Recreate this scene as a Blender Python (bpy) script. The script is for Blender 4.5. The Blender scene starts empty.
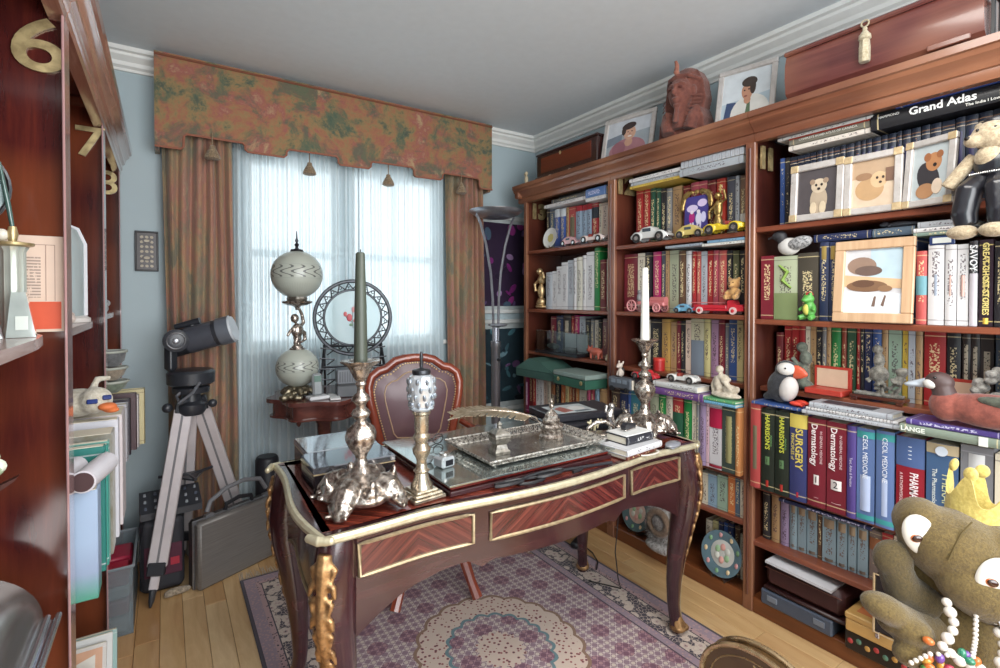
import bpy, bmesh, math, random
from mathutils import Matrix, Vector, noise as mnoise
random.seed(7)
PI=math.pi
scene=bpy.context.scene; COL=scene.collection
# ------------------------------------------------------------ camera, light, exposure
cam_d=bpy.data.cameras.new('camera'); cam=bpy.data.objects.new('camera',cam_d); COL.objects.link(cam)
cam_d.sensor_width=36.0; cam_d.lens=36.0*506/1000; cam_d.shift_y=-0.02893; cam_d.clip_start=0.02
cam.location=(0,0,1.35); cam.rotation_euler=(math.radians(90-0.8),0,math.radians(-33.5))
scene.camera=cam
scene.view_settings.view_transform='Standard'; scene.view_settings.look='None'
scene.view_settings.gamma=1; scene.view_settings.use_curve_mapping=False
scene.view_settings.exposure=0.0
W=bpy.data.worlds.new('daylight'); scene.world=W; W.use_nodes=True
bg=W.node_tree.nodes['Background']; bg.inputs[0].default_value=(0.88,0.96,1.0,1); bg.inputs[1].default_value=2.5
def area(name,loc,rot,sx,sy,power,col=(1,1,1)):
    l=bpy.data.lights.new(name,'AREA'); l.shape='RECTANGLE'; l.size=sx; l.size_y=sy; l.energy=power; l.color=col
    o=bpy.data.objects.new(name,l); COL.objects.link(o); o.location=loc; o.rotation_euler=rot; return o
area('rear_fill_light',(0.6,-1.35,1.55),(math.radians(90),0,0),2.6,1.9,136,(0.97,0.985,1.0))  # added fill light by the rear wall, which has no window
area('overhead_fill_light',(1.05,0.35,2.5),(0,0,0),0.9,0.9,30,(1.0,0.96,0.9))  # added overhead fill, no fixture is modelled here
# ------------------------------------------------------------ colour and materials
def lin(c):
    f=lambda v: v/12.92 if v<=0.04045 else ((v+0.055)/1.055)**2.4
    return tuple(f(x/255.0) for x in c[:3])+(1.0,)
class NT:
    def __init__(s,name):
        s.m=bpy.data.materials.new(name); s.m.use_nodes=True; s.t=s.m.node_tree; s.b=s.t.nodes['Principled BSDF']
    def n(s,t,**k):
        o=s.t.nodes.new(t)
        for a,b in k.items(): setattr(o,a,b)
        return o
    def put(s,sock,v):
        if isinstance(v,(int,float)):
            if sock.type=='RGBA': sock.default_value=(v,v,v,1)
            elif sock.type=='VECTOR': sock.default_value=(v,v,v)
            else: sock.default_value=v
        elif isinstance(v,tuple): sock.default_value=v
        else: s.t.links.new(v,sock)
    def math(s,op,a,b=0.0,c=None):
        o=s.n('ShaderNodeMath',operation=op); s.put(o.inputs[0],a); s.put(o.inputs[1],b)
        if c is not None: s.put(o.inputs[2],c)
        return o.outputs[0]
    def mix(s,f,a,b):
        o=s.n('ShaderNodeMix',data_type='RGBA'); s.put(o.inputs[0],f); s.put(o.inputs[6],a); s.put(o.inputs[7],b); return o.outputs[2]
    def co(s,kind='Object',scale=(1,1,1),rot=(0,0,0)):
        c=s.n('ShaderNodeTexCoord'); mp=s.n('ShaderNodeMapping'); mp.inputs['Scale'].default_value=scale; mp.inputs['Rotation'].default_value=rot
        s.t.links.new(c.outputs[kind],mp.inputs[0]); return mp.outputs[0]
    def xyz(s,v):
        o=s.n('ShaderNodeSeparateXYZ'); s.put(o.inputs[0],v); return o.outputs
    def noise(s,v,scale=5.0,detail=4.0,rough=0.5,dist=0.0):
        o=s.n('ShaderNodeTexNoise'); s.put(o.inputs['Vector'],v); o.inputs['Scale'].default_value=scale; o.inputs['Detail'].default_value=detail
        o.inputs['Roughness'].default_value=rough; o.inputs['Distortion'].default_value=dist; return o.outputs
    def voro(s,v,scale,feature='F1'):
        o=s.n('ShaderNodeTexVoronoi',feature=feature); s.put(o.inputs['Vector'],v); o.inputs['Scale'].default_value=scale; return o.outputs
    def ramp(s,f,stops,interp='LINEAR'):
        o=s.n('ShaderNodeValToRGB'); s.put(o.inputs[0],f); r=o.color_ramp; r.interpolation=interp
        while len(r.elements)<len(stops): r.elements.new(0.5)
        for e,(p,c) in zip(r.elements,stops): e.position=p; e.color=c
        return o.outputs[0]
    def bump(s,h,strength=0.3,dist=0.01):
        o=s.n('ShaderNodeBump'); s.put(o.inputs['Height'],h); o.inputs['Strength'].default_value=strength; o.inputs['Distance'].default_value=dist
        s.t.links.new(o.outputs[0],s.b.inputs['Normal'])
    def out(s,col,rough=0.5,metal=0.0,coat=0.0,spec=0.5):
        s.put(s.b.inputs['Base Color'],col); s.put(s.b.inputs['Roughness'],rough); s.put(s.b.inputs['Metallic'],metal)
        s.b.inputs['Coat Weight'].default_value=coat; s.b.inputs['Coat Roughness'].default_value=0.12; s.b.inputs['Specular IOR Level'].default_value=spec
        return s.m
_MC={}
def flat(c,rough=0.5,metal=0.0,coat=0.0,var=0.08):
    k=('f',c,rough,metal,coat,var)
    if k not in _MC:
        t=NT('paint_%d_%d_%d'%c); a=lin(c); n=t.noise(t.co(),22.0,3.0)[0]
        lo=tuple(x*(1-2*var) for x in a[:3])+(1,); hi=tuple(min(1,x*(1+var)) for x in a[:3])+(1,)
        _MC[k]=t.out(t.mix(n,lo,hi),rough,metal,coat)
    return _MC[k]
def wood(name,c1,c2,axis='z',scale=1.0,rough=0.3,coat=0.35,c3=None):
    k=('w',name,axis)
    if k in _MC: return _MC[k]
    t=NT(name+'_'+axis); s=[14,14,14]; s['xyz'.index(axis)]=1.1; v=t.co('Object',tuple(q*scale for q in s))
    n1=t.noise(v,1.0,6.0,0.62,1.2)[0]; n2=t.noise(v,5.5,3.0,0.6)[0]; big=t.noise(t.co('Object',(1.6,1.6,1.6)),1.4,2.0)[0]
    f=t.math('ADD',t.math('MULTIPLY',n1,0.75),t.math('MULTIPLY',n2,0.25))
    c=t.ramp(f,[(0.28,lin(c1)),(0.52,lin(tuple((a+b)/2 for a,b in zip(c1,c2)))),(0.72,lin(c2))])
    if c3: c=t.mix(t.ramp(big,[(0.42,(0,0,0,1)),(0.68,(0.75,0.75,0.75,1))]),c,lin(c3))
    t.bump(n2,0.05,0.002); _MC[k]=t.out(c,rough,0,coat); return _MC[k]
def metalm(name,c,rough=0.22,dark=(60,52,45),amt=0.5,scale=60.0,bump=0.25,met=0.85):
    k=('m',name)
    if k in _MC: return _MC[k]
    t=NT(name); n=t.noise(t.co(),scale,5.0,0.6)[0]; f=t.ramp(n,[(0.38,(amt,amt,amt,1)),(0.58,(0,0,0,1))])
    t.bump(n,bump,0.003); _MC[k]=t.out(t.mix(f,lin(c),lin(dark)),t.math('ADD',t.math('MULTIPLY',n,0.25),rough-0.1),met); return _MC[k]
def glassm(name,c=(235,245,245),rough=0.02,ior=1.45):
    k=('g',name)
    if k in _MC: return _MC[k]
    t=NT(name); t.b.inputs['Transmission Weight'].default_value=1.0; t.b.inputs['IOR'].default_value=ior; _MC[k]=t.out(lin(c),rough); return _MC[k]
MAH='z'
def mahog(ax='z'): return wood('mahogany',(50,22,20),(92,44,34),ax,1.0,0.28,0.4,(104,58,40))
def cornw(ax='y'): return wood('cornice_wood',(88,50,36),(142,92,68),ax,1.0,0.28,0.5,(156,108,80))
def plinw(ax='y'): return wood('plinth_wood',(84,42,22),(132,76,42),ax,0.8,0.3,0.4)
def leftw(ax='z'): return wood('red_mahogany',(40,14,20),(98,40,30),ax,1.25,0.16,0.7,(132,70,40))
def deskw(ax='x'): return wood('desk_mahogany',(38,20,24),(72,38,40),ax,0.8,0.2,0.6)
def chairw(ax='z'): return wood('chair_beech',(100,40,28),(152,76,54),ax,1.0,0.25,0.5)
BRASS=lambda: metalm('aged_brass',(196,176,130),0.3,(110,90,58),0.45,40,0.2,0.6)
GILT=lambda: metalm('gilt_bronze',(186,146,100),0.34,(76,48,34),0.6,60,0.5,0.7)
SILV=lambda: metalm('ornate_silver',(200,190,180),0.2,(74,56,46),0.85,75,0.6)
SILV2=lambda: metalm('polished_silver',(215,213,210),0.16,(120,108,98),0.4,30,0.12)
STEEL=lambda: metalm('satin_steel',(178,180,186),0.34,(120,120,126),0.3,25,0.05)
DARKM=lambda: metalm('dark_iron',(74,76,80),0.35,(30,30,32),0.5,40,0.1)
def fuzzym(name,c,dark,scale=90.0):
    k=('z',name)
    if k in _MC: return _MC[k]
    t=NT(name); n=t.noise(t.co(),scale,6.0,0.7)[0]; b=t.noise(t.co(),9.0,3.0)[0]
    c1=t.mix(t.ramp(n,[(0.35,(0,0,0,1)),(0.65,(1,1,1,1))]),lin(dark),lin(c)); c2=t.mix(t.math('MULTIPLY',b,0.35),c1,lin(dark))
    t.bump(n,0.6,0.006); t.b.inputs['Sheen Weight'].default_value=0.25; _MC[k]=t.out(c2,0.9); return _MC[k]
# ------------------------------------------------------------ mesh builder
class MB:
    def __init__(s): s.v=[]; s.f=[]; s.mi=[]; s.cur=0
    def add(s,vs,fs,M=None):
        b=len(s.v)
        s.v+= [tuple(M@Vector(p)) for p in vs] if M is not None else [tuple(p) for p in vs]
        s.f+= [tuple(b+i for i in f) for f in fs]; s.mi+=[s.cur]*len(fs); return s
    def box(s,x0,x1,y0,y1,z0,z1,M=None):
        vs=[(x,y,z) for x in (x0,x1) for y in (y0,y1) for z in (z0,z1)]
        return s.add(vs,[(0,1,3,2),(4,6,7,5),(0,4,5,1),(2,3,7,6),(0,2,6,4),(1,5,7,3)],M)
    def rbox(s,x0,x1,y0,y1,z0,z1,c=0.004,M=None):
        c=min(c,abs(x1-x0)*.45,abs(y1-y0)*.45,abs(z1-z0)*.45); vs=[];ix={}
        for i,x in ((-1,x0),(1,x1)):
            for j,y in ((-1,y0),(1,y1)):
                for k,z in ((-1,z0),(1,z1)):
                    ix[i,j,k]=len(vs); vs+=[(x,y-j*c,z-k*c),(x-i*c,y,z-k*c),(x-i*c,y-j*c,z)]
        fs=[]
        for a in (-1,1):
            fs.append([ix[a,-1,-1],ix[a,1,-1],ix[a,1,1],ix[a,-1,1]])
            fs.append([ix[-1,a,-1]+1,ix[1,a,-1]+1,ix[1,a,1]+1,ix[-1,a,1]+1])
            fs.append([ix[-1,-1,a]+2,ix[1,-1,a]+2,ix[1,1,a]+2,ix[-1,1,a]+2])
            for b in (-1,1):
                fs.append([ix[a,b,-1],ix[a,b,1],ix[a,b,1]+1,ix[a,b,-1]+1])
                fs.append([ix[a,-1,b],ix[a,1,b],ix[a,1,b]+2,ix[a,-1,b]+2])
                fs.append([ix[-1,a,b]+1,ix[1,a,b]+1,ix[1,a,b]+2,ix[-1,a,b]+2])
                for d in (-1,1): fs.append([ix[a,b,d],ix[a,b,d]+1,ix[a,b,d]+2])
        return s.add(vs,fs,M)
    def prism(s,pts,z0,z1,M=None):
        n=len(pts); vs=[(p[0],p[1],z0) for p in pts]+[(p[0],p[1],z1) for p in pts]
        return s.add(vs,[tuple(range(n))[::-1],tuple(range(n,2*n))]+[(i,(i+1)%n,n+(i+1)%n,n+i) for i in range(n)],M)
    def lathe(s,prof,seg=24,M=None,rip=None,caps=True):
        vs=[];fs=[];n=len(prof)
        for i,(r,z) in enumerate(prof):
            for j in range(seg):
                a=2*PI*j/seg; q=r*(rip(a,i,z) if rip else 1.0); vs.append((q*math.cos(a),q*math.sin(a),z))
        for i in range(n-1):
            for j in range(seg):
                k=(j+1)%seg; fs.append((i*seg+j,i*seg+k,(i+1)*seg+k,(i+1)*seg+j))
        if caps: fs.append(tuple(range(seg))[::-1]); fs.append(tuple((n-1)*seg+j for j in range(seg)))
        return s.add(vs,fs,M)
    def cyl(s,a,b,r,r2=None,seg=16): return s.tube([a,b],[r,r2 if r2 is not None else r],seg)
    def tube(s,path,rad,seg=8,closed=False,flat=1.0,up=None):
        P=[Vector(p) for p in path]; n=len(P)
        if not isinstance(rad,(list,tuple)): rad=[rad]*n
        vs=[];fs=[]; prev=None
        for i in range(n):
            if closed: t=(P[(i+1)%n]-P[i-1])
            else: t=(P[min(i+1,n-1)]-P[max(i-1,0)])
            t.normalize()
            if prev is None:
                u=Vector(up) if up else (Vector((0,0,1)) if abs(t.z)<0.9 else Vector((1,0,0)))
            else: u=prev
            u=(u-t*u.dot(t)); u.normalize(); prev=u; w=t.cross(u)
            for j in range(seg):
                a=2*PI*(j+0.5)/seg; vs.append(P[i]+(u*math.cos(a)*flat+w*math.sin(a))*rad[i])
        m=n if closed else n-1
        for i in range(m):
            k=(i+1)%n
            for j in range(seg):
                l=(j+1)%seg; fs.append((i*seg+j,i*seg+l,k*seg+l,k*seg+j))
        if not closed: fs.append(tuple(range(seg))[::-1]); fs.append(tuple((n-1)*seg+j for j in range(seg)))
        return s.add(vs,fs)
    def ell(s,c,r,M=None,u=16,v=10):
        if isinstance(r,(int,float)): r=(r,r,r)
        vs=[(0,0,-1)];fs=[]
        for i in range(1,v):
            p=-PI/2+PI*i/v
            for j in range(u): a=2*PI*j/u; vs.append((math.cos(p)*math.cos(a),math.cos(p)*math.sin(a),math.sin(p)))
        vs.append((0,0,1)); T=len(vs)-1
        for j in range(u):
            k=(j+1)%u; fs.append((0,1+k,1+j)); fs.append((T,1+(v-2)*u+j,1+(v-2)*u+k))
            for i in range(v-2): fs.append((1+i*u+j,1+i*u+k,1+(i+1)*u+k,1+(i+1)*u+j))
        Q=Matrix.Translation(c)@(M if M is not None else Matrix())@Matrix.Diagonal((r[0],r[1],r[2],1))
        return s.add(vs,fs,Q)
    def grid(s,fn,nu,nv,M=None):
        vs=[fn(i/nu,j/nv) for i in range(nu+1) for j in range(nv+1)]
        return s.add(vs,[(i*(nv+1)+j,(i+1)*(nv+1)+j,(i+1)*(nv+1)+j+1,i*(nv+1)+j+1) for i in range(nu) for j in range(nv)],M)
    def shift(s,d): s.v=[(p[0]+d[0],p[1]+d[1],p[2]+d[2]) for p in s.v]; return s
    def mesh(s,name,smooth=None,recalc=True):
        me=bpy.data.meshes.new(name); me.from_pydata(s.v,[],s.f)
        if any(s.mi): me.polygons.foreach_set('material_index',s.mi)
        if recalc:
            bm=bmesh.new(); bm.from_mesh(me); bmesh.ops.recalc_face_normals(bm,faces=bm.faces); bm.to_mesh(me); bm.free()
        if smooth is not None:
            me.polygons.foreach_set('use_smooth',[True]*len(me.polygons))
            me.set_sharp_from_angle(angle=math.radians(smooth))
        me.update(); return me
def link(name,me,mats,parent=None,M=None):
    if not isinstance(mats,(list,tuple)): mats=[mats]
    if len(me.materials)==0:
        for m in mats: me.materials.append(m)
    o=bpy.data.objects.new(name,me); COL.objects.link(o)
    if parent is not None: o.parent=parent
    if M is not None: o.matrix_local=M
    return o
def obj(name,mb,mats,parent=None,smooth=40,M=None,**k):
    o=link(name,mb.mesh(name,smooth),mats,parent,M)
    for a,b in k.items(): o[a]=b
    return o
def tag(o,label,cat,group=None):
    o['label']=label; o['category']=cat
    if group: o['group']=group
    return o
def thing(name,label,cat,loc=(0,0,0),rz=0.0,group=None):
    o=bpy.data.objects.new(name,None); COL.objects.link(o); o.empty_display_size=0.05; o.location=loc; o.rotation_euler=(0,0,rz)
    return tag(o,label,cat,group)
def struct(name,mb,mats,parent=None,smooth=None):
    o=obj(name,mb,mats,parent,smooth)
    if parent is None: o['kind']='structure'
    return o
def melt(mb,voxel,it=4,fac=0.6):
    me=mb.mesh('tmp',None); o=bpy.data.objects.new('tmp',me); COL.objects.link(o)
    r=o.modifiers.new('r','REMESH'); r.mode='VOXEL'; r.voxel_size=voxel
    s=o.modifiers.new('s','SMOOTH'); s.factor=fac; s.iterations=it
    dg=bpy.context.evaluated_depsgraph_get(); m2=bpy.data.meshes.new_from_object(o.evaluated_get(dg))
    bpy.data.objects.remove(o); bpy.data.meshes.remove(me)
    bm=bmesh.new(); bm.from_mesh(m2); seen=set(); comps=[]
    for v0 in bm.verts:
        if v0 in seen: continue
        st=[v0]; seen.add(v0); c=[]
        while st:
            a=st.pop(); c.append(a)
            for e in a.link_edges:
                b=e.other_vert(a)
                if b not in seen: seen.add(b); st.append(b)
        comps.append(c)
    if len(comps)>1:
        comps.sort(key=len)
        for c in comps[:-1]: bmesh.ops.delete(bm,geom=c,context='VERTS')
    bm.to_mesh(m2); bm.free()
    m2.materials.clear(); m2.polygons.foreach_set('use_smooth',[True]*len(m2.polygons)); return m2
def melted(name,mb,mat,parent,voxel,it=4,M=None,fac=0.6): return link(name,melt(mb,voxel,it,fac),mat,parent,M)
_TX=[]
def text(s,size,M,mat,parent=None,name='lettering',ext=0.0006,align='CENTER',bold=0.0,shear=0.0,sx=1.0):
    _TX.append((s,size,M,mat,parent,name,ext,align,bold,shear,sx))
def flush_text():
    tmp=[]
    for (s,size,M,mat,parent,name,ext,align,bold,shear,sx) in _TX:
        c=bpy.data.curves.new('t','FONT'); c.body=s; c.size=size; c.extrude=ext; c.align_x=align; c.align_y='CENTER'; c.offset=bold; c.shear=shear; c.resolution_u=(6 if size>0.1 else 2)
        o=bpy.data.objects.new('t',c); COL.objects.link(o); tmp.append(o)
    dg=bpy.context.evaluated_depsgraph_get(); dg.update()
    for o,(s,size,M,mat,parent,name,ext,align,bold,shear,sx) in zip(tmp,_TX):
        me=bpy.data.meshes.new_from_object(o.evaluated_get(dg)); me.materials.clear()
        link(name,me,mat,parent,M@Matrix.Diagonal((sx,1,1,1)))
    for o in tmp: bpy.data.objects.remove(o)
def V(*a): return Vector(a)
def mat_axes(o,x,y,z):
    x,y,z=Vector(x),Vector(y),Vector(z)
    return Matrix(((x[0],y[0],z[0],o[0]),(x[1],y[1],z[1],o[1]),(x[2],y[2],z[2],o[2]),(0,0,0,1)))
def TR(*a): return Matrix.Translation(a)
def RZ(d): return Matrix.Rotation(math.radians(d),4,'Z')
def RX(d): return Matrix.Rotation(math.radians(d),4,'X')
def RY(d): return Matrix.Rotation(math.radians(d),4,'Y')
# spots on a vertical face that looks towards -X (right-hand bookcase): text matrices
def SP_H(x,y,z): return mat_axes((x,y,z),(0,-1,0),(0,0,1),(-1,0,0))
def SP_V(x,y,z): return mat_axes((x,y,z),(0,0,-1),(0,-1,0),(-1,0,0))
ORD='first second third fourth fifth sixth seventh eighth ninth tenth eleventh twelfth thirteenth fourteenth fifteenth sixteenth seventeenth eighteenth nineteenth twentieth'.split()
ORD+=['twenty-'+o for o in ORD[:9]]
# ============================================================ ROOM
YB=3.17; XW=2.43; XL=-0.52; CZ=2.585; XR=2.097; LF=-0.179
def wallm():
    t=NT('blue_wall_paint'); n=t.noise(t.co(),3.0,3.0)[0]; f=t.noise(t.co(),180.0,2.0)[0]
    t.bump(f,0.05,0.001); return t.out(t.mix(n,lin((162,178,184)),lin((172,187,192))),0.6)
WALLM=wallm(); CEILM=flat((214,220,224),0.7,var=0.03); TRIMM=flat((226,226,222),0.45,var=0.03)
W0,W1=(0.38,0.90),(0.97,1.58); WZ=(1.06,2.16)
b=MB(); T=0.12
b.box(XL-T,W0[0],YB,YB+T,0,CZ); b.box(W1[1],XW+T,YB,YB+T,0,CZ)
b.box(W0[0],W1[1],YB,YB+T,0,WZ[0]); b.box(W0[0],W1[1],YB,YB+T,WZ[1],CZ); b.box(W0[1],W1[0],YB,YB+T,WZ[0],WZ[1])
struct('wall_back',b,WALLM)
struct('wall_right',MB().box(XW,XW+T,-1.6,YB,0,CZ),WALLM); struct('wall_left',MB().box(XL-T,XL,-1.6,YB,0,CZ),WALLM)
struct('wall_rear',MB().box(XL-T,XW+T,-1.6-T,-1.6,0,CZ),WALLM)
struct('ceiling',MB().box(XL-T,XW+T,-1.7,YB+T,CZ,CZ+0.1),CEILM)
# crown moulding: profile swept along each wall
prof=[(0,0),(0.012,0),(0.016,0.012),(0.03,0.022),(0.034,0.04),(0.06,0.062),(0.064,0.074),(0.08,0.08),(0.08,0.1),(0,0.1)]
def crown(n,M,L): struct('trim_%d'%n,MB().prism([(p[0],p[1]) for p in prof],0,L,M),TRIMM,smooth=30)
crown(1,mat_axes((XL,YB,CZ-0.1),(0,-1,0),(0,0,1),(1,0,0)),XW-XL)
crown(2,mat_axes((XW,-1.6,CZ-0.1),(-1,0,0),(0,0,1),(0,1,0)),YB+1.6)
crown(3,mat_axes((XL,-1.6,CZ-0.1),(1,0,0),(0,0,1),(0,1,0)),YB+1.6)
struct('baseboard_back',MB().rbox(XL,XW,YB-0.015,YB,0,0.11,0.005),TRIMM)
# windows
for i,(a,c) in enumerate((W0,W1)):
    b=MB(); y0,y1=YB+0.01,YB+0.07; z0,z1=WZ; m=(z0+z1)/2
    b.box(a,a+0.035,y0,y1,z0,z1); b.box(c-0.035,c,y0,y1,z0,z1); b.box(a+0.035,c-0.035,y0,y1,z0,z0+0.04); b.box(a+0.035,c-0.035,y0,y1,z1-0.04,z1)
    wn=struct('window_%d'%(i+1),b,TRIMM)
    obj('meeting_rail',MB().box(a+0.035,c-0.035,y0+0.012,y1-0.012,m-0.02,m+0.02),TRIMM,wn,None)
    mid=(a+c)/2
    obj('muntin',MB().box(mid-0.009,mid+0.009,y0+0.025,y1-0.015,m+0.02,z1-0.04),TRIMM,wn,None)
    obj('muntin',MB().box(mid-0.009,mid+0.009,y0+0.025,y1-0.015,z0+0.04,m-0.02),TRIMM,wn,None)
    gt=NT('window_glass'); gl=gt.n('ShaderNodeBsdfTransparent'); gg=gt.n('ShaderNodeBsdfGlossy'); gg.inputs['Roughness'].default_value=0.02
    mx=gt.n('ShaderNodeMixShader'); mx.inputs[0].default_value=0.06; gt.t.links.new(gl.outputs[0],mx.inputs[1]); gt.t.links.new(gg.outputs[0],mx.inputs[2])
    gt.t.links.new(mx.outputs[0],gt.t.nodes['Material Output'].inputs[0])
    for zz in ((z0+0.04,m-0.02),(m+0.02,z1-0.04)):
        for xx in ((a+0.035,mid-0.009),(mid+0.009,c-0.035)):
            obj('pane',MB().box(xx[0],xx[1],YB+0.040,YB+0.045,zz[0],zz[1]),gt.m,wn,None)
struct('trim_4',MB().rbox(W0[0]-0.06,W1[1]+0.06,YB-0.03,YB,WZ[0]-0.03,WZ[0],0.006),TRIMM)
# floor: slab with oak planks laid on it
struct_floor=struct('floor',MB().box(XL,XW,-1.6,YB,-0.1,-0.012),flat((120,88,54),0.6))
def plankm():
    t=NT('oak_plank'); oi=t.n('ShaderNodeObjectInfo'); v=t.co('Object',(16,1.3,16)); add=t.n('ShaderNodeVectorMath',operation='ADD')
    t.t.links.new(v,add.inputs[0]); t.t.links.new(oi.outputs['Location'],add.inputs[1])
    n1=t.noise(add.outputs[0],1.2,6.0,0.6,1.6)[0]; n2=t.noise(add.outputs[0],7.0,3.0)[0]
    base=t.ramp(oi.outputs['Random'],[(0.0,lin((190,146,98))),(0.35,lin((212,176,126))),(0.7,lin((224,194,148))),(1.0,lin((198,152,100)))])
    c=t.mix(t.math('MULTIPLY',t.ramp(n1,[(0.4,(0,0,0,1)),(0.7,(1,1,1,1))]),0.45),base,lin((164,112,62)))
    c=t.mix(t.math('MULTIPLY',n2,0.15),c,lin((120,78,42))); t.bump(n2,0.04,0.001); return t.out(c,0.28,0,0.3)
PM=plankm(); PW=0.082; meshes={}
def plank_mesh(L):
    L=round(L,3)
    if L not in meshes: meshes[L]=MB().rbox(0.0006,PW-0.0006,0.0006,L-0.0006,-0.012,0.0,0.0012).mesh('plank',None,False)
    return meshes[L]
rp=random.Random(3); x=XL
LS=(0.55,0.7,0.85,1.0)
while x<XW-0.01:
    vis=x>-0.3; y=0.25 if vis else 0.25; first=True
    while y<YB-0.001:
        L=rp.choice(LS) if not first else rp.choice((0.3,0.45,0.6,0.75)); first=False
        if y+L>YB-0.2: L=YB-y
        o=link('plank',plank_mesh(L),PM,struct_floor,TR(x,y,0)); y+=L
    x+=PW
b=MB(); x=XL
while x<XW-0.01: b.rbox(x+0.0006,x+PW-0.0006,-1.6,0.2494,-0.012,0.0,0.0012); x+=PW
o=obj('plank_run',b,PM,struct_floor,None); o['kind']='stuff'
# ------------------------------------------------------------ rug
def rugm(hx,hy):
    t=NT('persian_rug'); co=t.co('Object'); X,Y,Z=t.xyz(co); ax=t.math('ABSOLUTE',X); ay=t.math('ABSOLUTE',Y)
    d=t.math('MINIMUM',t.math('SUBTRACT',hx,ax),t.math('SUBTRACT',hy,ay))
    cream=lin((204,188,174)); lav=lin((150,130,142)); plum=lin((112,76,90)); navy=lin((50,46,60)); pink=lin((176,144,144)); tan=lin((136,104,82)); teal=lin((96,128,134)); red=lin((140,60,62))
    def grid(k,th,co1,co2,rot=True):
        a=t.math('MULTIPLY',t.math('ADD',X,Y) if rot else X,k); bq=t.math('MULTIPLY',t.math('SUBTRACT',X,Y) if rot else Y,k)
        p=t.math('MULTIPLY',t.math('COSINE',a),t.math('COSINE',bq)); return t.mix(t.math('GREATER_THAN',p,th),co1,co2),p
    # field
    f1,p1=grid(95,0.50,lin((142,114,126)),cream); p=t.math('ABSOLUTE',p1); f1=t.mix(t.math('LESS_THAN',p,0.10),f1,lin((214,198,190)))
    f2,p2=grid(24,0.30,lin((255,255,255)),lin((205,170,190))); mm=t.n('ShaderNodeMix',data_type='RGBA',blend_type='MULTIPLY'); mm.inputs[0].default_value=1; t.put(mm.inputs[6],f1); t.put(mm.inputs[7],f2); field=mm.outputs[2]
    vo=t.voro(co,55)[0]; light=t.mix(t.math('LESS_THAN',vo,0.30),lin((210,188,172)),red); light=t.mix(t.math('LESS_THAN',vo,0.16),light,navy)
    # polar
    r=t.math('SQRT',t.math('ADD',t.math('POWER',t.math('MULTIPLY',X,1.12),2.0),t.math('POWER',Y,2.0))); th=t.math('ARCTAN2',Y,X)
    sc=t.math('ABSOLUTE',t.math('SINE',t.math('MULTIPLY',th,10.0))); rr=t.math('SUBTRACT',r,t.math('MULTIPLY',sc,0.018))
    c=field
    e=t.math('SQRT',t.math('ADD',t.math('POWER',t.math('DIVIDE',X,hx*0.86),2.0),t.math('POWER',t.math('DIVIDE',Y,hy*0.80),2.0)))
    e2=t.math('SUBTRACT',e,t.math('MULTIPLY',t.math('ABSOLUTE',t.math('SINE',t.math('MULTIPLY',th,16.0))),0.035))
    c=t.mix(t.math('GREATER_THAN',e2,0.98),c,tan); c=t.mix(t.math('GREATER_THAN',e2,1.0),c,light)
    c=t.mix(t.math('LESS_THAN',rr,0.345),c,tan); c=t.mix(t.math('LESS_THAN',rr,0.33),c,light)
    c=t.mix(t.math('LESS_THAN',rr,0.215),c,teal); c=t.mix(t.math('LESS_THAN',rr,0.20),c,field)
    c=t.mix(t.math('LESS_THAN',rr,0.09),c,light)
    # borders
    vb=t.voro(co,26)[0]; vb2=t.voro(co,60,'DISTANCE_TO_EDGE')[0]
    border=t.mix(t.math('LESS_THAN',vb,0.56),navy,cream); border=t.mix(t.math('LESS_THAN',vb,0.22),border,pink); border=t.mix(t.math('LESS_THAN',vb2,0.05),border,lin((190,172,160)))
    border=t.mix(t.math('LESS_THAN',vb,0.10),border,navy)
    vs=t.voro(co,75)[0]; stripe=t.mix(t.math('LESS_THAN',vs,0.35),lav,pink); stripe2=t.mix(t.math('LESS_THAN',vs,0.3),pink,navy)
    for lim,col in ((0.235,navy),(0.229,stripe),(0.195,navy),(0.19,border),(0.085,navy),(0.08,stripe2),(0.06,stripe),(0.014,navy)):
        c=t.mix(t.math('LESS_THAN',d,lim),c,col)
    wv=t.noise(co,420.0,2.0)[0]; t.bump(wv,0.35,0.002); c=t.mix(t.math('MULTIPLY',wv,0.22),c,lin((120,98,100)))
    t.b.inputs['Sheen Weight'].default_value=0.15; return t.out(c,0.92)
RX0,RX1,RY0,RY1=0.285,1.835,0.52,2.67
rg=thing('persian_rug','pale lilac and cream patterned Persian rug with dark borders under the writing desk','rug',((RX0+RX1)/2,(RY0+RY1)/2,0.0))
hx,hy=(RX1-RX0)/2,(RY1-RY0)/2
obj('pile',MB().rbox(-hx,hx,-hy,hy,0.0005,0.009,0.003),rugm(hx,hy),rg,None)
b=MB(); rr=random.Random(5)
for sgn in (1,-1):
    k=-hx
    while k<hx:
        q=rr.uniform(-0.012,0.012); L=rr.uniform(0.05,0.09); y0=sgn*hy
        b.add([(k,y0,0.004),(k+0.0045,y0,0.004),(k+q+0.003,y0+sgn*L,0.0015),(k+q,y0+sgn*L,0.0015),(k+0.002,y0,0.007),(k+q+0.0015,y0+sgn*L,0.0035)],[(0,1,4),(0,4,5,3),(1,2,5,4),(2,3,5),(0,3,2,1)]); k+=0.0065
o=obj('fringe',b,flat((205,192,175),0.9),rg,None); o['kind']='stuff'
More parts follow.
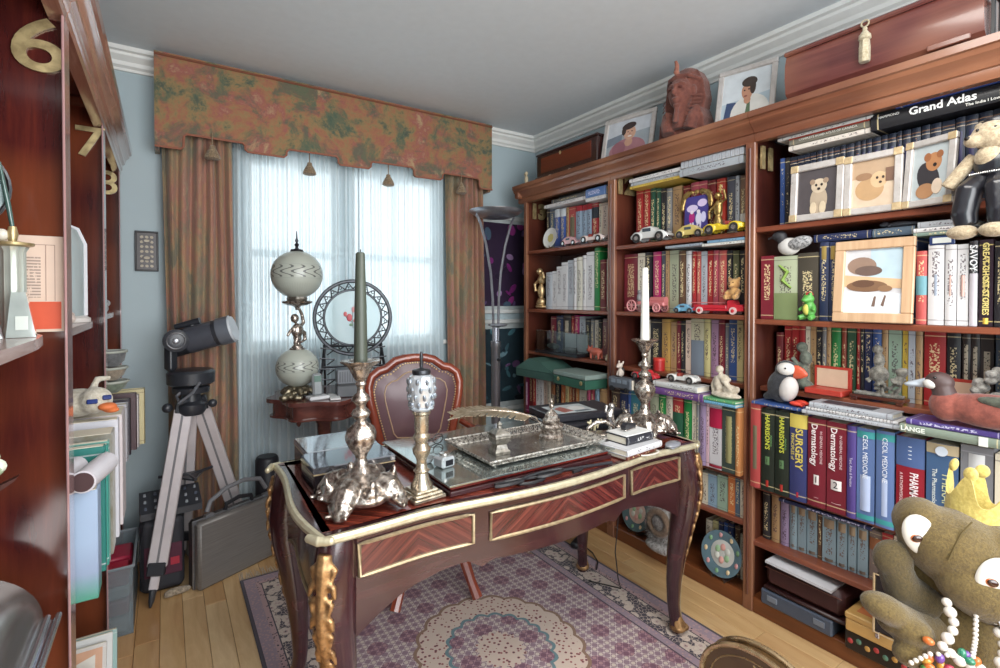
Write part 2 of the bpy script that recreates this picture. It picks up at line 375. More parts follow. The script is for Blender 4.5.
# ------------------------------------------------------------ curtains and valance
def tapm(name,bright=1.0,vert=False,pale=0.0):
    t=NT(name); v=t.co('Object',(1,1,0.45) if vert else (1,1,1)); n=t.noise(v,4.2,10.0,0.76,0.4)[0]; n2=t.noise(v,6.0,9.0,0.72,0.5); n3=t.noise(t.co('Object'),70.0,3.0)[0]
    g=lambda c: lin(tuple(min(255,int(x*bright)) for x in c))
    c=t.ramp(n,[(0.26,g((44,54,62))),(0.39,g((84,96,78))),(0.445,g((150,128,86))),(0.50,g((166,112,80))),(0.555,g((158,92,86))),(0.64,g((188,158,118)))])
    c=t.mix(t.ramp(n2[0],[(0.49,(0,0,0,1)),(0.58,(0.75,0.75,0.75,1))]),c,g((70,98,82))); c=t.mix(t.math('MULTIPLY',n3,0.3),c,g((84,62,46)))
    if pale: c=t.mix(pale*0.7,c,g((156,132,112)))
    t.bump(n3,0.2,0.002); t.b.inputs['Sheen Weight'].default_value=0.2; return t.out(c,0.85)
VAL=tapm('tapestry_floral',0.95); DRP=tapm('drape_floral',1.0,True,0.5)
va=thing('window_valance','floral tapestry covered valance box with stepped lower edge above the window','valance',(0.94,YB,2.08))
steps=[(-0.037,2.095),(0.082,2.095),(0.086,2.172),(0.36,2.172),(0.362,2.128),(0.565,2.128),(0.57,2.174),(0.85,2.177),(0.852,2.13),(1.044,2.133),(1.048,2.177),(1.327,2.18),(1.33,2.124),(1.528,2.128),(1.534,2.174),(1.812,2.172),(1.816,2.108),(1.918,2.108)]
def rounded(pts,r=0.012):
    out=[]
    for i,p in enumerate(pts):
        if i==0 or i==len(pts)-1: out.append(p); continue
        a,c=pts[i-1],pts[i+1]
        for q in (a,c):
            l=math.hypot(q[0]-p[0],q[1]-p[1]); k=min(r/l,0.45); out.append((p[0]+(q[0]-p[0])*k,p[1]+(q[1]-p[1])*k))
    return out
rs=rounded(steps); b=MB(); pts=[(x,z) for x,z in rs]+[(1.918,2.545),(-0.037,2.545)]
M=mat_axes((0,3.0,0),(1,0,0),(0,0,1),(0,-1,0)); b.prism(pts,-0.02,0.0,M); b.shift((-0.94,-YB,-2.08)); obj('front_board',b,VAL,va,None)
for x in (-0.037,1.898): obj('side_board',MB().box(x,x+0.02,3.02,YB-0.001,2.095,2.545).shift((-0.94,-YB,-2.08)),VAL,va,None)
obj('top_board',MB().box(-0.037,1.918,3.0,YB-0.001,2.545,2.56).shift((-0.94,-YB,-2.08)),VAL,va,None)
obj('piping',MB().tube([(x,2.997,z) for x,z in rs],0.006,6).shift((-0.94,-YB,-2.08)),flat((146,92,72),0.8),va)
obj('top_piping',MB().tube([(-0.037,2.997,2.545),(1.918,2.997,2.545)],0.006,6).shift((-0.94,-YB,-2.08)),flat((120,70,48),0.8),va)
tasl=[(0.208,'drape nearest the telescope',2.07),(0.70,'sheer panel above the globe lamp',2.07),(1.175,'sheer panel beside the tall candle',2.065),(1.663,'drape beside the floor lamp',2.06)]
for x,ds,z in tasl:
    t0=thing('tassel','beige bell tassel hanging under the valance against the '+ds,'tassel',(x,3.045 if x in(0.7,1.175) else 2.982,z),0,None)
    # bell with fringe skirt
    obj('bell',MB().lathe([(0.004,0.062),(0.012,0.058),(0.014,0.045),(0.022,0.032),(0.034,0.008),(0.036,-0.006),(0.03,-0.01)],18,rip=lambda a,i,z:1+0.05*math.cos(9*a)),fuzzym('tassel_cord',(168,146,116),(96,76,56),120),t0)
    obj('cord',MB().tube([(0,0.0,0.06),(0,0.0,0.125)],0.003,6),fuzzym('tassel_cord',(168,146,116),(96,76,56),120),t0)
def drape(name,label,x0,x1,y,z0,z1,n,amp,mat,cat,seed,mix=None):
    r=random.Random(seed); ph=[r.uniform(-0.5,0.5) for _ in range(n+2)]
    def fn(u,v):
        x=x0+(x1-x0)*u; a=u*n; w=math.sin(2*PI*a+ph[int(a)]*0.6*math.sin(PI*(a%1)))
        sh=math.copysign(abs(w)**0.7,w); g=1-0.25*v
        return (x+0.01*math.sin(5*v+u*7),y+amp*sh*g+0.01*math.sin(u*17+v*2),z0+(z1-z0)*v)
    b=MB(); b.grid(fn,n*10,14); c=((x0+x1)/2,y,z0); b.shift((-c[0],-c[1],-c[2]))
    o=obj(name,b,mat,None,60); o.location=c; md=o.modifiers.new('cloth','SOLIDIFY'); md.thickness=0.003
    return tag(o,label,cat)
drape('drape','floral tapestry drape hanging behind the telescope beside the sheer curtain',0.0,0.315,3.075,0.02,2.53,6,0.028,DRP,'curtain',1)
drape('drape','floral tapestry drape hanging behind the floor lamp, next to the blue wall',1.605,1.89,3.075,0.02,2.53,6,0.028,DRP,'curtain',2)
def sheerm():
    t=NT('white_sheer_voile'); tr=t.n('ShaderNodeBsdfTransparent'); tl=t.n('ShaderNodeBsdfTranslucent'); df=t.n('ShaderNodeBsdfDiffuse')
    for s in (tl,df): s.inputs[0].default_value=lin((226,236,240))
    a=t.n('ShaderNodeMixShader'); lw0=t.n('ShaderNodeLayerWeight'); lw0.inputs[0].default_value=0.4; t.put(a.inputs[0],t.math('ADD',0.32,t.math('MULTIPLY',lw0.outputs[1],1.1))); t.t.links.new(tl.outputs[0],a.inputs[1]); t.t.links.new(df.outputs[0],a.inputs[2])
    f=t.n('ShaderNodeMixShader'); lw=t.n('ShaderNodeLayerWeight'); lw.inputs[0].default_value=0.35
    t.put(f.inputs[0],t.math('ADD',0.84,t.math('MULTIPLY',lw.outputs[1],0.16))); t.t.links.new(tr.outputs[0],f.inputs[1]); t.t.links.new(a.outputs[0],f.inputs[2])
    t.t.links.new(f.outputs[0],t.t.nodes['Material Output'].inputs[0]); return t.m
SH=sheerm()
def sheer(label,x0,x1,y,n,seed):
    r=random.Random(seed); ks=[r.uniform(0.6,1.5) for _ in range(n)]; cum=[0]
    for k in ks: cum.append(cum[-1]+k)
    amps=[r.uniform(0.5,1.3) for _ in range(n)]
    def fn(u,v):
        s=u*cum[-1]; i=0
        while i<n-1 and s>cum[i+1]: i+=1
        f=(s-cum[i])/ks[i]; return (x0+(x1-x0)*u+0.016*amps[i]*math.sin(2*PI*f)*(1-0.3*v)*math.sin(PI*min(1,max(0,u*8)))*math.sin(PI*min(1,max(0,(1-u)*8)))**0 if 0.06<u<0.94 else x0+(x1-x0)*u,y-0.028*amps[i]*math.sin(PI*f)**2*(1.1-0.3*v),0.03+(2.5)*v)
    b=MB(); b.grid(fn,n*12,6); c=((x0+x1)/2,y,0.03); b.shift((-c[0],-c[1],-c[2])); o=obj('sheer_curtain',b,SH,None,70); o.location=c; tag(o,label,'curtain')
sheer('white sheer curtain panel hanging behind the globe lamp and side table',0.32,0.945,3.134,17,4)
sheer('white sheer curtain panel hanging behind the tall grey candle and leather chair',0.949,1.598,3.130,18,9)
# ============================================================ RIGHT-HAND BOOKCASE
bc=thing('bookcase','tall reddish mahogany bookcase with moulded cornice and brass bay numbers along the blue wall','bookcase',(XR,2.86,0))
def BW(name,b,m,smooth=None,par=None): b.shift((-XR,-2.86,0)); return obj(name,b,m,par or bc,smooth)
BAYS={11:(0.40,1.20),12:(1.245,2.005),13:(2.06,2.83)}
STI=[(0.355,0.40),(1.20,1.245),(2.005,2.06),(2.83,2.862)]
BW('back_panel',MB().box(2.412,2.428,0.36,2.86,0.0,2.06),mahog('z'))
for a,c in STI:
    o=BW('partition',MB().box(XR+0.018,2.412,a+0.008,c-0.008 if c<2.85 else c,0.0,2.04),mahog('z'))
    b=MB().rbox(XR-0.004,XR+0.018,a,c,0.0,2.02,0.004); s=BW('stile',b,cornw('z'))
    w=c-a
    if w>0.04:
        BW('bead',MB().tube([(XR-0.005,(a+c)/2,0.07),(XR-0.005,(a+c)/2,1.99)],0.006,8),mahog('z'),40)
SHELF={13:[1.675,1.275,0.985,0.56,0.3],12:[1.64,1.275,0.965,0.575,0.375],11:[1.65,1.26,0.97,0.555,0.31]}
for bay,zs in SHELF.items():
    y0,y1=BAYS[bay]
    for i,z in enumerate(zs):
        xf=XR+0.004
        if i==2 and bay!=13: xf=XR+0.055
        BW('shelf_board',MB().rbox(xf,2.411,y0-0.006,y1+0.006,z-0.022,z,0.003),wood('shelf_wood',(98,48,34),(150,88,62),'y',1,0.3,0.3))
    BW('bottom_board',MB().box(XR+0.02,2.411,y0-0.006,y1+0.006,0.04,0.065),plinw('y'))
    BW('kick_board',MB().rbox(XR+0.0,XR+0.02,y0-0.0005,y1+0.0005,0.0,0.066,0.003),plinw('y'))
# cornice (profile in x-z swept along y) with bay seams
cp=[(0.03,2.012),(-0.005,2.012),(-0.009,2.022),(-0.009,2.045),(-0.018,2.048),(-0.022,2.058),(-0.034,2.07),(-0.05,2.085),(-0.054,2.10),(-0.062,2.104),(-0.062,2.128),(0.03,2.13)]
def cornice(nm,y0,y1,m): 
    return BW(nm,MB().prism([(p[0],p[1]) for p in cp],y0,y1,mat_axes((XR,0,0),(1,0,0),(0,0,1),(0,1,0))),m,30)
cuts=[0.33,1.2,2.03,2.92]
for a,c in zip(cuts,cuts[1:]): cornice('cornice',a+0.001,c-0.001,cornw('y'))
BW('cornice_return',MB().rbox(XR-0.05,2.42,2.862,2.915,2.04,2.129,0.01),cornw('x'))
BW('top_board',MB().box(XR+0.03,2.428,0.33,2.92,2.09,2.13),mahog('y'))
# brass numbers fixed to the partitions, facing the room's near end
def num(s,x,y,z,size,par,loc):
    M=mat_axes((x-loc[0],y-loc[1],z-loc[2]),(1,0,0),(0,0,1),(0,-1,0)); text(s,size,M,BRASS(),par,'brass_number',0.004,'CENTER',0.008)
L0=(XR,2.86,0)
num('13',2.19,2.822,1.95,0.135,bc,L0); num('12',2.165,1.995,1.985,0.15,bc,L0); num('11',2.165,1.19,1.945,0.12,bc,L0)
# ============================================================ BOOKS
C=dict(salmon=(176,72,70),blackgreen=(36,44,36),surgery=(56,62,110),maroon=(120,34,48),purple=(82,66,132),medblue=(96,120,168),pharma=(142,30,44),steel=(66,94,130),greybox=(120,120,124),cream=(214,204,182),
black=(40,38,42),tan=(172,138,98),lilac=(154,134,164),set=(138,158,166),brown=(96,70,52),greybrown=(120,104,96),red=(160,40,42),darkred=(108,30,34),grey=(128,128,130),green=(36,120,60),rust=(132,62,44),greenblack=(50,84,62),
navy=(38,48,84),blue=(56,84,142),palegreen=(150,172,152),yellow=(196,164,66),greywhite=(176,180,186),darkpat=(58,48,46),slate=(84,100,116),gecko=(172,180,150),darkart=(72,66,56),navygold=(44,52,84),redwhite=(184,84,80),
white=(216,214,214),savoy=(60,58,62),ghost=(44,28,40),encyc=(36,44,62),forest=(38,76,60),pinkred=(168,72,86),redyellow=(166,52,40),blackwhite=(70,72,84),brownwhite=(120,92,74),magenta=(172,36,98),sage=(160,164,138),
olive=(92,94,66),mustard=(186,148,82),creamred=(214,190,172),creamblue=(196,190,160),yellowcream=(206,196,140),mauve=(160,124,150),creamyellow=(214,196,140),brownblack=(74,56,50),teal=(54,110,124),rosebrown=(140,88,88),
redgreen=(176,58,60),lilac2=(170,150,180),pinkwhite=(214,178,188),whitered=(206,202,204),darkgreengold=(62,72,66),orangetan=(192,128,78),paleblue=(142,168,186),orange=(204,118,66),bluewhite=(70,96,164),redtop=(150,170,190),
redblack=(160,44,48),whiteyellow=(214,210,196),documentary=(120,30,74),pink=(204,96,128))
NAME=dict(salmon='salmon red',blackgreen='black and green',surgery='navy surgery',maroon='maroon',purple='slim purple',medblue='pale blue medicine',pharma='crimson and blue pharmacology',steel='steel blue therapeutics',greybox='wide grey',gecko='cream and green',darkart='dark patterned',
darkpat='dark patterned',navygold='navy and gold',redwhite='red and white',savoy='black and white',ghost='black ghost story',encyc='dark navy',forest='forest green',pinkred='rose red',redyellow='red and yellow',blackwhite='black and white',
brownwhite='brown and white',greywhite='pale grey',darkred='dark red',greybrown='grey brown',greenblack='green and black',palegreen='pale green',creamred='cream and red',creamblue='cream and grey blue',yellowcream='pale yellow',creamyellow='cream and yellow',
brownblack='dark brown',rosebrown='rose brown',redgreen='red and green',pinkwhite='pink and white',whitered='white and crimson',darkgreengold='dark green and gold',orangetan='orange tan',paleblue='pale blue',bluewhite='blue and white',redtop='red topped pale blue',redblack='red and black',whiteyellow='white and yellow',documentary='magenta lettered',set='pale blue grey',slate='slate grey')
_BM={}
def bookm(c,mark=None,dens=0.5,rough=0.42):
    lum=sum(c)/3
    if mark is None: mark=(226,208,160) if lum<135 else (70,50,60)
    k=(c,mark,dens)
    if k in _BM: return _BM[k]
    t=NT('book_cover_%d_%d_%d'%c); g=t.co('Generated'); gx,gy,gz=t.xyz(g); oi=t.n('ShaderNodeObjectInfo')
    v=t.n('ShaderNodeVectorMath',operation='ADD'); t.put(v.inputs[0],t.co('Object',(1,150,150))); t.t.links.new(oi.outputs['Location'],v.inputs[1])
    n=t.noise(v.outputs[0],1.0,2.0,0.5)[0]
    r=oi.outputs['Random']; lo=t.math('ADD',0.12,t.math('MULTIPLY',r,0.25)); hi=t.math('ADD',0.72,t.math('MULTIPLY',r,0.2))
    m=t.math('MULTIPLY',t.math('GREATER_THAN',gz,lo),t.math('LESS_THAN',gz,hi))
    m=t.math('MULTIPLY',m,t.math('LESS_THAN',t.math('ABSOLUTE',t.math('SUBTRACT',gy,0.5)),0.24)); m=t.math('MULTIPLY',m,t.math('LESS_THAN',gx,0.10))
    m=t.math('MULTIPLY',m,t.math('GREATER_THAN',n,0.62-dens*0.2))
    bands=t.math('LESS_THAN',t.math('ABSOLUTE',t.math('SUBTRACT',t.math('ABSOLUTE',t.math('SUBTRACT',gz,0.5)),0.44)),0.006)
    m=t.math('MULTIPLY',t.math('MAXIMUM',m,t.math('MULTIPLY',bands,0.7)),0.8)
    wear=t.noise(t.co(),14.0,4.0)[0]; base=t.mix(t.math('MULTIPLY',wear,0.3),lin(c),lin(tuple(int(x*0.72) for x in c)))
    _BM[k]=t.out(t.mix(m,base,lin(mark)),rough,0,0.1); return _BM[k]
PAGES=flat((214,206,188),0.85,var=0.06)
def book_meshes(t,h,d,soft):
    b=MB(); w=0.0018 if soft else 0.0028; sp=0.0 if soft else min(0.004,t*0.14)
    arc=[(-sp*math.sin(PI*i/5),t*i/5) for i in range(1,5)] if sp else []
    pts=[(d,0),(0,0)]+arc+[(0,t),(d,t),(d,t-w),(w,t-w),(w,w),(d,w)]
    # cover as a U-shaped wall: quads top and bottom
    out=[(d,0),(0,0)]+arc+[(0,t),(d,t)]; n=len(out); inn=[(d,w)]+[(w,w)]+[(w+0.0,max(w,min(t-w,p[1]))) for p in arc]+[(w,t-w),(d,t-w)]
    vs=[];fs=[]
    for z in (0,h):
        vs+=[(p[0],p[1],z) for p in out]+[(p[0],p[1],z) for p in inn]
    for i in range(n-1):
        o0,o1,i0,i1=i,i+1,n+i,n+i+1; T=2*n
        fs+=[(o0,o1,i1,i0),(T+o0,T+i0,T+i1,T+o1),(o0,T+o0,T+o1,o1),(i0,i1,T+i1,T+i0)]
    fs+=[(0,n,3*n,2*n),(n-1,3*n-1,4*n-1,2*n-1)]
    b.add(vs,fs); e=0.0 if soft else 0.003
    p=MB().box(w,d-e-0.001,w,t-w,e,h-e-0.0005); return b,p
def book(x,y,z,t,h,d,col,label,group=None,lying=False,M=None,soft=False,mark=None,dens=0.5,left=False,name='book',tilt=0.0):
    """spine at x facing -x (or +x when left); standing books run from y to y+t; lying ones run from y down to y-h"""
    root=thing(name,label,'book',(x,y,z),0.0,group)
    if M is None:
        M=Matrix()
        if lying: M=RX(90)
        if left: M=Matrix.Rotation(PI,4,'Z')@M if lying else Matrix.Rotation(PI,4,'Z')@TR(0,-t,0)
        if tilt: M=M@RX(tilt)
    root.matrix_basis=TR(x,y,z)@M
    b,p=book_meshes(t,h,d,soft); obj('cover',b,bookm(C[col] if isinstance(col,str) else col,mark,dens),root,35); obj('pages',p,PAGES,root,None); return root
def bband(root,t,h,z0,z1,c,d=0.012,name='spine_label',inset=0.0,sp=None):
    sp=min(0.004,t*0.14) if sp is None else sp
    arc=[(-(sp+0.0006)*math.sin(PI*i/6)-0.0004,inset+(t-2*inset)*i/6) for i in range(7)]
    b=MB(); vs=[];fs=[]
    for z in (z0*h,z1*h): vs+=[(a,q,z) for a,q in arc]
    fs=[(i,i+1,8+i,7+i) for i in range(6)]
    if inset==0:
        vs2=[(d,-0.0005,z0*h),(d,-0.0005,z1*h),(d,t+0.0005,z0*h),(d,t+0.0005,z1*h)]; vs+=vs2; fs+=[(14,0,7,15),(6,16,17,13)]
    b.add(vs,fs); return obj(name,b,flat(c,0.4,var=0.04) if isinstance(c,tuple) else c,root,40)
def btext(root,s,t,h,zc,size,c,vert=True,off=0.5,sx=1.0,bold=0.0,sp=0.0052):
    x=-sp; y=t*off
    M=mat_axes((x,y,zc*h),(0,0,-1),(0,-1,0),(-1,0,0)) if vert else mat_axes((x,y,zc*h),(0,-1,0),(0,0,1),(-1,0,0))
    text(s,size,M,flat(c,0.4,var=0.0),root,'lettering',0.0003,'CENTER',bold,0.0,sx)
ROWDESC={'11D':('on the medical shelf','large'),'11E':('under the medical textbooks',''),'11C':('behind the puffin and duck decoy',''),'11B':('beside the wooden framed photograph',''),
'11A':('behind the dog photographs',''),'12A':('behind the yellow toy cars',''),'12B':('behind the teddy bear shelf toys',''),'12C':('behind the white toy roadster',''),'12D':('on the desk corner shelf',''),
'12E':('on the short shelf above the standing plate',''),'12F':('behind the standing floral plate',''),'13A':('beside the small white plate',''),'13B':('beside the gilt cherub',''),'13C':('behind the red pig',''),'13D':('under the green cases','')}
ROWS={}
ROWS['11D']=(2.06,0.555,[
  (1.195, 1.154, 0.351, 'salmon', 'dark red book with green band'),
  (1.151, 1.095, 0.338, 'blackgreen', "HARRISON'S"),
  (1.092, 1.036, 0.339, 'blackgreen', "HARRISON'S"),
  (1.033, 0.97, 0.34, 'surgery', 'SURGERY'),
  (0.967, 0.901, 0.336, 'maroon', 'Dermatology 1'),
  (0.898, 0.833, 0.335, 'maroon', 'Dermatology 2'),
  (0.831, 0.802, 0.333, 'purple', 'purple'),
  (0.801, 0.747, 0.332, 'medblue', 'CECIL 1'),
  (0.743, 0.689, 0.335, 'medblue', 'CECIL 2'),
  (0.684, 0.606, 0.331, 'pharma', 'PHARMA'),
  (0.602, 0.522, 0.329, 'steel', 'THERAPEUTICS'),
  (0.518, 0.442, 0.341, 'greybox', 'box'),
  (0.439, 0.395, 0.33, 'cream', ''),
])
ROWS['11E']=(2.16,0.31,[
  (1.194, 1.162, 0.207, 'black', 'multi'),
  (1.157, 1.123, 0.219, 'tan', ''),
  (1.119, 1.085, 0.206, 'lilac', ''),
  (1.082, 1.052, 0.207, 'set', ''),
  (1.05, 1.017, 0.204, 'set', ''),
  (1.015, 0.976, 0.198, 'set', ''),
  (0.974, 0.958, 0.184, 'brown', ''),
  (0.956, 0.907, 0.187, 'set', ''),
  (0.903, 0.869, 0.189, 'set', ''),
  (0.866, 0.838, 0.188, 'set', ''),
  (0.835, 0.801, 0.187, 'set', ''),
  (0.797, 0.756, 0.185, 'greybrown', ''),
  (0.755, 0.724, 0.191, 'red', ''),
  (0.722, 0.692, 0.191, 'cream', ''),
  (0.689, 0.645, 0.199, 'red', ''),
])
ROWS['11C']=(2.24,0.97,[
  (1.183, 1.154, 0.229, 'darkred', ''),
  (1.15, 1.119, 0.258, 'red', ''),
  (1.117, 1.091, 0.263, 'red', ''),
  (1.09, 1.063, 0.264, 'red', ''),
  (1.061, 1.043, 0.262, 'cream', ''),
  (1.042, 1.022, 0.263, 'tan', ''),
  (1.021, 1.0, 0.259, 'black', ''),
  (0.998, 0.982, 0.262, 'grey', ''),
  (0.981, 0.965, 0.265, 'tan', ''),
  (0.963, 0.929, 0.267, 'green', ''),
  (0.926, 0.909, 0.265, 'rust', ''),
  (0.906, 0.877, 0.266, 'greenblack', ''),
  (0.875, 0.863, 0.268, 'red', ''),
  (0.861, 0.849, 0.261, 'black', ''),
  (0.847, 0.823, 0.262, 'navy', ''),
  (0.822, 0.792, 0.269, 'blue', ''),
  (0.79, 0.771, 0.272, 'tan', ''),
  (0.77, 0.73, 0.27, 'palegreen', ''),
  (0.728, 0.711, 0.267, 'yellow', ''),
  (0.71, 0.689, 0.267, 'greywhite', ''),
  (0.688, 0.668, 0.27, 'tan', ''),
  (0.664, 0.604, 0.264, 'red', ''),
  (0.602, 0.565, 0.267, 'black', ''),
  (0.563, 0.541, 0.26, 'darkpat', ''),
  (0.54, 0.517, 0.261, 'darkpat', ''),
  (0.516, 0.483, 0.261, 'darkpat', ''),
  (0.48, 0.456, 0.265, 'slate', ''),
])
ROWS['11B']=(2.125,1.26,[
  (1.191, 1.138, 0.267, 'maroon', ''),
  (1.137, 1.041, 0.261, 'gecko', ''),
  (1.039, 0.964, 0.268, 'darkart', ''),
  (0.96, 0.927, 0.305, 'navygold', ''),
  (0.924, 0.892, 0.303, 'navygold', ''),
  (0.654, 0.625, 0.247, 'redwhite', ''),
  (0.622, 0.58, 0.268, 'white', ''),
  (0.578, 0.549, 0.262, 'white', ''),
  (0.548, 0.52, 0.261, 'white', ''),
  (0.518, 0.498, 0.269, 'savoy', ''),
  (0.495, 0.462, 0.27, 'ghost', ''),
  (0.46, 0.43, 0.263, 'black', ''),
])
ROWS['11A']=(2.2,1.65,[
  (1.151, 1.132, 0.294, 'blue', ''),
  (1.13, 1.112, 0.292, 'black', ''),
  (1.11, 1.081, 0.289, 'encyc', ''),
  (1.079, 1.056, 0.29, 'encyc', ''),
  (1.054, 1.032, 0.291, 'encyc', ''),
  (1.03, 1.008, 0.291, 'encyc', ''),
  (1.006, 0.985, 0.292, 'encyc', ''),
  (0.983, 0.966, 0.293, 'encyc', ''),
  (0.965, 0.944, 0.292, 'encyc', ''),
  (0.942, 0.922, 0.292, 'encyc', ''),
  (0.92, 0.902, 0.293, 'encyc', ''),
  (0.9, 0.872, 0.292, 'encyc', ''),
  (0.87, 0.851, 0.293, 'encyc', ''),
  (0.849, 0.834, 0.294, 'encyc', ''),
  (0.833, 0.814, 0.294, 'encyc', ''),
  (0.812, 0.786, 0.293, 'encyc', ''),
  (0.785, 0.765, 0.295, 'encyc', ''),
  (0.764, 0.739, 0.294, 'encyc', ''),
  (0.737, 0.722, 0.296, 'encyc', ''),
  (0.72, 0.696, 0.295, 'encyc', ''),
  (0.695, 0.668, 0.295, 'encyc', ''),
  (0.666, 0.642, 0.296, 'encyc', ''),
  (0.641, 0.612, 0.295, 'encyc', ''),
  (0.61, 0.576, 0.295, 'encyc', ''),
  (0.574, 0.55, 0.297, 'encyc', ''),
  (0.549, 0.518, 0.296, 'encyc', ''),
  (0.517, 0.484, 0.296, 'encyc', ''),
  (0.483, 0.448, 0.297, 'encyc', ''),
])
ROWS['12A']=(2.2,1.64,[
  (1.947, 1.898, 0.308, 'red', ''),
  (1.896, 1.849, 0.306, 'red', ''),
  (1.846, 1.811, 0.302, 'forest', ''),
  (1.807, 1.78, 0.294, 'forest', ''),
  (1.777, 1.746, 0.288, 'black', ''),
  (1.743, 1.707, 0.282, 'grey', ''),
  (1.703, 1.65, 0.283, 'tan', ''),
  (1.638, 1.598, 0.277, 'darkred', ''),
  (1.592, 1.548, 0.283, 'pinkred', ''),
  (1.546, 1.505, 0.282, 'pinkred', ''),
  (1.501, 1.458, 0.277, 'darkred', ''),
  (1.452, 1.407, 0.275, 'redyellow', ''),
  (1.397, 1.358, 0.273, 'blackwhite', ''),
  (1.356, 1.337, 0.272, 'greywhite', ''),
  (1.335, 1.304, 0.269, 'brownwhite', ''),
])
ROWS['12B']=(2.165,1.275,[
  (2.003, 1.907, 0.329, 'maroon', ''),
  (1.904, 1.853, 0.325, 'cream', ''),
  (1.85, 1.811, 0.322, 'black', ''),
  (1.8, 1.749, 0.323, 'magenta', ''),
  (1.745, 1.72, 0.32, 'blackwhite', ''),
  (1.717, 1.695, 0.318, 'tan', ''),
  (1.692, 1.637, 0.317, 'sage', ''),
  (1.635, 1.598, 0.311, 'brown', ''),
  (1.595, 1.564, 0.308, 'white', ''),
  (1.559, 1.538, 0.302, 'red', ''),
  (1.536, 1.51, 0.3, 'redwhite', ''),
  (1.507, 1.478, 0.298, 'greywhite', ''),
  (1.476, 1.447, 0.299, 'red', ''),
  (1.445, 1.418, 0.298, 'pinkred', ''),
  (1.414, 1.375, 0.295, 'redwhite', ''),
  (1.373, 1.346, 0.293, 'black', ''),
  (1.344, 1.316, 0.29, 'olive', ''),
  (1.313, 1.289, 0.288, 'black', ''),
  (1.286, 1.267, 0.286, 'white', ''),
])
ROWS['12C']=(2.21,0.965,[
  (1.908, 1.854, 0.263, 'cream', ''),
  (1.851, 1.78, 0.269, 'black', ''),
  (1.777, 1.723, 0.271, 'mustard', ''),
  (1.719, 1.684, 0.258, 'tan', ''),
  (1.68, 1.657, 0.265, 'maroon', ''),
  (1.654, 1.633, 0.266, 'black', ''),
  (1.629, 1.597, 0.272, 'creamred', ''),
  (1.595, 1.524, 0.28, 'creamblue', ''),
  (1.522, 1.489, 0.28, 'yellowcream', ''),
  (1.484, 1.445, 0.278, 'mauve', ''),
  (1.443, 1.412, 0.279, 'maroon', ''),
  (1.41, 1.394, 0.265, 'grey', ''),
  (1.391, 1.351, 0.281, 'blue', ''),
  (1.349, 1.318, 0.28, 'creamyellow', ''),
  (1.315, 1.294, 0.281, 'white', ''),
])
ROWS['12D']=(2.07,0.575,[
  (2.008, 1.947, 0.269, 'brownblack', ''),
  (1.944, 1.89, 0.273, 'navy', ''),
  (1.887, 1.866, 0.276, 'blue', ''),
  (1.864, 1.801, 0.279, 'teal', ''),
  (1.797, 1.74, 0.286, 'rosebrown', ''),
  (1.736, 1.682, 0.292, 'sage', ''),
  (1.678, 1.641, 0.3, 'green', ''),
  (1.639, 1.599, 0.304, 'cream', ''),
  (1.596, 1.539, 0.31, 'redgreen', ''),
  (1.532, 1.491, 0.316, 'green', ''),
  (1.489, 1.464, 0.317, 'cream', ''),
  (1.462, 1.45, 0.316, 'grey', ''),
  (1.448, 1.414, 0.32, 'lilac', ''),
  (1.412, 1.399, 0.322, 'pinkwhite', ''),
  (1.397, 1.336, 0.328, 'whitered', ''),
  (1.334, 1.27, 0.328, 'darkgreengold', ''),
  (1.269, 1.216, 0.326, 'orangetan', ''),
])
ROWS['12E']=(2.12,0.375,[
  (1.499, 1.469, 0.138, 'palegreen', ''),
  (1.467, 1.438, 0.147, 'cream', ''),
  (1.436, 1.391, 0.149, 'paleblue', ''),
  (1.389, 1.338, 0.159, 'palegreen', ''),
  (1.335, 1.3, 0.17, 'orange', ''),
  (1.298, 1.277, 0.177, 'slate', ''),
  (1.275, 1.248, 0.181, 'cream', ''),
])
ROWS['12F']=(2.18,0.065,[
  (1.486, 1.452, 0.214, 'cream', ''),
  (1.45, 1.421, 0.221, 'yellowcream', ''),
  (1.417, 1.395, 0.227, 'navy', ''),
  (1.393, 1.372, 0.231, 'blue', ''),
  (1.37, 1.342, 0.238, 'navy', ''),
  (1.337, 1.314, 0.238, 'brown', ''),
  (1.31, 1.288, 0.209, 'cream', ''),
])
ROWS['13A']=(2.175,1.675,[
  (2.713, 2.684, 0.271, 'black', ''),
  (2.679, 2.635, 0.268, 'slate', ''),
  (2.632, 2.576, 0.264, 'bluewhite', ''),
  (2.573, 2.516, 0.259, 'bluewhite', ''),
  (2.513, 2.487, 0.261, 'tan', ''),
  (2.485, 2.422, 0.259, 'salmon', ''),
  (2.419, 2.364, 0.256, 'redtop', ''),
  (2.362, 2.321, 0.253, 'redtop', ''),
  (2.318, 2.274, 0.253, 'redtop', ''),
  (2.272, 2.217, 0.253, 'redblack', ''),
  (2.215, 2.19, 0.24, 'cream', ''),
  (2.188, 2.141, 0.24, 'creamred', ''),
])
ROWS['13B']=(2.14,1.275,[
  (2.673, 2.614, 0.246, 'greywhite', ''),
  (2.612, 2.57, 0.25, 'white', ''),
  (2.567, 2.515, 0.279, 'white', ''),
  (2.513, 2.459, 0.303, 'white', ''),
  (2.456, 2.402, 0.313, 'greywhite', ''),
  (2.4, 2.37, 0.323, 'white', ''),
  (2.368, 2.317, 0.327, 'whiteyellow', ''),
  (2.315, 2.283, 0.334, 'white', ''),
  (2.28, 2.219, 0.352, 'white', ''),
  (2.215, 2.17, 0.373, 'green', ''),
  (2.166, 2.116, 0.298, 'darkred', ''),
  (2.113, 2.1, 0.302, 'cream', ''),
])
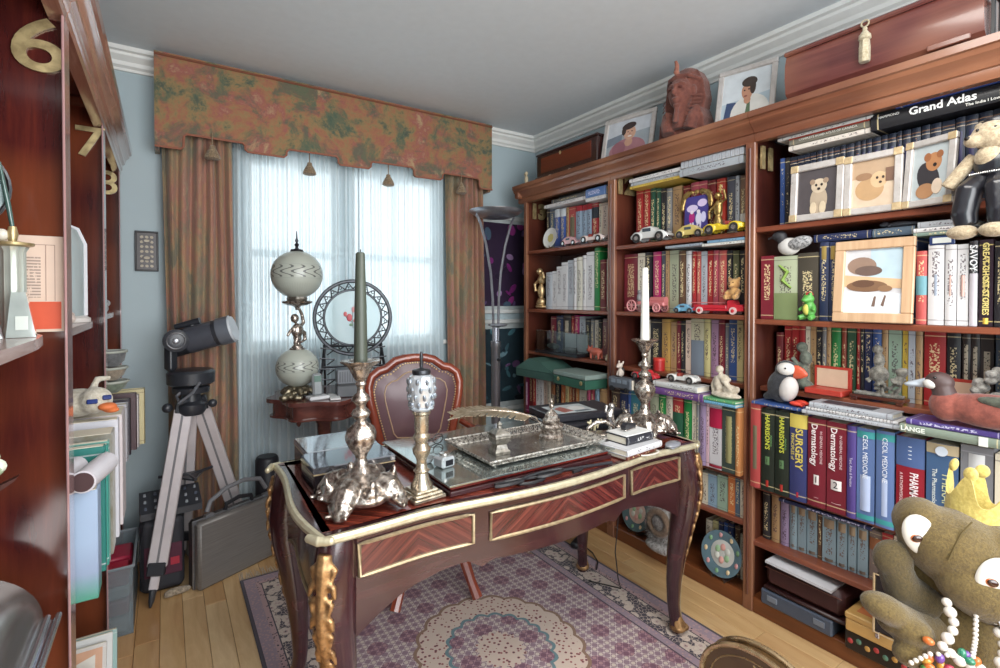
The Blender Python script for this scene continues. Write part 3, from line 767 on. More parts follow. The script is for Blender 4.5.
ROWS['13C']=(2.2,0.985,[
  (2.695, 2.646, 0.238, 'maroon', ''),
  (2.639, 2.574, 0.245, 'navy', ''),
  (2.57, 2.494, 0.255, 'darkpat', ''),
  (2.488, 2.465, 0.248, 'red', ''),
  (2.459, 2.417, 0.254, 'magenta', ''),
  (2.412, 2.359, 0.246, 'greywhite', ''),
  (2.35, 2.313, 0.234, 'black', ''),
  (2.307, 2.276, 0.231, 'grey', ''),
  (2.272, 2.242, 0.229, 'cream', ''),
  (2.24, 2.209, 0.229, 'black', ''),
  (2.204, 2.167, 0.239, 'rosebrown', ''),
])
ROWS['13D']=(2.08,0.56,[
  (2.878, 2.813, 0.315, 'documentary', ''),
  (2.785, 2.748, 0.314, 'darkred', ''),
  (2.743, 2.709, 0.311, 'red', ''),
  (2.703, 2.668, 0.308, 'white', ''),
  (2.665, 2.631, 0.307, 'white', ''),
  (2.627, 2.592, 0.307, 'creamred', ''),
  (2.587, 2.552, 0.302, 'cream', ''),
  (2.547, 2.506, 0.298, 'greybrown', ''),
  (2.5, 2.458, 0.294, 'black', ''),
  (2.443, 2.41, 0.273, 'orange', ''),
  (2.407, 2.374, 0.278, 'creamyellow', ''),
  (2.371, 2.345, 0.28, 'orange', ''),
  (2.342, 2.316, 0.281, 'rust', ''),
  (2.313, 2.289, 0.282, 'orangetan', ''),
  (2.281, 2.216, 0.27, 'cream', ''),
  (2.211, 2.184, 0.279, 'pink', ''),
  (2.182, 2.149, 0.286, 'pinkred', ''),
  (2.146, 2.114, 0.304, 'paleblue', ''),
  (2.107, 2.045, 0.32, 'tan', ''),
])

SP={}
rb=random.Random(11)
DEP={'11D':0.24,'11E':0.2,'11C':0.16,'11B':0.22,'11A':0.19,'12A':0.2,'12B':0.2,'12C':0.17,'12D':0.22,'12E':0.17,'12F':0.18,'13A':0.2,'13B':0.22,'13C':0.17,'13D':0.22}
used_labels={}
for key,(xp,base,bs) in ROWS.items():
    bay=int(key[:2]); lo,hi=BAYS[bay]
    grp='books '+ROWDESC[key][0]
    for i,(ya,yb,h,col,ex) in enumerate(bs):
        y1,y0=ya,yb
        if col=='documentary': y1,y0=hi-0.001,hi-0.036
        y1=min(y1,hi-0.001); y0=max(y0,lo+0.001)
        if y1-y0<0.006: continue
        if key=='11C': h=min(h,0.262)
        if key=='12E': h=min(h,0.174)
        if key=='12D': h=min(h,0.296)
        if key=='13D': h=min(h,0.27)
        if key=='12B': h=min(h,0.318)
        if key=='11E' and i<11: h=min(h,0.205)
        t=y1-y0-0.0012; jx=rb.uniform(0,0.006); soft=rb.random()<0.4 or h<0.2
        vis='%s book, %s from window end %s'%(NAME.get(col,col),ORD[i],ROWDESC[key][0])
        if key=='11A': jx=0
        d=DEP[key]; d=min(d,2.409-xp-jx)
        dens=0.5
        r=book(xp+jx,y0,base+0.001,t,h,d,col,vis,grp,soft=soft,mark={'ghost':(226,206,130),'documentary':(230,200,220),'set':(104,74,56),'encyc':(170,120,80),'savoy':(230,230,230),'darkpat':(210,196,170),'greybox':(150,150,154)}.get(col),dens=-2 if key=='11D' else 0.1 if key=='11A' else (1.2 if col in('darkpat','documentary') else 0.5))
        SP[key,i]=(r,t,h)
        if soft: r['_soft']=1
        if col=='redtop': bband(r,t,h,0.86,0.999,(168,44,52))
        if col=='redblack': bband(r,t,h,0.62,0.88,(40,48,56))
        if col=='bluewhite': bband(r,t,h,0.8,0.999,(206,212,216))
        if col=='set':
            bband(r,t,h,0.74,0.92,(158,136,110),inset=t*0.12)
            bband(r,t,h,0.04,0.10,(110,96,84),inset=t*0.2)
        if col=='encyc':
            bband(r,t,h,0.895,0.905,(176,158,140)); bband(r,t,h,0.30,0.84,(52,50,86),inset=t*0.15)
        if col=='greybrown': bband(r,t,h,0.62,0.86,(150,96,62))
        if col=='creamblue': bband(r,t,h,0.0,0.62,(118,128,140))
        if col=='redgreen': bband(r,t,h,0.28,0.74,(46,88,66))
        if col=='whitered': bband(r,t,h,0.63,0.93,(166,34,66)); bband(r,t,h,0.02,0.06,(150,40,60))
        if col=='gecko': bband(r,t,h,0.0,0.42,(126,140,96))
        if col=='navygold': bband(r,t,h,0.78,0.95,(150,126,66),inset=t*0.1)
        if col=='redyellow': bband(r,t,h,0.1,0.9,(206,176,100),inset=t*0.3)
        if col=='darkgreengold': bband(r,t,h,0.15,0.85,(140,134,92),inset=t*0.28)
        if col=='salmon': bband(r,t,h,0.22,0.74,(110,104,82),inset=t*0.15)
        if col=='brownwhite': bband(r,t,h,0.0,0.35,(206,200,192))
def q(k,i): return SP[k,i]
for i in (1,2):
    r,t,h=q('11D',i); btext(r,"HARRISON'S",t,h,0.72,0.026,(196,200,74),bold=0.0006); btext(r,"PRINCIPLES",t,h,0.62,0.009,(120,170,110),off=0.22)
    bband(r,t,h,0.05,0.13,(176,52,44),inset=t*0.28); bband(r,t,h,0.32,0.42,(92,124,84),inset=t*0.2); btext(r,str(i),t,h,0.37,0.02,(30,50,30),False)
r,t,h=q('11D',3); bband(r,t,h,0.84,0.999,(206,186,92)); btext(r,"SURGERY",t,h,0.60,0.038,(214,196,96),bold=0.0008,off=0.42); btext(r,"PRINCIPLES of",t,h,0.62,0.017,(214,196,96),off=0.8); bband(r,t,h,0.04,0.10,(170,44,60),inset=t*0.35)
for i in (4,5):
    r,t,h=q('11D',i); btext(r,"Dermatology",t,h,0.70,0.03,(236,226,224),bold=0.0004,off=0.62); btext(r,"IN GENERAL MEDICINE",t,h,0.68,0.012,(226,200,200),off=0.25)
    bband(r,t,h,0.25,0.36,(232,226,222),inset=t*0.22); btext(r,str(i-3),t,h,0.305,0.034,(40,30,36),False,sp=0.0066); bband(r,t,h,0.10,0.105,(220,190,190),inset=t*0.25)
r,t,h=q('11D',6); btext(r,"Text, Atlas & Practice",t,h,0.5,0.012,(206,200,226))
for i in (7,8):
    r,t,h=q('11D',i); bband(r,t,h,0.90,0.97,(64,150,150)); bband(r,t,h,0.03,0.08,(64,150,150)); btext(r,"CECIL MEDICINE",t,h,0.70,0.021,(232,236,244)); bband(r,t,h,0.12,0.50,(176,190,220),inset=t*0.2)
r,t,h=q('11D',9); bband(r,t,h,0.70,0.999,(74,96,140)); btext(r,"PHARMACOTHERAPY",t,h,0.34,0.032,(238,228,228),off=0.36,bold=0.0006,sx=0.66); btext(r,"A PATHOPHYSIOLOGIC APPROACH",t,h,0.34,0.012,(232,200,200),off=0.8)
for k in range(4): bband(r,t,h,0.78+0.04*k,0.788+0.04*k,(216,222,232),inset=t*0.35,sp=0.005)
r,t,h=q('11D',10); bband(r,t,h,0.90,0.999,(176,160,130)); btext(r,"THERAPEUTICS",t,h,0.42,0.03,(196,196,150),off=0.36); btext(r,"The Pharmacological Basis of",t,h,0.45,0.017,(220,224,214),off=0.72); b=MB().cyl((-0.0052,t/2,h*0.93),(-0.0068,t/2,h*0.93),t*0.2,seg=20); obj('emblem',b,flat((206,214,224),0.4),r)
r,t,h=q('11D',11); bband(r,t,h,0.80,0.93,(196,196,196),inset=t*0.25)
r,t,h=q('11B',10); btext(r,"GREAT GHOST STORIES",t,h,0.55,0.021,(226,208,130),bold=0.0004); bband(r,t,h,0.03,0.10,(216,180,70),inset=t*0.3)
r,t,h=q('11B',9); btext(r,"SAVOY",t,h,0.80,0.026,(235,235,235),bold=0.0005); bband(r,t,h,0.0,0.62,(196,190,196))
r,t,h=q('11B',5); bband(r,t,h,0.40,0.66,(104,150,160)); 
for i in (6,7,8):
    r,t,h=q('11B',i); bband(r,t,h,0.36,0.62,(150,160,176) if i==6 else (196,160,150),inset=t*0.3)
# frog on the cream and green book: a small green lizard shape
r,t,h=q('11B',1); obj('lizard_picture',MB().tube([(-0.0062,t*0.25,h*0.5),(-0.0062,t*0.6,h*0.62),(-0.0062,t*0.4,h*0.75),(-0.0062,t*0.75,h*0.86)],[0.004,0.008,0.008,0.004],6),flat((120,150,60),0.5),r)
# ------------------------------------------------------------ books lying flat
def lie(x,y1,y0,z,t,d,col,label,soft=False,mark=None,dens=0.3,rz=0):
    r=book(x,y1,z,t,y1-y0,d,col,label,None,lying=True,soft=soft,mark=mark,dens=dens)
    if rz: r.matrix_basis=TR(x,y1,z)@RZ(rz)@RX(90)
    return r,t,y1-y0
def ltext(r,t,h,s,size,c,pos=0.5,sx=1.0,bold=0.0,off=0.5):
    text(s,size,mat_axes((-0.0056,t*off,h*pos),(0,0,1),(0,1,0),(-1,0,0)),flat(c,0.4,var=0),r,'lettering',0.0003,'CENTER',bold,0,sx)
# ============================================================ THINGS IN THE RIGHT-HAND BOOKCASE
def lyb(x,y1,y0,z,t,d,col,label,**k):
    return lie(x,y1,y0,z+0.001,t-0.001,d,col,label,**k)
# over the medical books
lyb(2.045,1.18,0.985,0.909,0.012,0.16,'blue','thin blue book lying on the medical textbooks under the puffin')
lyb(2.035,0.975,0.665,0.909,0.014,0.2,'greywhite','pale grey notebook lying lowest in the pile between the puffin and the duck')
r,t,h=lyb(2.045,0.965,0.672,0.9235,0.011,0.19,'white','white spiral notebook lying in the middle of the pile beside the puffin')
b=MB()
for k in range(26): b.tube([(-0.001+0.004*math.cos(a),0.006+0.007*math.sin(a),0.01+k*0.0105) for a in [i*PI/3 for i in range(6)]],0.0008,4,True)
o=obj('spiral_binding',b,SILV2(),r); o['kind']='stuff'
r,t,h=lyb(2.05,0.955,0.69,0.935,0.02,0.098,'greywhite','pale grey binder with a dark cover panel, topmost beside the puffin')
obj('cover_panel',MB().box(0.02,0.085,t,t+0.001,0.03,0.2),flat((66,70,78),0.3),r,None)
r,t,h=lyb(2.022,0.66,0.41,0.909,0.028,0.2,(128,140,126),'grey green book lying across the tall textbooks under the duck decoy',dens=-2)
ltext(r,t,h,'LANGE',0.02,(226,230,220),0.14,bold=0.0006); bb=MB().box(-0.006,0.0,-0.0002,t+0.0002,h*0.78,h*0.86); obj('shelf_label',bb,flat((220,220,214),0.5),r,None)
r,t,h=lyb(2.026,0.645,0.41,0.938,0.018,0.12,'purple','purple book lying topmost directly beneath the duck decoy',dens=0.6,mark=(210,208,232))
r,t,h=lyb(2.092,1.09,0.765,0.518,0.013,0.2,'navy','thin navy book lying on the pale blue grey set under the medical shelf',dens=0.6,mark=(210,208,232))
# over the encyclopaedia row
Z=1.953
r,t,h=lyb(2.15,1.09,0.80,Z,0.02,0.2,(214,206,196),'cream book lying under the road atlas in the top shelf pile')
r,t,h=lyb(2.145,1.085,0.80,Z+0.021,0.026,0.2,(120,116,104),'grey and red road atlas lying in the top shelf pile',dens=-2)
ltext(r,t,h,'COMPLETE ROAD ATLAS OF CANADA',0.012,(226,224,214),0.5)
bb=MB().box(-0.0062,0.02,t*0.84,t+0.0006,0,h*0.999); obj('red_cover_edge',bb,flat((150,52,38),0.5),r,None)
lyb(2.14,1.13,0.79,Z+0.048,0.012,0.2,(206,204,200),'thin white book lying highest at the window end of the top shelf')
r,t,h=lyb(2.14,0.795,0.43,Z,0.056,0.2,(26,26,30),'thick black atlas lying under the cornice beside the road atlas',dens=-2)
ltext(r,t,h,'Grand Atlas',0.036,(238,238,236),0.55,bold=0.0008,off=0.62); ltext(r,t,h,'HAMMOND',0.012,(220,220,216),0.15,off=0.72); ltext(r,t,h,'The India I Love',0.013,(230,228,220),0.83,off=0.2)
r,t,h=lyb(2.135,0.72,0.43,Z+0.058,0.018,0.2,(48,72,142),'blue book lying topmost on the black atlas',dens=-2)
ltext(r,t,h,'LES BALLETS RUSSES DE DIAGHILEV',0.0115,(214,218,232),0.58); bb=MB().box(-0.006,0,0.002,t-0.002,0.01,0.04); obj('spine_label',bb,flat((150,190,210),0.4),r,None)
# shelf with the big frame
lyb(2.14,0.985,0.79,1.568,0.03,0.18,'navy','navy book lying on the navy and gold books behind the wooden photo frame')
lyb(2.12,0.66,0.53,1.557,0.012,0.18,(120,140,130),'green book lying lowest on the white books')
lyb(2.12,0.66,0.53,1.57,0.014,0.18,'white','white book lying in the middle on the white books')
lyb(2.125,0.65,0.52,1.585,0.02,0.18,'greywhite','pale grey book lying highest on the white books beside the dressed bear')
# middle bay tops
lyb(2.12,1.92,1.56,1.941,0.014,0.2,(206,176,80),'thin yellow edged book lying lowest beside the number twelve',soft=True)
lyb(2.125,1.915,1.57,1.956,0.018,0.2,'greywhite','pale grey book lying in the pile beside the number twelve')
lyb(2.118,1.92,1.565,1.975,0.02,0.2,'white','white book lying highest beside the number twelve')
lyb(2.11,1.590,1.262,1.941,0.036,0.2,(168,174,180),'thick pale grey book lying under the row of white journals')
for i in range(15):
    ya=1.58-i*0.0216; book(2.105,ya-0.0195,1.979,0.019,0.0315,0.16,'greywhite','slim white journal, %s from the window end in the row under the cornice'%ORD[i],'white journals standing under the cornice',soft=True,mark=(150,150,156),dens=0.1)
lyb(2.105,1.668,1.462,1.597,0.013,0.19,(150,160,170),'thin grey book lying over the rose books under the gilt frame')
lyb(2.10,1.458,1.25,1.590,0.012,0.19,(206,206,200),'thin white book lying under the yellow toy cars, below the shelf',soft=True)
lyb(2.10,1.43,1.25,1.603,0.012,0.19,(120,156,184),'thin pale blue book lying on a white one above the teddy bear',soft=True)
r,t,h=lyb(2.035,1.70,1.405,0.874,0.036,0.1,(110,74,134),'purple book lying under the white toy roadster')
r,t,h=lyb(2.03,1.68,1.43,0.912,0.028,0.1,(206,206,204),'thick white book lying on the purple one under the white toy roadster')
lyb(2.04,1.40,1.25,0.874,0.014,0.1,(112,170,200),'thin sky blue book lying under the white stone figures')
lyb(2.038,1.402,1.25,0.889,0.013,0.1,(90,160,110),'thin green book lying under the white stone figures')
# window bay tops
lyb(2.12,2.665,2.262,1.945,0.022,0.2,'white','white book lying beneath the dark one beside the number thirteen')
lyb(2.13,2.60,2.262,1.968,0.026,0.2,(92,92,92),'dark grey book lying on the white one beside the number thirteen')
lyb(2.11,2.254,2.088,1.924,0.022,0.2,'white','white book lying under the blue one at the top of the window bay')
r,t,h=lyb(2.11,2.254,2.088,1.947,0.05,0.2,(84,116,168),'thick blue book lying highest in the window bay',dens=0.6,mark=(210,208,232))
# ---- picture print helper: coloured shapes in thin layers on a board. coordinates 0..1 (u right, v up)
def pprint(parent,M,w,h,bgc,shapes,name='photograph'):
    b=MB(); mats=[flat(bgc,0.35,var=0.12)]; b.box(0,w,0,h,-0.001,0.0,M); z=0.0
    for s in shapes:
        c=s[1]; m=flat(c,0.4,var=0.12)
        if m not in mats: mats.append(m)
        b.cur=mats.index(m); z+=0.00035
        if s[0]=='e':
            _,_,cx,cy,rx,ry=s[:6]; rot=s[6] if len(s)>6 else 0; pts=[]
            for k in range(22):
                a=2*PI*k/22; x=rx*math.cos(a)*w; y=ry*math.sin(a)*h; pts.append((cx*w+x*math.cos(rot)-y*math.sin(rot),cy*h+x*math.sin(rot)+y*math.cos(rot)))
        else: pts=[(p[0]*w,p[1]*h) for p in s[2]]
        pts=[(min(max(p[0],0),w),min(max(p[1],0),h)) for p in pts]
        b.prism(pts,0,z,M)
    b.cur=0; o=obj(name,b,mats,parent,None); return o
def frame4(parent,M,w,h,fw,th,mat,name='frame_rail',bev=0.004):
    b=MB(); 
    for (x0,x1,y0,y1) in ((0,w,0,fw),(0,w,h-fw,h),(0,fw,fw,h-fw),(w-fw,w,fw,h-fw)): b.rbox(x0,x1,y0,y1,0,th,bev,M)
    return b
def pic(name,label,cat,x,y,z,w,h,fw,mat,bgc,shapes,tilt=8,yaw=0,th=0.015,group=None,corner=None,stand=True):
    """frame standing on z, facing -x, bottom centre at (x,y,z); tilt leans back"""
    r=thing(name,label,cat,(x,y,z),0,group); r.rotation_euler=(0,math.radians(tilt),math.radians(yaw))
    M=mat_axes((0,w/2,0),(0,-1,0),(0,0,1),(-1,0,0))
    for (x0,x1,y0,y1) in ((0,w,0,fw),(0,w,h-fw,h),(0,fw,fw+0.0003,h-fw-0.0003),(w-fw,w,fw+0.0003,h-fw-0.0003)): obj('frame_rail',MB().rbox(x0,x1,y0,y1,0,th,0.003,M),mat,r,None)
    if corner: 
        for cx in (0,w-fw*1.1):
            for cy in (0,h-fw*1.1): obj('corner_mount',MB().rbox(cx,cx+fw*1.1,cy,cy+fw*1.1,th,th+0.003,0.003,M),corner,r,None)
    pprint(r,M@TR(fw,fw,0.004),w-2*fw,h-2*fw,bgc,shapes)
    obj('backing',MB().box(0.002,w-0.002,0.002,h-0.002,-0.004,-0.0005,M),flat((60,48,40),0.8),r,None)
    if stand: 
        a=math.radians(tilt); L=h*0.6; d=L*math.sin(a)*1.15+0.02
        obj('strut',MB().tube([(0.005,0,L),(d*math.cos(a)+0.01,0,d*math.sin(a)*-0.0+0.012+d*0.1)],0.006,6),flat((60,48,40),0.8),r)
    return r
MATTE=lambda c: flat(c,0.5)
GLD=metalm('pale_gold',(214,190,150),0.35,(160,130,92),0.4,50,0.1,0.4)
SFR=metalm('silver_frame',(206,200,196),0.3,(160,150,140),0.3,30,0.05,0.35)
dogbg=(92,84,82)
pic('framed_photo','silver and gold photo frame of a pale terrier sitting on a dark ground','photo frame',2.105,0.962,1.651,0.192,0.225,0.026,SFR,(78,72,74),[('e',(176,158,136),.55,.30,.22,.30),('e',(196,178,154),.55,.62,.20,.16),('e',(150,128,108),.38,.72,.07,.06),('e',(150,128,108),.72,.72,.07,.06),('e',(40,34,34),.48,.64,.03,.03),('e',(40,34,34),.62,.64,.03,.03),('e',(44,36,36),.55,.55,.04,.03),('e',(206,188,160),.42,.12,.08,.14),('e',(206,188,160),.66,.12,.08,.14)],4,0,group=None,corner=GLD)
pic('framed_photo','silver and gold photo frame of a sandy dog lying in bright light','photo frame',2.105,0.776,1.651,0.178,0.218,0.024,SFR,(206,184,160),[('p',(178,150,122),[(0,.62),(1,.72),(1,1),(0,1)]),('e',(186,150,110),.42,.38,.34,.24),('e',(206,174,136),.64,.56,.2,.17),('e',(150,116,88),.28,.66,.2,.08),('e',(60,46,40),.60,.60,.03,.03),('e',(60,46,40),.74,.60,.03,.03),('e',(70,56,50),.68,.50,.035,.025),('p',(120,90,74),[(.8,.5),(1,.5),(1,.78),(.8,.78)])],4,0,corner=GLD)
pic('framed_photo','silver and gold photo frame of a black and tan dog, beside the dressed bear','photo frame',2.088,0.612,1.651,0.15,0.225,0.022,SFR,(176,184,186),[('e',(54,50,54),.45,.40,.30,.30,.3),('e',(176,124,84),.58,.68,.22,.17),('e',(150,96,62),.40,.78,.10,.08),('e',(150,96,62),.74,.80,.09,.07),('e',(30,26,28),.62,.62,.05,.035),('e',(170,126,90),.40,.16,.26,.14),('e',(216,196,176),.72,.22,.14,.14)],6,-16,corner=GLD)
wf=wood('pale_frame_wood',(176,138,104),(222,192,158),'z',1,0.4,0.2)
pic('framed_photo','large pale wooden frame holding a photograph of a turtle on a table','photo frame',2.10,0.774,1.262,0.245,0.298,0.034,wf,(206,204,206),[('p',(184,204,214),[(.45,.55),(1,.5),(1,1),(.45,1)]),('e',(150,124,108),.30,.74,.26,.14),('e',(110,90,82),.42,.66,.24,.08),('p',(214,178,140),[(0,.42),(1,.38),(1,.52),(0,.60)]),('e',(130,98,74),.40,.42,.36,.09),('e',(104,76,60),.34,.46,.20,.06),('e',(146,112,84),.72,.38,.12,.05),('p',(226,232,238),[(0,0),(1,0),(1,.30),(0,.34)]),('p',(120,96,84),[(.5,.10),(.54,.26),(.58,.26),(.56,.10)]),('p',(120,96,84),[(.66,.12),(.72,.28),(.75,.27),(.71,.10)])],5,0)
# large framed shapes on top of the case
pic('framed_photo','gilt framed portrait photograph of a smiling person in a pink shirt atop the bookcase','photo frame',2.16,1.985,2.131,0.33,0.262,0.026,SFR,(158,166,172),[('p',(196,200,206),[(0,.55),(1,.62),(1,1),(0,1)]),('p',(120,130,142),[(0,.3),(.35,.4),(.35,.62),(0,.55)]),('e',(168,118,126),.50,.12,.42,.34),('e',(150,100,110),.30,.20,.16,.2),('e',(196,152,128),.52,.34,.09,.12),('e',(206,162,138),.53,.60,.135,.20),('e',(60,46,44),.50,.80,.16,.10,.1),('e',(60,46,44),.39,.68,.05,.12),('e',(70,50,46),.49,.63,.018,.014),('e',(70,50,46),.58,.63,.018,.014),('e',(236,226,220),.54,.50,.045,.018),('e',(182,134,112),.54,.57,.016,.03)],12,10,th=0.014)
pic('framed_photo','gilt framed photograph of a person in a white coat beside the long chest','photo frame',2.20,1.318,2.1345,0.255,0.30,0.024,SFR,(174,190,200),[('p',(206,212,216),[(0,.4),(1,.5),(1,1),(0,1)]),('p',(60,76,110),[(.05,.05),(.3,.0),(.3,.4),(.1,.42)]),('e',(214,212,206),.60,.14,.40,.36),('p',(90,110,84),[(.5,.05),(.62,.05),(.6,.36),(.54,.36)]),('e',(186,136,110),.52,.56,.11,.16,.15),('e',(66,54,48),.56,.76,.16,.10),('e',(66,54,48),.64,.64,.06,.14),('e',(186,136,110),.54,.40,.07,.08),('e',(56,40,36),.47,.60,.018,.014),('e',(56,40,36),.56,.61,.018,.014),('e',(140,80,72),.50,.48,.035,.014)],14,14,th=0.014)
# gilt ornate frame with three cartoon-free children figures (people with umbrellas), middle bay
fr=thing('framed_photo','ornate gilt frame with purple picture of small figures under umbrellas','photo frame',(2.160,1.537,1.642)); fr.rotation_euler=(0,math.radians(4),0)
M=mat_axes((0,0.095,0),(0,-1,0),(0,0,1),(-1,0,0))
b=MB(); rn=random.Random(2)
def ring(w,h,arch,k,off):
    pts=[]
    for i in range(k):
        a=2*PI*i/k; ca,sa=math.cos(a),math.sin(a); e=4.0; pts.append((0.095+math.copysign(abs(ca)**(2/e),ca)*(w/2+off),h/2+0.01+math.copysign(abs(sa)**(2/e),sa)*(h/2+off)))
    return pts
for k,(px,pz) in enumerate(ring(0.135,0.205,0,52,0.012)): b.ell((px,pz,0.006),(0.011+rn.random()*0.006,0.011+rn.random()*0.006,0.008),None,8,6)
b0=b; b=MB(); b.add(b0.v,b0.f,M)
melted('ornate_border',b,metalm('old_gold',(190,160,100),0.32,(92,70,40),0.6,50,0.4),fr,0.0035,2)
pprint(fr,M@TR(0.03,0.022,0.002),0.13,0.185,(70,62,132),[('e',(210,196,226),.32,.68,.24,.10),('e',(214,196,230),.74,.80,.2,.10),('e',(176,44,120),.32,.44,.12,.16),('e',(226,214,226),.32,.58,.07,.05),('e',(214,210,232),.62,.40,.13,.16),('e',(226,216,226),.60,.58,.07,.05),('e',(206,204,236),.82,.42,.10,.14),('p',(224,214,232),[(.26,.08),(.31,.08),(.31,.3),(.26,.3)]),('p',(224,214,232),[(.36,.08),(.41,.08),(.41,.3),(.36,.3)]),('p',(214,206,232),[(.56,.08),(.61,.08),(.61,.28),(.56,.28)]),('p',(214,206,232),[(.68,.1),(.73,.1),(.73,.3),(.68,.3)])],'picture')
# ---- toy cars
def car(label,x,y,z,L,col,rz=90,style='coupe',cat='toy car',name='toy_car',wheelc=(40,38,38),group=None):
    r=thing(name,label,cat,(x,y,z+0.0008),math.radians(rz),group); w=L*0.36; R=L*0.11; m=flat(col,0.22,0,0.6,0.02)
    if style=='coupe': P=[(-.5,.09),(-.5,.17),(-.42,.21),(-.28,.23),(-.17,.34),(.06,.36),(.18,.25),(.40,.22),(.49,.17),(.5,.09)]
    elif style=='beetle': P=[(-.5,.08),(-.48,.16),(-.38,.26),(-.22,.36),(0,.40),(.16,.36),(.26,.25),(.40,.21),(.49,.14),(.5,.08)]
    elif style=='open': P=[(-.5,.08),(-.5,.18),(-.44,.23),(-.2,.24),(-.16,.19),(.05,.19),(.09,.25),(.38,.23),(.5,.18),(.5,.08)]
    else: P=[(-.5,.10),(-.5,.24),(-.2,.26),(-.18,.16),(.0,.16),(.02,.30),(.1,.30),(.12,.24),(.46,.22),(.5,.10)]
    Q=mat_axes((0,-w/2,0),(1,0,0),(0,0,1),(0,-1,0)); b=MB(); Pn=[(p[0]*L,p[1]*L) for p in P]
    b.prism(Pn,-w*0.90,-w*0.10,Q)
    body=link('body',b.mesh('body',35),m,r); md=body.modifiers.new('b','BEVEL'); md.width=L*0.02; md.segments=2; md.limit_method='ANGLE'
    for sx in (-.31,.31):
        for sy in (-1,1):
            whl=obj('wheel',MB().cyl((sx*L,sy*w*0.5,R),(sx*L,sy*w*0.36,R),R,seg=14),flat(wheelc,0.6),r); obj('hub_cap',MB().cyl((sx*L,sy*w*0.53,R),(sx*L,sy*w*0.49,R),R*0.5,seg=10),SILV2(),whl)
            obj('fender',MB().ell((sx*L,sy*w*0.40,R*1.25),(R*1.45,w*0.10,R*1.05),None,12,8),m,r)
    if style in('coupe','beetle'):
        for sy in (-1,1): obj('side_window',MB().rbox(-.16*L,.07*L,sy*w*0.402-0.0012,sy*w*0.402+0.0012,.24*L,.32*L,0.001),flat((70,80,90),0.15),r,None)
    else:
        obj('windscreen',MB().box(.07*L,.085*L,-w*0.34,w*0.34,.24*L,.34*L),glassm('toy_glass'),r,None); obj('seat',MB().rbox(-.16*L,-.06*L,-w*0.32,w*0.32,.19*L,.28*L,0.002),flat((150,60,50),0.6),r,None)
    obj('bumper',MB().rbox(.485*L,.52*L,-w*0.38,w*0.38,.08*L,.115*L,0.001),SILV2(),r,None)
    for sy in (-1,1): obj('headlamp',MB().ell((.46*L,sy*w*0.25,.19*L),L*0.028,None,8,6),SILV2(),r)
    return r
car('white toy car parked before the red books on the shelf of the gilt frame',2.128,1.775,1.641,0.225,(206,206,204),-86,'coupe')
car('yellow beetle-shaped toy car parked before the gilt frame',2.128,1.535,1.641,0.16,(196,176,106),-86,'beetle')
car('bright yellow convertible toy car beside the bronze figure',2.112,1.35,1.641,0.19,(206,178,44),92,'open')
car('small blue toy car on the shelf with the teddy bear',2.125,1.568,1.276,0.115,(106,156,184),-86,'beetle')
car('red toy car beside the candle, in front of the cream book',2.06,1.755,0.93,0.15,(180,38,48),92,'coupe')
car('white toy roadster on the pile of flat books',2.085,1.545,0.9405,0.16,(206,204,200),-88,'open')
car('pink and white toy car beside the small white plate',2.128,2.41,1.676,0.15,(196,150,152),-88,'beetle')
car('white toy convertible with red seats at the top of the window bay',2.128,2.20,1.676,0.19,(214,196,190),-88,'open')
# support for red car: a flat box
tag(obj('flat_box',MB().rbox(-0.05,0.05,-0.055,0.052,0,0.055,0.003),flat((48,40,44),0.4)),'low black box lying under the red toy car','box').location=(2.09,1.759,0.874)
t0=thing('round_tin','round red tin standing behind the red toy car','tin',(2.178,1.765,0.966)); obj('can',MB().lathe([(0.03,0),(0.03,0.05),(0.028,0.052)],20),flat((176,40,40),0.35),t0); obj('lid',MB().lathe([(0.0315,0.052),(0.0315,0.065),(0.028,0.068)],20),flat((196,60,50),0.35),t0)
# red fire engine
r=thing('toy_fire_engine','red toy fire engine with a long ladder beneath the teddy bear','toy truck',(2.13,1.385,1.2765),math.radians(-88))
RD=flat((188,44,56),0.3,0,0.4)
obj('chassis',MB().rbox(-0.125,0.125,-0.026,0.026,0.014,0.024,0.002),RD,r,None)
obj('cab',MB().prism([(0.05,0.024),(0.05,0.062),(0.075,0.064),(0.085,0.045),(0.122,0.042),(0.125,0.024)],-0.024,0.024,mat_axes((0,0,0),(1,0,0),(0,0,1),(0,-1,0))),RD,r,30)
obj('engine_bed',MB().rbox(-0.12,0.045,-0.022,0.022,0.024,0.042,0.003),RD,r,None)
lb=obj('ladder',MB().box(-0.14,0.03,-0.012,-0.009,0.05,0.054).box(-0.14,0.03,0.009,0.012,0.05,0.054),flat((196,110,110),0.4),r,None)
for k in range(9): obj('rung',MB().box(-0.135+k*0.019,-0.132+k*0.019,-0.010,0.010,0.0505,0.0535),flat((196,110,110),0.4),lb,None)
for sx in (-0.085,0.08):
    for sy in (-1,1):
        w=obj('wheel',MB().cyl((sx,sy*0.032,0.016),(sx,sy*0.024,0.016),0.0165,seg=16),flat((206,180,176),0.5),r)
        obj('hub_cap',MB().cyl((sx,sy*0.034,0.016),(sx,sy*0.031,0.016),0.008,seg=10),RD,w)
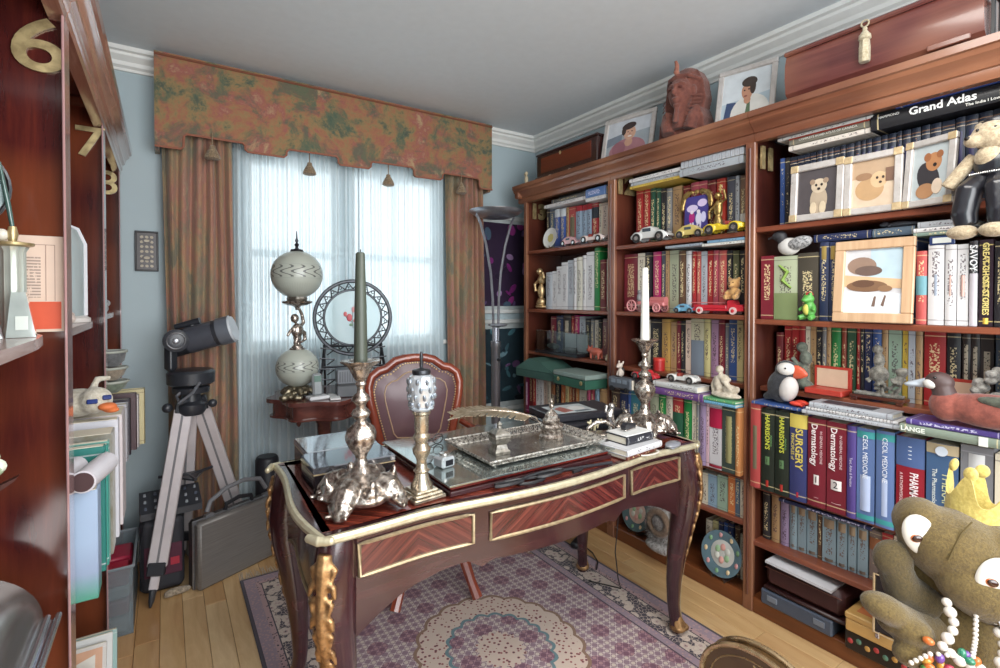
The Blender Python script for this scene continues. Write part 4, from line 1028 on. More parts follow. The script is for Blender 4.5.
# old tractor / steam toy
r=thing('toy_tractor','pink toy steam tractor with a grey driver beside the small blue toy car','toy truck',(2.122,1.79,1.2765),math.radians(-88))
PK=flat((190,110,110),0.4)
obj('body',MB().rbox(-0.06,0.11,-0.022,0.022,0.03,0.056,0.006),PK,r,None); obj('boiler',MB().cyl((0.02,0,0.062),(0.11,0,0.062),0.018,seg=14),PK,r); obj('platform',MB().rbox(-0.12,-0.02,-0.025,0.025,0.03,0.04,0.002),flat((150,130,124),0.5),r,None)
for sx,R in ((-0.085,0.033),(0.075,0.024)):
    for sy in (-1,1):
        w=obj('wheel',MB().tube([(sx+R*0.86*math.cos(a),sy*0.034,R+R*0.86*math.sin(a)) for a in [i*PI/9 for i in range(18)]],0.004,6,True),flat((206,140,140),0.5),r)
        b=MB()
        for k in range(4): a=k*PI/4; b.tube([(sx-R*0.85*math.cos(a),sy*0.034,R-R*0.85*math.sin(a)),(sx+R*0.85*math.cos(a),sy*0.034,R+R*0.85*math.sin(a))],0.0018,5)
        o=obj('spokes',b,flat((206,140,140),0.5),w); o['kind']='stuff'
melted('driver',MB().ell((-0.06,0,0.075),(0.014,0.014,0.022)).ell((-0.058,0,0.105),0.012).tube([(-0.06,0,0.06),(-0.03,0,0.055)],0.008,6).tube([(-0.06,0.01,0.085),(-0.03,0.014,0.075)],0.005,6),flat((120,120,122),0.5),r,0.003,2)
# teddy bear (small, sitting on the fire engine shelf)
def teddy(label,x,y,z,s,col,dark,rz):
    r=thing('teddy_bear',label,'teddy bear',(x,y,z),math.radians(rz)); m=fuzzym('fur_%d'%col[0],col,dark,160/s*0.1)
    b=MB().ell((0,0,0.035*s),(0.030*s,0.034*s,0.038*s)).ell((-0.004*s,0,0.088*s),(0.032*s,0.036*s,0.031*s)).ell((-0.034*s,0,0.080*s),(0.016*s,0.016*s,0.013*s))
    for sy in (-1,1): b.ell((0.0,sy*0.028*s,0.116*s),(0.008*s,0.012*s,0.012*s)); b.tube([(0,sy*0.03*s,0.05*s),(-0.035*s,sy*0.035*s,0.03*s)],[0.012*s,0.010*s],8); b.tube([(-0.01*s,sy*0.02*s,0.014*s),(-0.055*s,sy*0.03*s,0.012*s)],[0.016*s,0.014*s],8)
    melted('fur_body',b,m,r,0.0045*s,3)
    obj('nose',MB().ell((-0.049*s,0,0.085*s),(0.004*s,0.006*s,0.004*s),None,8,6),flat((40,26,24),0.4),r)
    for sy in (-1,1): obj('eye',MB().ell((-0.033*s,sy*0.012*s,0.096*s),0.0035*s,None,8,6),flat((26,20,20),0.2),r)
    return r
teddy('small golden teddy bear sitting on the cab of the red toy fire engine',2.128,1.312,1.3445,0.78,(206,164,104),(150,106,60),0)
# gnome-like bronze figure beside frame
def rough_figure(name,label,cat,x,y,z,pts,mat,vox,it=2,rz=0,M=None):
    r=thing(name,label,cat,(x,y,z),math.radians(rz)); b=MB()
    for p in pts:
        if not isinstance(p[0],list): b.ell(p[0],p[1])
        else: b.tube(p[0],p[1],p[2] if len(p)>2 else 8)
    melted('sculpture',b,mat,r,vox,it); return r
OG=metalm('old_gold',(190,160,100),0.32,(92,70,40),0.6,50,0.4)
rough_figure('bronze_figure','old gold cast figure standing beside the gilt picture frame','figurine',2.174,1.425,1.6415,[((0,0,0.012),(0.022,0.03,0.0118)),((0,0,0.06),(0.018,0.022,0.045)),((0,0,0.13),(0.017,0.022,0.04)),((0,0.0,0.19),0.017),([(0,0.01,0.15),(-0.01,0.04,0.12),(-0.02,0.03,0.08)],0.008,6),([(0,-0.01,0.15),(0,-0.04,0.17),(-0.01,-0.035,0.215)],0.007,6),([(0,-0.02,0.02),(0.0,-0.045,0.05)],0.012,6)],OG,0.0035)
# stone group
STN=fuzzym('carved_stone',(214,204,186),(156,142,124),45)
rough_figure('stone_sculpture','cream carved stone group of reclining figures on the green and blue books','figurine',2.085,1.322,0.9035,[((0,0,0.012),(0.035,0.072,0.014)),((0,0.035,0.06),(0.022,0.022,0.04)),((0,0.032,0.125),0.018),([(0,0.03,0.1),(-0.01,0.0,0.075),(-0.012,-0.03,0.04)],[0.016,0.014,0.012]),((0,-0.02,0.04),(0.02,0.04,0.022)),([(0,0.045,0.09),(0.0,0.065,0.05),(0,0.06,0.02)],[0.012,0.01,0.01]),((0,-0.05,0.045),0.014),([(0,-0.02,0.08),(0,0.01,0.10)],0.009,6)],STN,0.004)
# grey toy telephone-like device and white dog at window end of the middle bay
r=thing('toy_bus','grey toy bus with cream ends above the dark brown books','toy truck',(2.06,1.905,0.8475+0.0),math.radians(90))
obj('body',MB().rbox(-0.085,0.085,-0.035,0.035,0.012,0.075,0.01),flat((88,94,102),0.35),r,None)
for sx in (-0.052,0.052):
    for sy in (-1,1): obj('wheel',MB().cyl((sx,sy*0.038,0.014),(sx,sy*0.028,0.014),0.014,seg=14),flat((30,30,32),0.6),r)
obj('front_panel',MB().rbox(-0.088,-0.083,-0.03,0.03,0.02,0.07,0.002),flat((206,196,180),0.4),r,None)
for k in range(3): obj('side_window',MB().rbox(-0.055+0.04*k,-0.025+0.04*k,0.0345,0.0362,0.045,0.066,0.001),flat((130,140,150),0.2),r,None)
r=thing('dog_figurine','small white and black dog figurine sitting on the grey toy bus','figurine',(2.06,1.925,0.9235),math.radians(0))
melted('body',MB().ell((0,0,0.022),(0.02,0.018,0.024)).ell((-0.008,0,0.06),(0.017,0.016,0.016)).ell((-0.024,0,0.056),(0.01,0.008,0.008)).tube([(0,0.012,0.07),(0.004,0.016,0.085)],0.006,6).tube([(0,-0.012,0.07),(0.004,-0.016,0.085)],0.006,6).tube([(-0.014,0.008,0.03),(-0.018,0.009,0.006)],0.006,6).tube([(-0.014,-0.008,0.03),(-0.018,-0.009,0.006)],0.006,6),flat((206,192,180),0.5),r,0.003,2)
obj('nose',MB().ell((-0.034,0,0.058),0.0035,None,8,6),flat((30,26,26),0.3),r); obj('saddle_patch',MB().ell((0.008,0,0.034),(0.016,0.0165,0.018),None,12,8),flat((50,44,44),0.6),r)
# ---- window bay ornaments
r=thing('plate','small white plate with a gilt flower centre leaning beside the blue and white books','plate',(2.125,2.60,1.6765)); Mp=TR(0,0,0.068)@RY(-80)
obj('dish',MB().lathe([(0.001,0.0),(0.045,0.0),(0.067,0.010),(0.068,0.012),(0.066,0.013),(0.044,0.004),(0.001,0.004)],32,Mp,caps=False),flat((214,212,206),0.2,0,0.4),r)
obj('flower_motif',MB().lathe([(0.03,0.0045),(0.03,0.0055),(0.001,0.006)],7,Mp@RZ(10),rip=lambda a,i,z:1.0),flat((190,176,110),0.4),r)
obj('stand',MB().tube([(0.02,0.02,0.0035),(-0.03,0.02,0.0035),(-0.035,0.02,0.015)],0.003,6).tube([(0.02,-0.02,0.0035),(-0.03,-0.02,0.0035),(-0.035,-0.02,0.015)],0.003,6).tube([(0.02,-0.02,0.0035),(0.02,0.02,0.0035)],0.003,6),flat((90,66,40),0.4),r)
rough_figure('cherub_figurine','cream and gilt cherub figurine standing beside the white books','figurine',2.145,2.725,1.2758,[((0,0,0.015),(0.04,0.05,0.016)),((0,0,0.05),(0.03,0.03,0.03)),((0,0.005,0.12),(0.024,0.028,0.05)),((0,0,0.20),(0.028,0.03,0.034)),((-0.01,0.01,0.255),0.023),([(0,0.02,0.2),(-0.02,0.05,0.17),(-0.02,0.04,0.12)],0.011,6),([(0,-0.02,0.2),(-0.02,-0.05,0.21),(-0.02,-0.035,0.25)],0.010,6),([(0,0.02,0.07),(0,0.045,0.03)],0.014,6)],metalm('gilt_cream',(214,186,140),0.4,(150,120,84),0.6,40,0.4),0.004)
r=thing('pig_figurine','terracotta red pig figurine standing on the shelf edge of the window bay','figurine',(2.135,2.19,0.986),math.radians(90))
b=MB().ell((0,0,0.045),(0.05,0.024,0.024)).ell((0.052,0,0.052),(0.02,0.017,0.018)).ell((0.072,0,0.048),(0.01,0.009,0.009))
for sx in (-0.032,0.03):
    for sy in (-1,1): b.tube([(sx,sy*0.013,0.035),(sx,sy*0.014,0.002)],[0.009,0.007],6)
for sy in (-1,1): b.ell((0.05,sy*0.014,0.072),(0.006,0.005,0.010))
b.tube([(-0.048,0,0.055),(-0.056,0.004,0.062),(-0.052,0.006,0.07)],0.003,5)
melted('body',b,flat((178,92,74),0.5),r,0.0032,2)
for sy in (-1,1): obj('eye',MB().ell((0.064,sy*0.012,0.058),0.0022,None,6,5),flat((30,20,20),0.3),r)
rough_figure('shell_ornament','tiny cream shell ornament beside the red pig','figurine',2.12,2.085,0.986,[((0,0,0.014),(0.014,0.012,0.014)),((0,0,0.028),(0.008,0.008,0.012))],flat((206,190,160),0.5),0.002)
r=thing('display_case','clear acrylic display case with black base on the pig shelf','display case',(2.145,2.50,0.986),math.radians(0))
obj('plinth',MB().rbox(-0.075,0.045,-0.21,0.20,0,0.022,0.003),flat((28,28,32),0.2,0,0.5),r,None)
# thin walls of acrylic
ac=glassm('acrylic')
for nm,(x0,x1,y0,y1,z0,z1) in (('front_pane',(-0.070,-0.068,-0.205,0.195,0.022,0.15)),('side_pane',(-0.068,0.04,0.193,0.195,0.022,0.15)),('side_pane',(-0.068,0.04,-0.205,-0.203,0.022,0.15)),('top_pane',(-0.07,0.04,-0.205,0.195,0.15,0.152))): obj(nm,MB().box(x0,x1,y0,y1,z0,z1),ac,r,None)
obj('display_card',MB().box(0.034,0.037,-0.19,0.02,0.024,0.135),flat((190,190,192),0.5),r,None)
obj('model_boat',MB().ell((0,0.10,0.045),(0.02,0.06,0.02)),flat((70,74,70),0.4),r)
obj('model_car',MB().rbox(-0.02,0.02,-0.12,-0.03,0.023,0.05,0.008),flat((120,120,120),0.3),r,None)
# green cases
GC=flat((66,98,88),0.45,0,0.1); GC2=flat((48,92,76),0.45,0,0.1)
r=thing('green_box','grey green case with a roof-shaped lid on the books by the wall','box',(2.02,2.585,0.8325),math.radians(4))
P=[(-0.19,0),(-0.19,0.05),(-0.05,0.125),(0.06,0.105),(0.19,0.05),(0.19,0)]
obj('lid',MB().prism([(p[0],p[1]) for p in P if p[1]>=0.05],-0.10,0.10,mat_axes((0.05,0,0.002),(0,-1,0),(0,0,1),(-1,0,0))),GC,r,None)
obj('case_body',MB().rbox(-0.048,0.148,-0.187,0.187,0,0.05,0.004),flat((54,82,74),0.45),r,None)
r=thing('green_box','flat dark green case with brass catches next to the roof-lidded case','box',(2.02,2.222,0.8325),math.radians(-3))
obj('case_body',MB().rbox(-0.06,0.12,-0.14,0.16,0,0.052,0.004),GC2,r,None); obj('lid',MB().rbox(-0.062,0.122,-0.142,0.162,0.054,0.082,0.005),flat((130,146,140),0.45),r,None)
for y in (-0.10,0.11): obj('catch',MB().ell((-0.062,y,0.034),(0.004,0.013,0.013),None,12,8),BRASS(),r)
# ---- near bay ornaments
def eyepair(r,pts,rad,c=(20,16,16)):
    for p in pts: obj('eye',MB().ell(p,rad,None,10,8),flat(c,0.15,0,0.5),r)
# puffin: facing towards -y
r=thing('puffin_figure','black and white puffin figure with orange feet on the thin blue book','figurine',(2.105,1.075,0.9222),math.radians(0))
b=MB().ell((0,0.012,0.068),(0.048,0.056,0.068),RX(12)).ell((0,-0.005,0.135),(0.038,0.042,0.040)).tube([(0,0.03,0.04),(0,0.085,0.012)],[0.03,0.010],8)
melted('body',b,fuzzym('puffin_black',(52,54,60),(20,20,24),60),r,0.0042,3)
melted('white_belly',MB().ell((-0.018,-0.022,0.062),(0.036,0.036,0.052),RX(12)),flat((190,184,180),0.7),r,0.0045,2)
melted('white_cheek',MB().ell((-0.012,-0.010,0.140),(0.0315,0.036,0.029)),flat((206,202,196),0.6),r,0.004,2)
obj('beak',MB().lathe([(0.022,0),(0.024,0.012),(0.018,0.034),(0.006,0.052),(0.001,0.054)],14,TR(-0.004,-0.036,0.134)@RX(100)@Matrix.Diagonal((0.55,1.15,1,1))),flat((196,84,56),0.35),r)
obj('beak_base',MB().lathe([(0.0235,-0.006),(0.0245,0.006)],14,TR(-0.004,-0.036,0.134)@RX(97)@Matrix.Diagonal((0.52,1,1,1))),flat((70,76,84),0.4),r)
eyepair(r,[(-0.0415,-0.022,0.147)],0.0040)
for sx in (-0.03,0.012): melted('foot',MB().ell((sx,-0.058,0.0105),(0.016,0.026,0.0095)).tube([(sx,-0.055,0.009),(sx-0.010,-0.088,0.0065)],[0.007,0.005],6).tube([(sx,-0.055,0.009),(sx+0.010,-0.088,0.0065)],[0.007,0.005],6),flat((206,62,44),0.5),r,0.0035,2)
# green stone figure behind puffin
gs=thing('green_carving','grey green stone carving standing behind the puffin','figurine',(2.20,1.045,0.9715))
GST=fuzzym('green_stone',(118,124,110),(62,66,58),40)
melted('sculpture',MB().ell((0,0,0.02),(0.03,0.035,0.02)).ell((0,0.01,0.07),(0.022,0.026,0.045)).ell((0,-0.005,0.13),(0.02,0.024,0.03)).ell((0,0.01,0.175),0.022).tube([(0,0.02,0.09),(-0.01,0.045,0.13)],0.010,6),GST,gs,0.004,2)
def redbox(label,x,y,z,w,tilt):
    r=thing('red_box',label,'box',(x,y,z)); 
    obj('tray',MB().rbox(-0.05,0.03,-w/2,w/2,0,0.022,0.003),flat((176,58,46),0.4),r,None)
    o=obj('open_lid',MB().rbox(0.031,0.043,-w/2,w/2,0.0,0.105,0.003),flat((176,58,46),0.4),r,None)
    obj('lining',MB().box(0.0295,0.0308,-w/2+0.012,w/2-0.012,0.024,0.095),flat((206,176,150),0.8),r,None)
redbox('open red presentation box with cream lining beside the puffin',2.185,0.948,0.9715,0.135,0)
redbox('open red presentation box with cream lining behind the duck decoy',2.20,0.565,0.9715,0.10,0)
# silver-green filigree carving (centre)
fc=thing('carved_dragon_boat','dark silver pierced carving of a boat with figures on a wooden stand','figurine',(2.175,0.775,0.9715))
b=MB(); rn=random.Random(8)
for k in range(34):
    a=rn.uniform(-1,1); z=rn.uniform(0.03,0.09); b.tube([(rn.uniform(-0.02,0.02),a*0.07,z),(rn.uniform(-0.025,0.02),a*0.07+rn.uniform(-0.03,0.03),z+rn.uniform(-0.02,0.025))],0.0055,5)
b.ell((0,0,0.1),(0.025,0.032,0.03)).ell((0,0.0,0.15),(0.017,0.018,0.03)).ell((0,0.005,0.19),0.017).tube([(0,-0.05,0.075),(0,-0.075,0.11),(0,-0.08,0.13)],[0.014,0.012,0.008],6).ell((-0.004,-0.07,0.115),(0.014,0.02,0.015)).tube([(0,0.05,0.08),(0,0.075,0.12),(0,0.07,0.14)],[0.012,0.010,0.006],6)
b.box(-0.02,0.02,-0.075,0.075,0.02,0.03)
FM=fuzzym('dark_pewter',(150,146,136),(66,62,56),50)
melted('sculpture',b,FM,fc,0.0036,1)
obj('wooden_stand',MB().rbox(-0.03,0.03,-0.085,0.085,0.008,0.02,0.003).rbox(-0.028,-0.016,-0.08,-0.06,0,0.01,0.001).rbox(-0.028,-0.016,0.06,0.08,0,0.01,0.001),mahog('y'),fc,None)
fs=thing('silver_sculpture','pale silver twisted rock sculpture behind the tail of the duck decoy','figurine',(2.165,0.483,0.9715))
b=MB()
for k in range(16): b.ell((rn.uniform(-0.018,0.018),rn.uniform(-0.03,0.03),0.02+k*0.010),(0.018,0.022-k*0.0006,0.013),RZ(rn.uniform(0,180))@RX(rn.uniform(-30,30)))
melted('sculpture',b,fuzzym('pale_pewter',(196,192,184),(110,104,98),60),fs,0.0038,1)
# duck decoy: beak to +y (window), body along y
r=thing('duck_decoy','carved reddish brown duck decoy with white cheek and pale blue bill','figurine',(2.036,0.475,0.9575))
b=MB().ell((0,-0.045,0.056),(0.046,0.150,0.052)).ell((0,0.07,0.058),(0.042,0.045,0.05)).tube([(0,-0.16,0.064),(0,-0.22,0.075)],[0.036,0.02],10)
melted('body',b,fuzzym('carved_duck_body',(160,88,72),(108,54,46),26),r,0.005,3)
melted('head',MB().ell((0,0.088,0.128),(0.030,0.038,0.032)).tube([(0,0.07,0.07),(0,0.08,0.11)],[0.036,0.028],12),flat((78,60,58),0.5),r,0.004,3)
for s in (-1,1): obj('white_cheek',MB().ell((s*0.0155,0.104,0.121),(0.0160,0.022,0.016),None,14,10),flat((214,210,204),0.5),r)
melted('bill',MB().ell((0,0.152,0.113),(0.016,0.030,0.009),RX(-8)).tube([(0,0.108,0.124),(0,0.158,0.113)],[0.019,0.010],8),flat((186,194,204),0.35),r,0.003,2)
eyepair(r,[(-0.0275,0.092,0.143),(0.0275,0.092,0.143)],0.0045)
for s in (-1,1): melted('wing',MB().ell((s*0.034,-0.09,0.088),(0.016,0.085,0.018),RX(4)),fuzzym('wing_green',(92,96,82),(54,54,46),40),r,0.004,2)
# black and white gull on the cream and green book
r=thing('seabird_figure','black and white seabird figure perched above the cream and green book','figurine',(2.13,1.075,1.5185),math.radians(0))
b=MB().ell((0,0.0,0.042),(0.03,0.045,0.036)); melted('white_body',b,flat((206,204,200),0.6),r,0.004,2)
melted('black_head',MB().ell((0,0.04,0.088),(0.022,0.03,0.022)).tube([(0,0.02,0.06),(0,0.035,0.08)],[0.022,0.02],8).tube([(0,0.06,0.088),(0,0.09,0.078)],[0.010,0.003],8),flat((44,44,48),0.6),r,0.0035,2)
melted('speckled_wing',MB().ell((-0.012,-0.045,0.052),(0.026,0.05,0.026),RX(-14)),fuzzym('speckle',(200,200,200),(40,40,44),110),r,0.004,1)
# gargoyle lying figure over the big frame
r=rough_figure('reptile_figure','dark grey lying reptile figure behind the top of the wooden frame','figurine',2.17,0.715,1.5995,[((0,0,0.011),(0.018,0.045,0.011)),((0,0.045,0.014),(0.012,0.018,0.010)),([(0,-0.04,0.01),(0.0,-0.066,0.006)],[0.008,0.003]),([(0,0.02,0.01),(-0.02,0.03,0.006)],0.005,5)],flat((76,78,84),0.4),0.0025)
# support: books beneath reptile
lyb(2.14,0.786,0.662,1.568,0.0305,0.18,'slate','slate grey book lying under the dark reptile figure')
for i,(y0,y1) in enumerate(((0.662,0.70),(0.702,0.742),(0.744,0.785))): book(2.165,y0,1.261,y1-y0-0.0015,0.305,0.16,('navy','slate','darkred')[i],'%s book standing directly behind the wooden photo frame'%('navy','slate grey','dark red')[i])
# framed small label card
r=thing('small_framed_card','small blue framed card lying on top of the white books','card',(2.125,0.585,1.524)); obj('frame',MB().rbox(-0.004,0.0,-0.033,0.033,0,0.03,0.002),flat((44,60,100),0.3),r,None); obj('card',MB().rbox(-0.0056,-0.0042,-0.024,0.024,0.006,0.024,0.0005),flat((206,210,206),0.5),r,None)
# green toy dinosaur-like baby crocodile
r=thing('green_toy','small green rubber baby dragon toy with yellow belly and red cap','toy',(2.095,0.98,1.2615)); r.rotation_euler=(0,0,math.radians(-18))
GR=flat((84,156,70),0.5,0,0.2); YB2=flat((206,200,96),0.5)
b=MB().ell((0,0,0.045),(0.022,0.026,0.032)).ell((-0.004,0,0.085),(0.019,0.022,0.018)).ell((-0.022,0,0.080),(0.012,0.013,0.009))
for s in (-1,1): b.tube([(0,s*0.02,0.055),(-0.016,s*0.034,0.04)],[0.009,0.007],6); b.tube([(0,s*0.016,0.018),(-0.026,s*0.026,0.010)],[0.013,0.010],6); b.ell((-0.006,s*0.010,0.103),0.008)
melted('body',b,GR,r,0.003,2); melted('belly',MB().ell((-0.008,0,0.044),(0.0175,0.017,0.025)),YB2,r,0.003,1); obj('cap',MB().lathe([(0.015,0),(0.012,0.009),(0.001,0.013)],12,TR(0.0,0,0.100)),flat((176,54,50),0.5),r)
eyepair(r,[(-0.013,0.010,0.105),(-0.013,-0.010,0.105)],0.0032)
# dressed bear in black leather, leaning at near end of top shelf
r=thing('dressed_bear','plush bear dressed in black leather waistcoat and trousers sitting beside the dog photographs','teddy bear',(2.066,0.446,1.652),math.radians(-14))
FUR=fuzzym('bear_plush',(206,190,160),(150,130,104),110); LEA=flat((34,34,40),0.28,0,0.3)
# seated on the shelf edge with legs hanging in front of it
melted('plush_head',MB().ell((-0.03,-0.005,0.178),(0.045,0.050,0.043)).ell((-0.06,0.022,0.165),(0.024,0.026,0.020)).ell((-0.01,0.035,0.215),(0.010,0.015,0.015)).ell((-0.01,-0.042,0.215),(0.010,0.015,0.015)),FUR,r,0.0045,3)
melted('leather_waistcoat',MB().ell((-0.018,-0.005,0.095),(0.040,0.050,0.050)),LEA,r,0.0045,2)
melted('plush_chest',MB().ell((-0.034,0.0,0.115),(0.030,0.034,0.036)),FUR,r,0.0045,2)
melted('plush_arm',MB().tube([(-0.02,0.04,0.125),(-0.04,0.070,0.080),(-0.05,0.095,0.040)],[0.022,0.020,0.022],10),FUR,r,0.0045,2)
melted('plush_arm',MB().tube([(-0.02,-0.045,0.125),(-0.035,-0.075,0.075),(-0.04,-0.08,0.04)],[0.022,0.020,0.022],10),FUR,r,0.0045,2)
for s in (-1,1):
    melted('leather_trouser',MB().tube([(-0.02,s*0.026,0.045),(-0.055,s*0.036,0.02),(-0.062,s*0.045,-0.05),(-0.058,s*0.04,-0.085)],[0.036,0.034,0.033,0.028],10),LEA,r,0.0045,2)
    melted('plush_foot',MB().ell((-0.072,s*0.04+0.004,-0.104),(0.030,0.040,0.022)),FUR,r,0.0045,2)
b=MB()
for k in range(15): b.ell((-0.058-0.006*math.cos((k-7)/5),-0.036+0.005*k,0.066),0.0028,None,6,4)
o=obj('belt_studs',b,SILV2(),r); o['kind']='stuff'
obj('nose',MB().ell((-0.080,0.030,0.172),(0.006,0.008,0.006),None,8,6),flat((30,24,24),0.3),r); eyepair(r,[(-0.070,0.010,0.192),(-0.062,-0.028,0.192)],0.0045)
obj('leather_cap',MB().lathe([(0.034,0),(0.036,0.012),(0.03,0.022),(0.001,0.026)],16,TR(-0.012,-0.01,0.207)),LEA,r)
# bottom of near bay
lyr=lambda z:z
r=thing('brown_case','long dark brown leather case with a rounded end on the lowest shelf','case',(2.09,1.0,0.1485))
obj('case_body',MB().rbox(0.0,0.30,-0.15,0.145,0.001,0.10,0.02),flat((62,32,32),0.4),r,40); obj('seam',MB().tube([(-0.002,0.14,0.078),(-0.002,-0.146,0.078)],0.002,5),flat((110,70,60),0.5),r)
obj('case_base',MB().rbox(-0.004,0.30,-0.16,0.15,-0.016,0.0,0.006),flat((50,26,26),0.4),r,40)
r=thing('blue_grey_case','flat blue grey plastic case lying on the bottom board under the brown case','case',(2.085,1.02,0.0665))
obj('case_body',MB().rbox(0,0.28,-0.135,0.14,0.0,0.063,0.006),flat((74,84,100),0.4),r,None)
for y in (0.09,-0.09): obj('latch',MB().rbox(-0.004,0.001,y-0.02,y+0.02,0.024,0.046,0.001),flat((120,128,140),0.35),r,None)
tag(obj('envelope',MB().prism([(0.0,-0.13),(0.0,0.12),(0.16,0.12),(0.16,-0.13)],0,0.010),flat((206,206,210),0.5)),'white padded envelope lying on the long brown case','envelope').matrix_world=TR(2.065,1.01,0.2505)@RX(2)
r=thing('wooden_chest','pale yellow decoupage wooden chest with a small brass clasp','box',(2.065,0.738,0.139))
YW=wood('yellow_box_wood',(196,150,84),(226,190,124),'y',1,0.4,0.3)
obj('chest_body',MB().rbox(0,0.22,-0.095,0.095,0.0,0.045,0.004),YW,r,None); obj('lid',MB().rbox(-0.002,0.222,-0.097,0.097,0.0455,0.068,0.004),YW,r,None); obj('clasp',MB().rbox(-0.006,-0.002,-0.012,0.0,0.024,0.056,0.002),SILV2(),r,None)
obj('lid_inlay',MB().rbox(0.03,0.19,-0.07,0.07,0.068,0.0692,0.0004),flat((196,120,76),0.4),r,None)
r=thing('floral_box','low black box with painted flowers under the wooden chest','box',(2.075,0.738,0.0665)); obj('case_body',MB().rbox(0,0.2,-0.10,0.10,0,0.071,0.004),flat((34,30,30),0.3),r,None)
for k in range(7): obj('painted_flower',MB().ell((0.0,-0.08+k*0.027,0.034+0.01*(k%2)),(0.0025,0.009,0.010),None,8,6),flat(((176,60,60),(196,150,80),(90,130,110))[k%3],0.5),r)
r=thing('glass_cabinet_box','small gilt edged black display box standing beside the frog','box',(2.012,0.69,0.2085))
b=MB(); s=(0.0,0.075,-0.036,0.036,0.001,0.20)
obj('case_body',MB().box(0.004,0.072,-0.033,0.033,0.004,0.198),flat((30,26,26),0.2,0,0.4),r,None)
for y in (-0.035,0.035):
    for x in (0.0,0.075): obj('gilt_edge',MB().rbox(x-0.003,x+0.003,y-0.003,y+0.003,0.0,0.203,0.001),GLD,r,None)
for z in (0.0,0.1,0.2): obj('gilt_band',MB().rbox(-0.003,-0.0001,-0.032,0.032,z,z+0.004,0.001),GLD,r,None)
# floral plates on stands, middle bay bottom
def fplate(label,x,y,z,R,rimc,cenc,rz,seed,rimd=(96,120,130)):
    r=thing('plate',label,'plate',(x,y,z),math.radians(rz)); Mq=TR(0,0,R+0.012)@RY(-76)
    obj('dish',MB().lathe([(0.001,0.0),(R*0.62,0.0),(R*0.98,0.014),(R,0.017),(R*0.97,0.0175),(R*0.6,0.005),(0.001,0.005)],36,Mq,caps=False),flat(rimd,0.25,0,0.4),r)
    obj('plate_centre',MB().lathe([(R*0.58,0.0055),(R*0.55,0.0066),(0.001,0.0066)],28,Mq,caps=False),flat(cenc,0.3),r)
    rn=random.Random(seed)
    for k in range(9):
        a=2*PI*k/9+0.2; obj('rim_flower',MB().ell((0,0,0),(R*0.12,R*0.09,0.004),None,10,6),flat(((206,150,150),(120,160,120),(214,190,150))[k%3],0.35),r,M=Mq@TR(R*0.80*math.cos(a),R*0.80*math.sin(a),0.0125))
    for k in range(6):
        a=2*PI*k/6; obj('centre_blossom',MB().ell((0,0,0),(R*0.16,R*0.13,0.004),None,10,6),flat(((214,160,150),(150,180,140),(206,206,196))[k%3],0.35),r,M=Mq@TR(R*0.28*math.cos(a),R*0.28*math.sin(a),0.008))
    obj('stand',MB().tube([(R*0.5,R*0.3,0.0035),(-0.04,R*0.3,0.0035),(-0.045,R*0.3,0.02)],0.003,6).tube([(R*0.5,-R*0.3,0.0035),(-0.04,-R*0.3,0.0035),(-0.045,-R*0.3,0.02)],0.003,6).tube([(R*0.5,-R*0.3,0.0035),(R*0.5,R*0.3,0.0035)],0.003,6),flat((60,46,36),0.5),r)
fplate('round plate with a blue grey floral rim standing before the lowest books',2.125,1.357,0.0665,0.100,(0,0,0),(196,196,190),0,3)
fplate('round plate with a pale floral centre standing under the desk end of the lowest shelf',2.15,1.88,0.0665,0.098,(0,0,0),(206,178,164),0,5,(84,104,106))
# fluffy fur cushion on the bottom board
r=thing('fur_cushion','shaggy grey fur cushion with a brown ringed centre draped on the lowest shelf','cushion',(2.10,1.66,0.0665))
FURG=fuzzym('shaggy_grey',(186,182,178),(104,96,92),70)
b=MB().ell((0.0,0.0,0.13),(0.05,0.105,0.13)).ell((-0.02,0.0,0.03),(0.06,0.10,0.028)); melted('cushion_body',b,FURG,r,0.008,2)
melted('brown_ring',MB().tube([(-0.052,0.055*math.cos(a),0.16+0.055*math.sin(a)) for a in [k*PI/8 for k in range(16)]],0.018,8,True),fuzzym('shaggy_brown',(136,112,90),(80,62,50),80),r,0.006,1)
melted('ring_centre',MB().ell((-0.05,0,0.16),(0.022,0.040,0.040)),fuzzym('shaggy_mid',(150,144,140),(70,64,62),90),r,0.006,1)
hb=MB(); rn=random.Random(4)
for k in range(1500):
    a=rn.uniform(PI*0.55,PI*1.45); ph=rn.uniform(-1.2,1.4); x=0.05*math.cos(a)*math.cos(ph); y=0.105*math.sin(a)*math.cos(ph)*1.0; z=0.13+0.13*math.sin(ph); 
    if abs(math.hypot(y,z-0.16)-0.055)<0.02: continue
    n=Vector((x/0.0025,y/0.011,(z-0.13)/0.0169)).normalized(); L=rn.uniform(0.012,0.026); e=Vector((x,y,z)); t1=e+n*L+Vector((0,rn.uniform(-.01,.01),rn.uniform(-.014,.004))); s=Vector((0,0.0015,0.0007)); hb.add([e-s,e+s,t1],[(0,1,2)])
o=obj('loose_fur',hb,FURG,r,None); o['kind']='stuff'
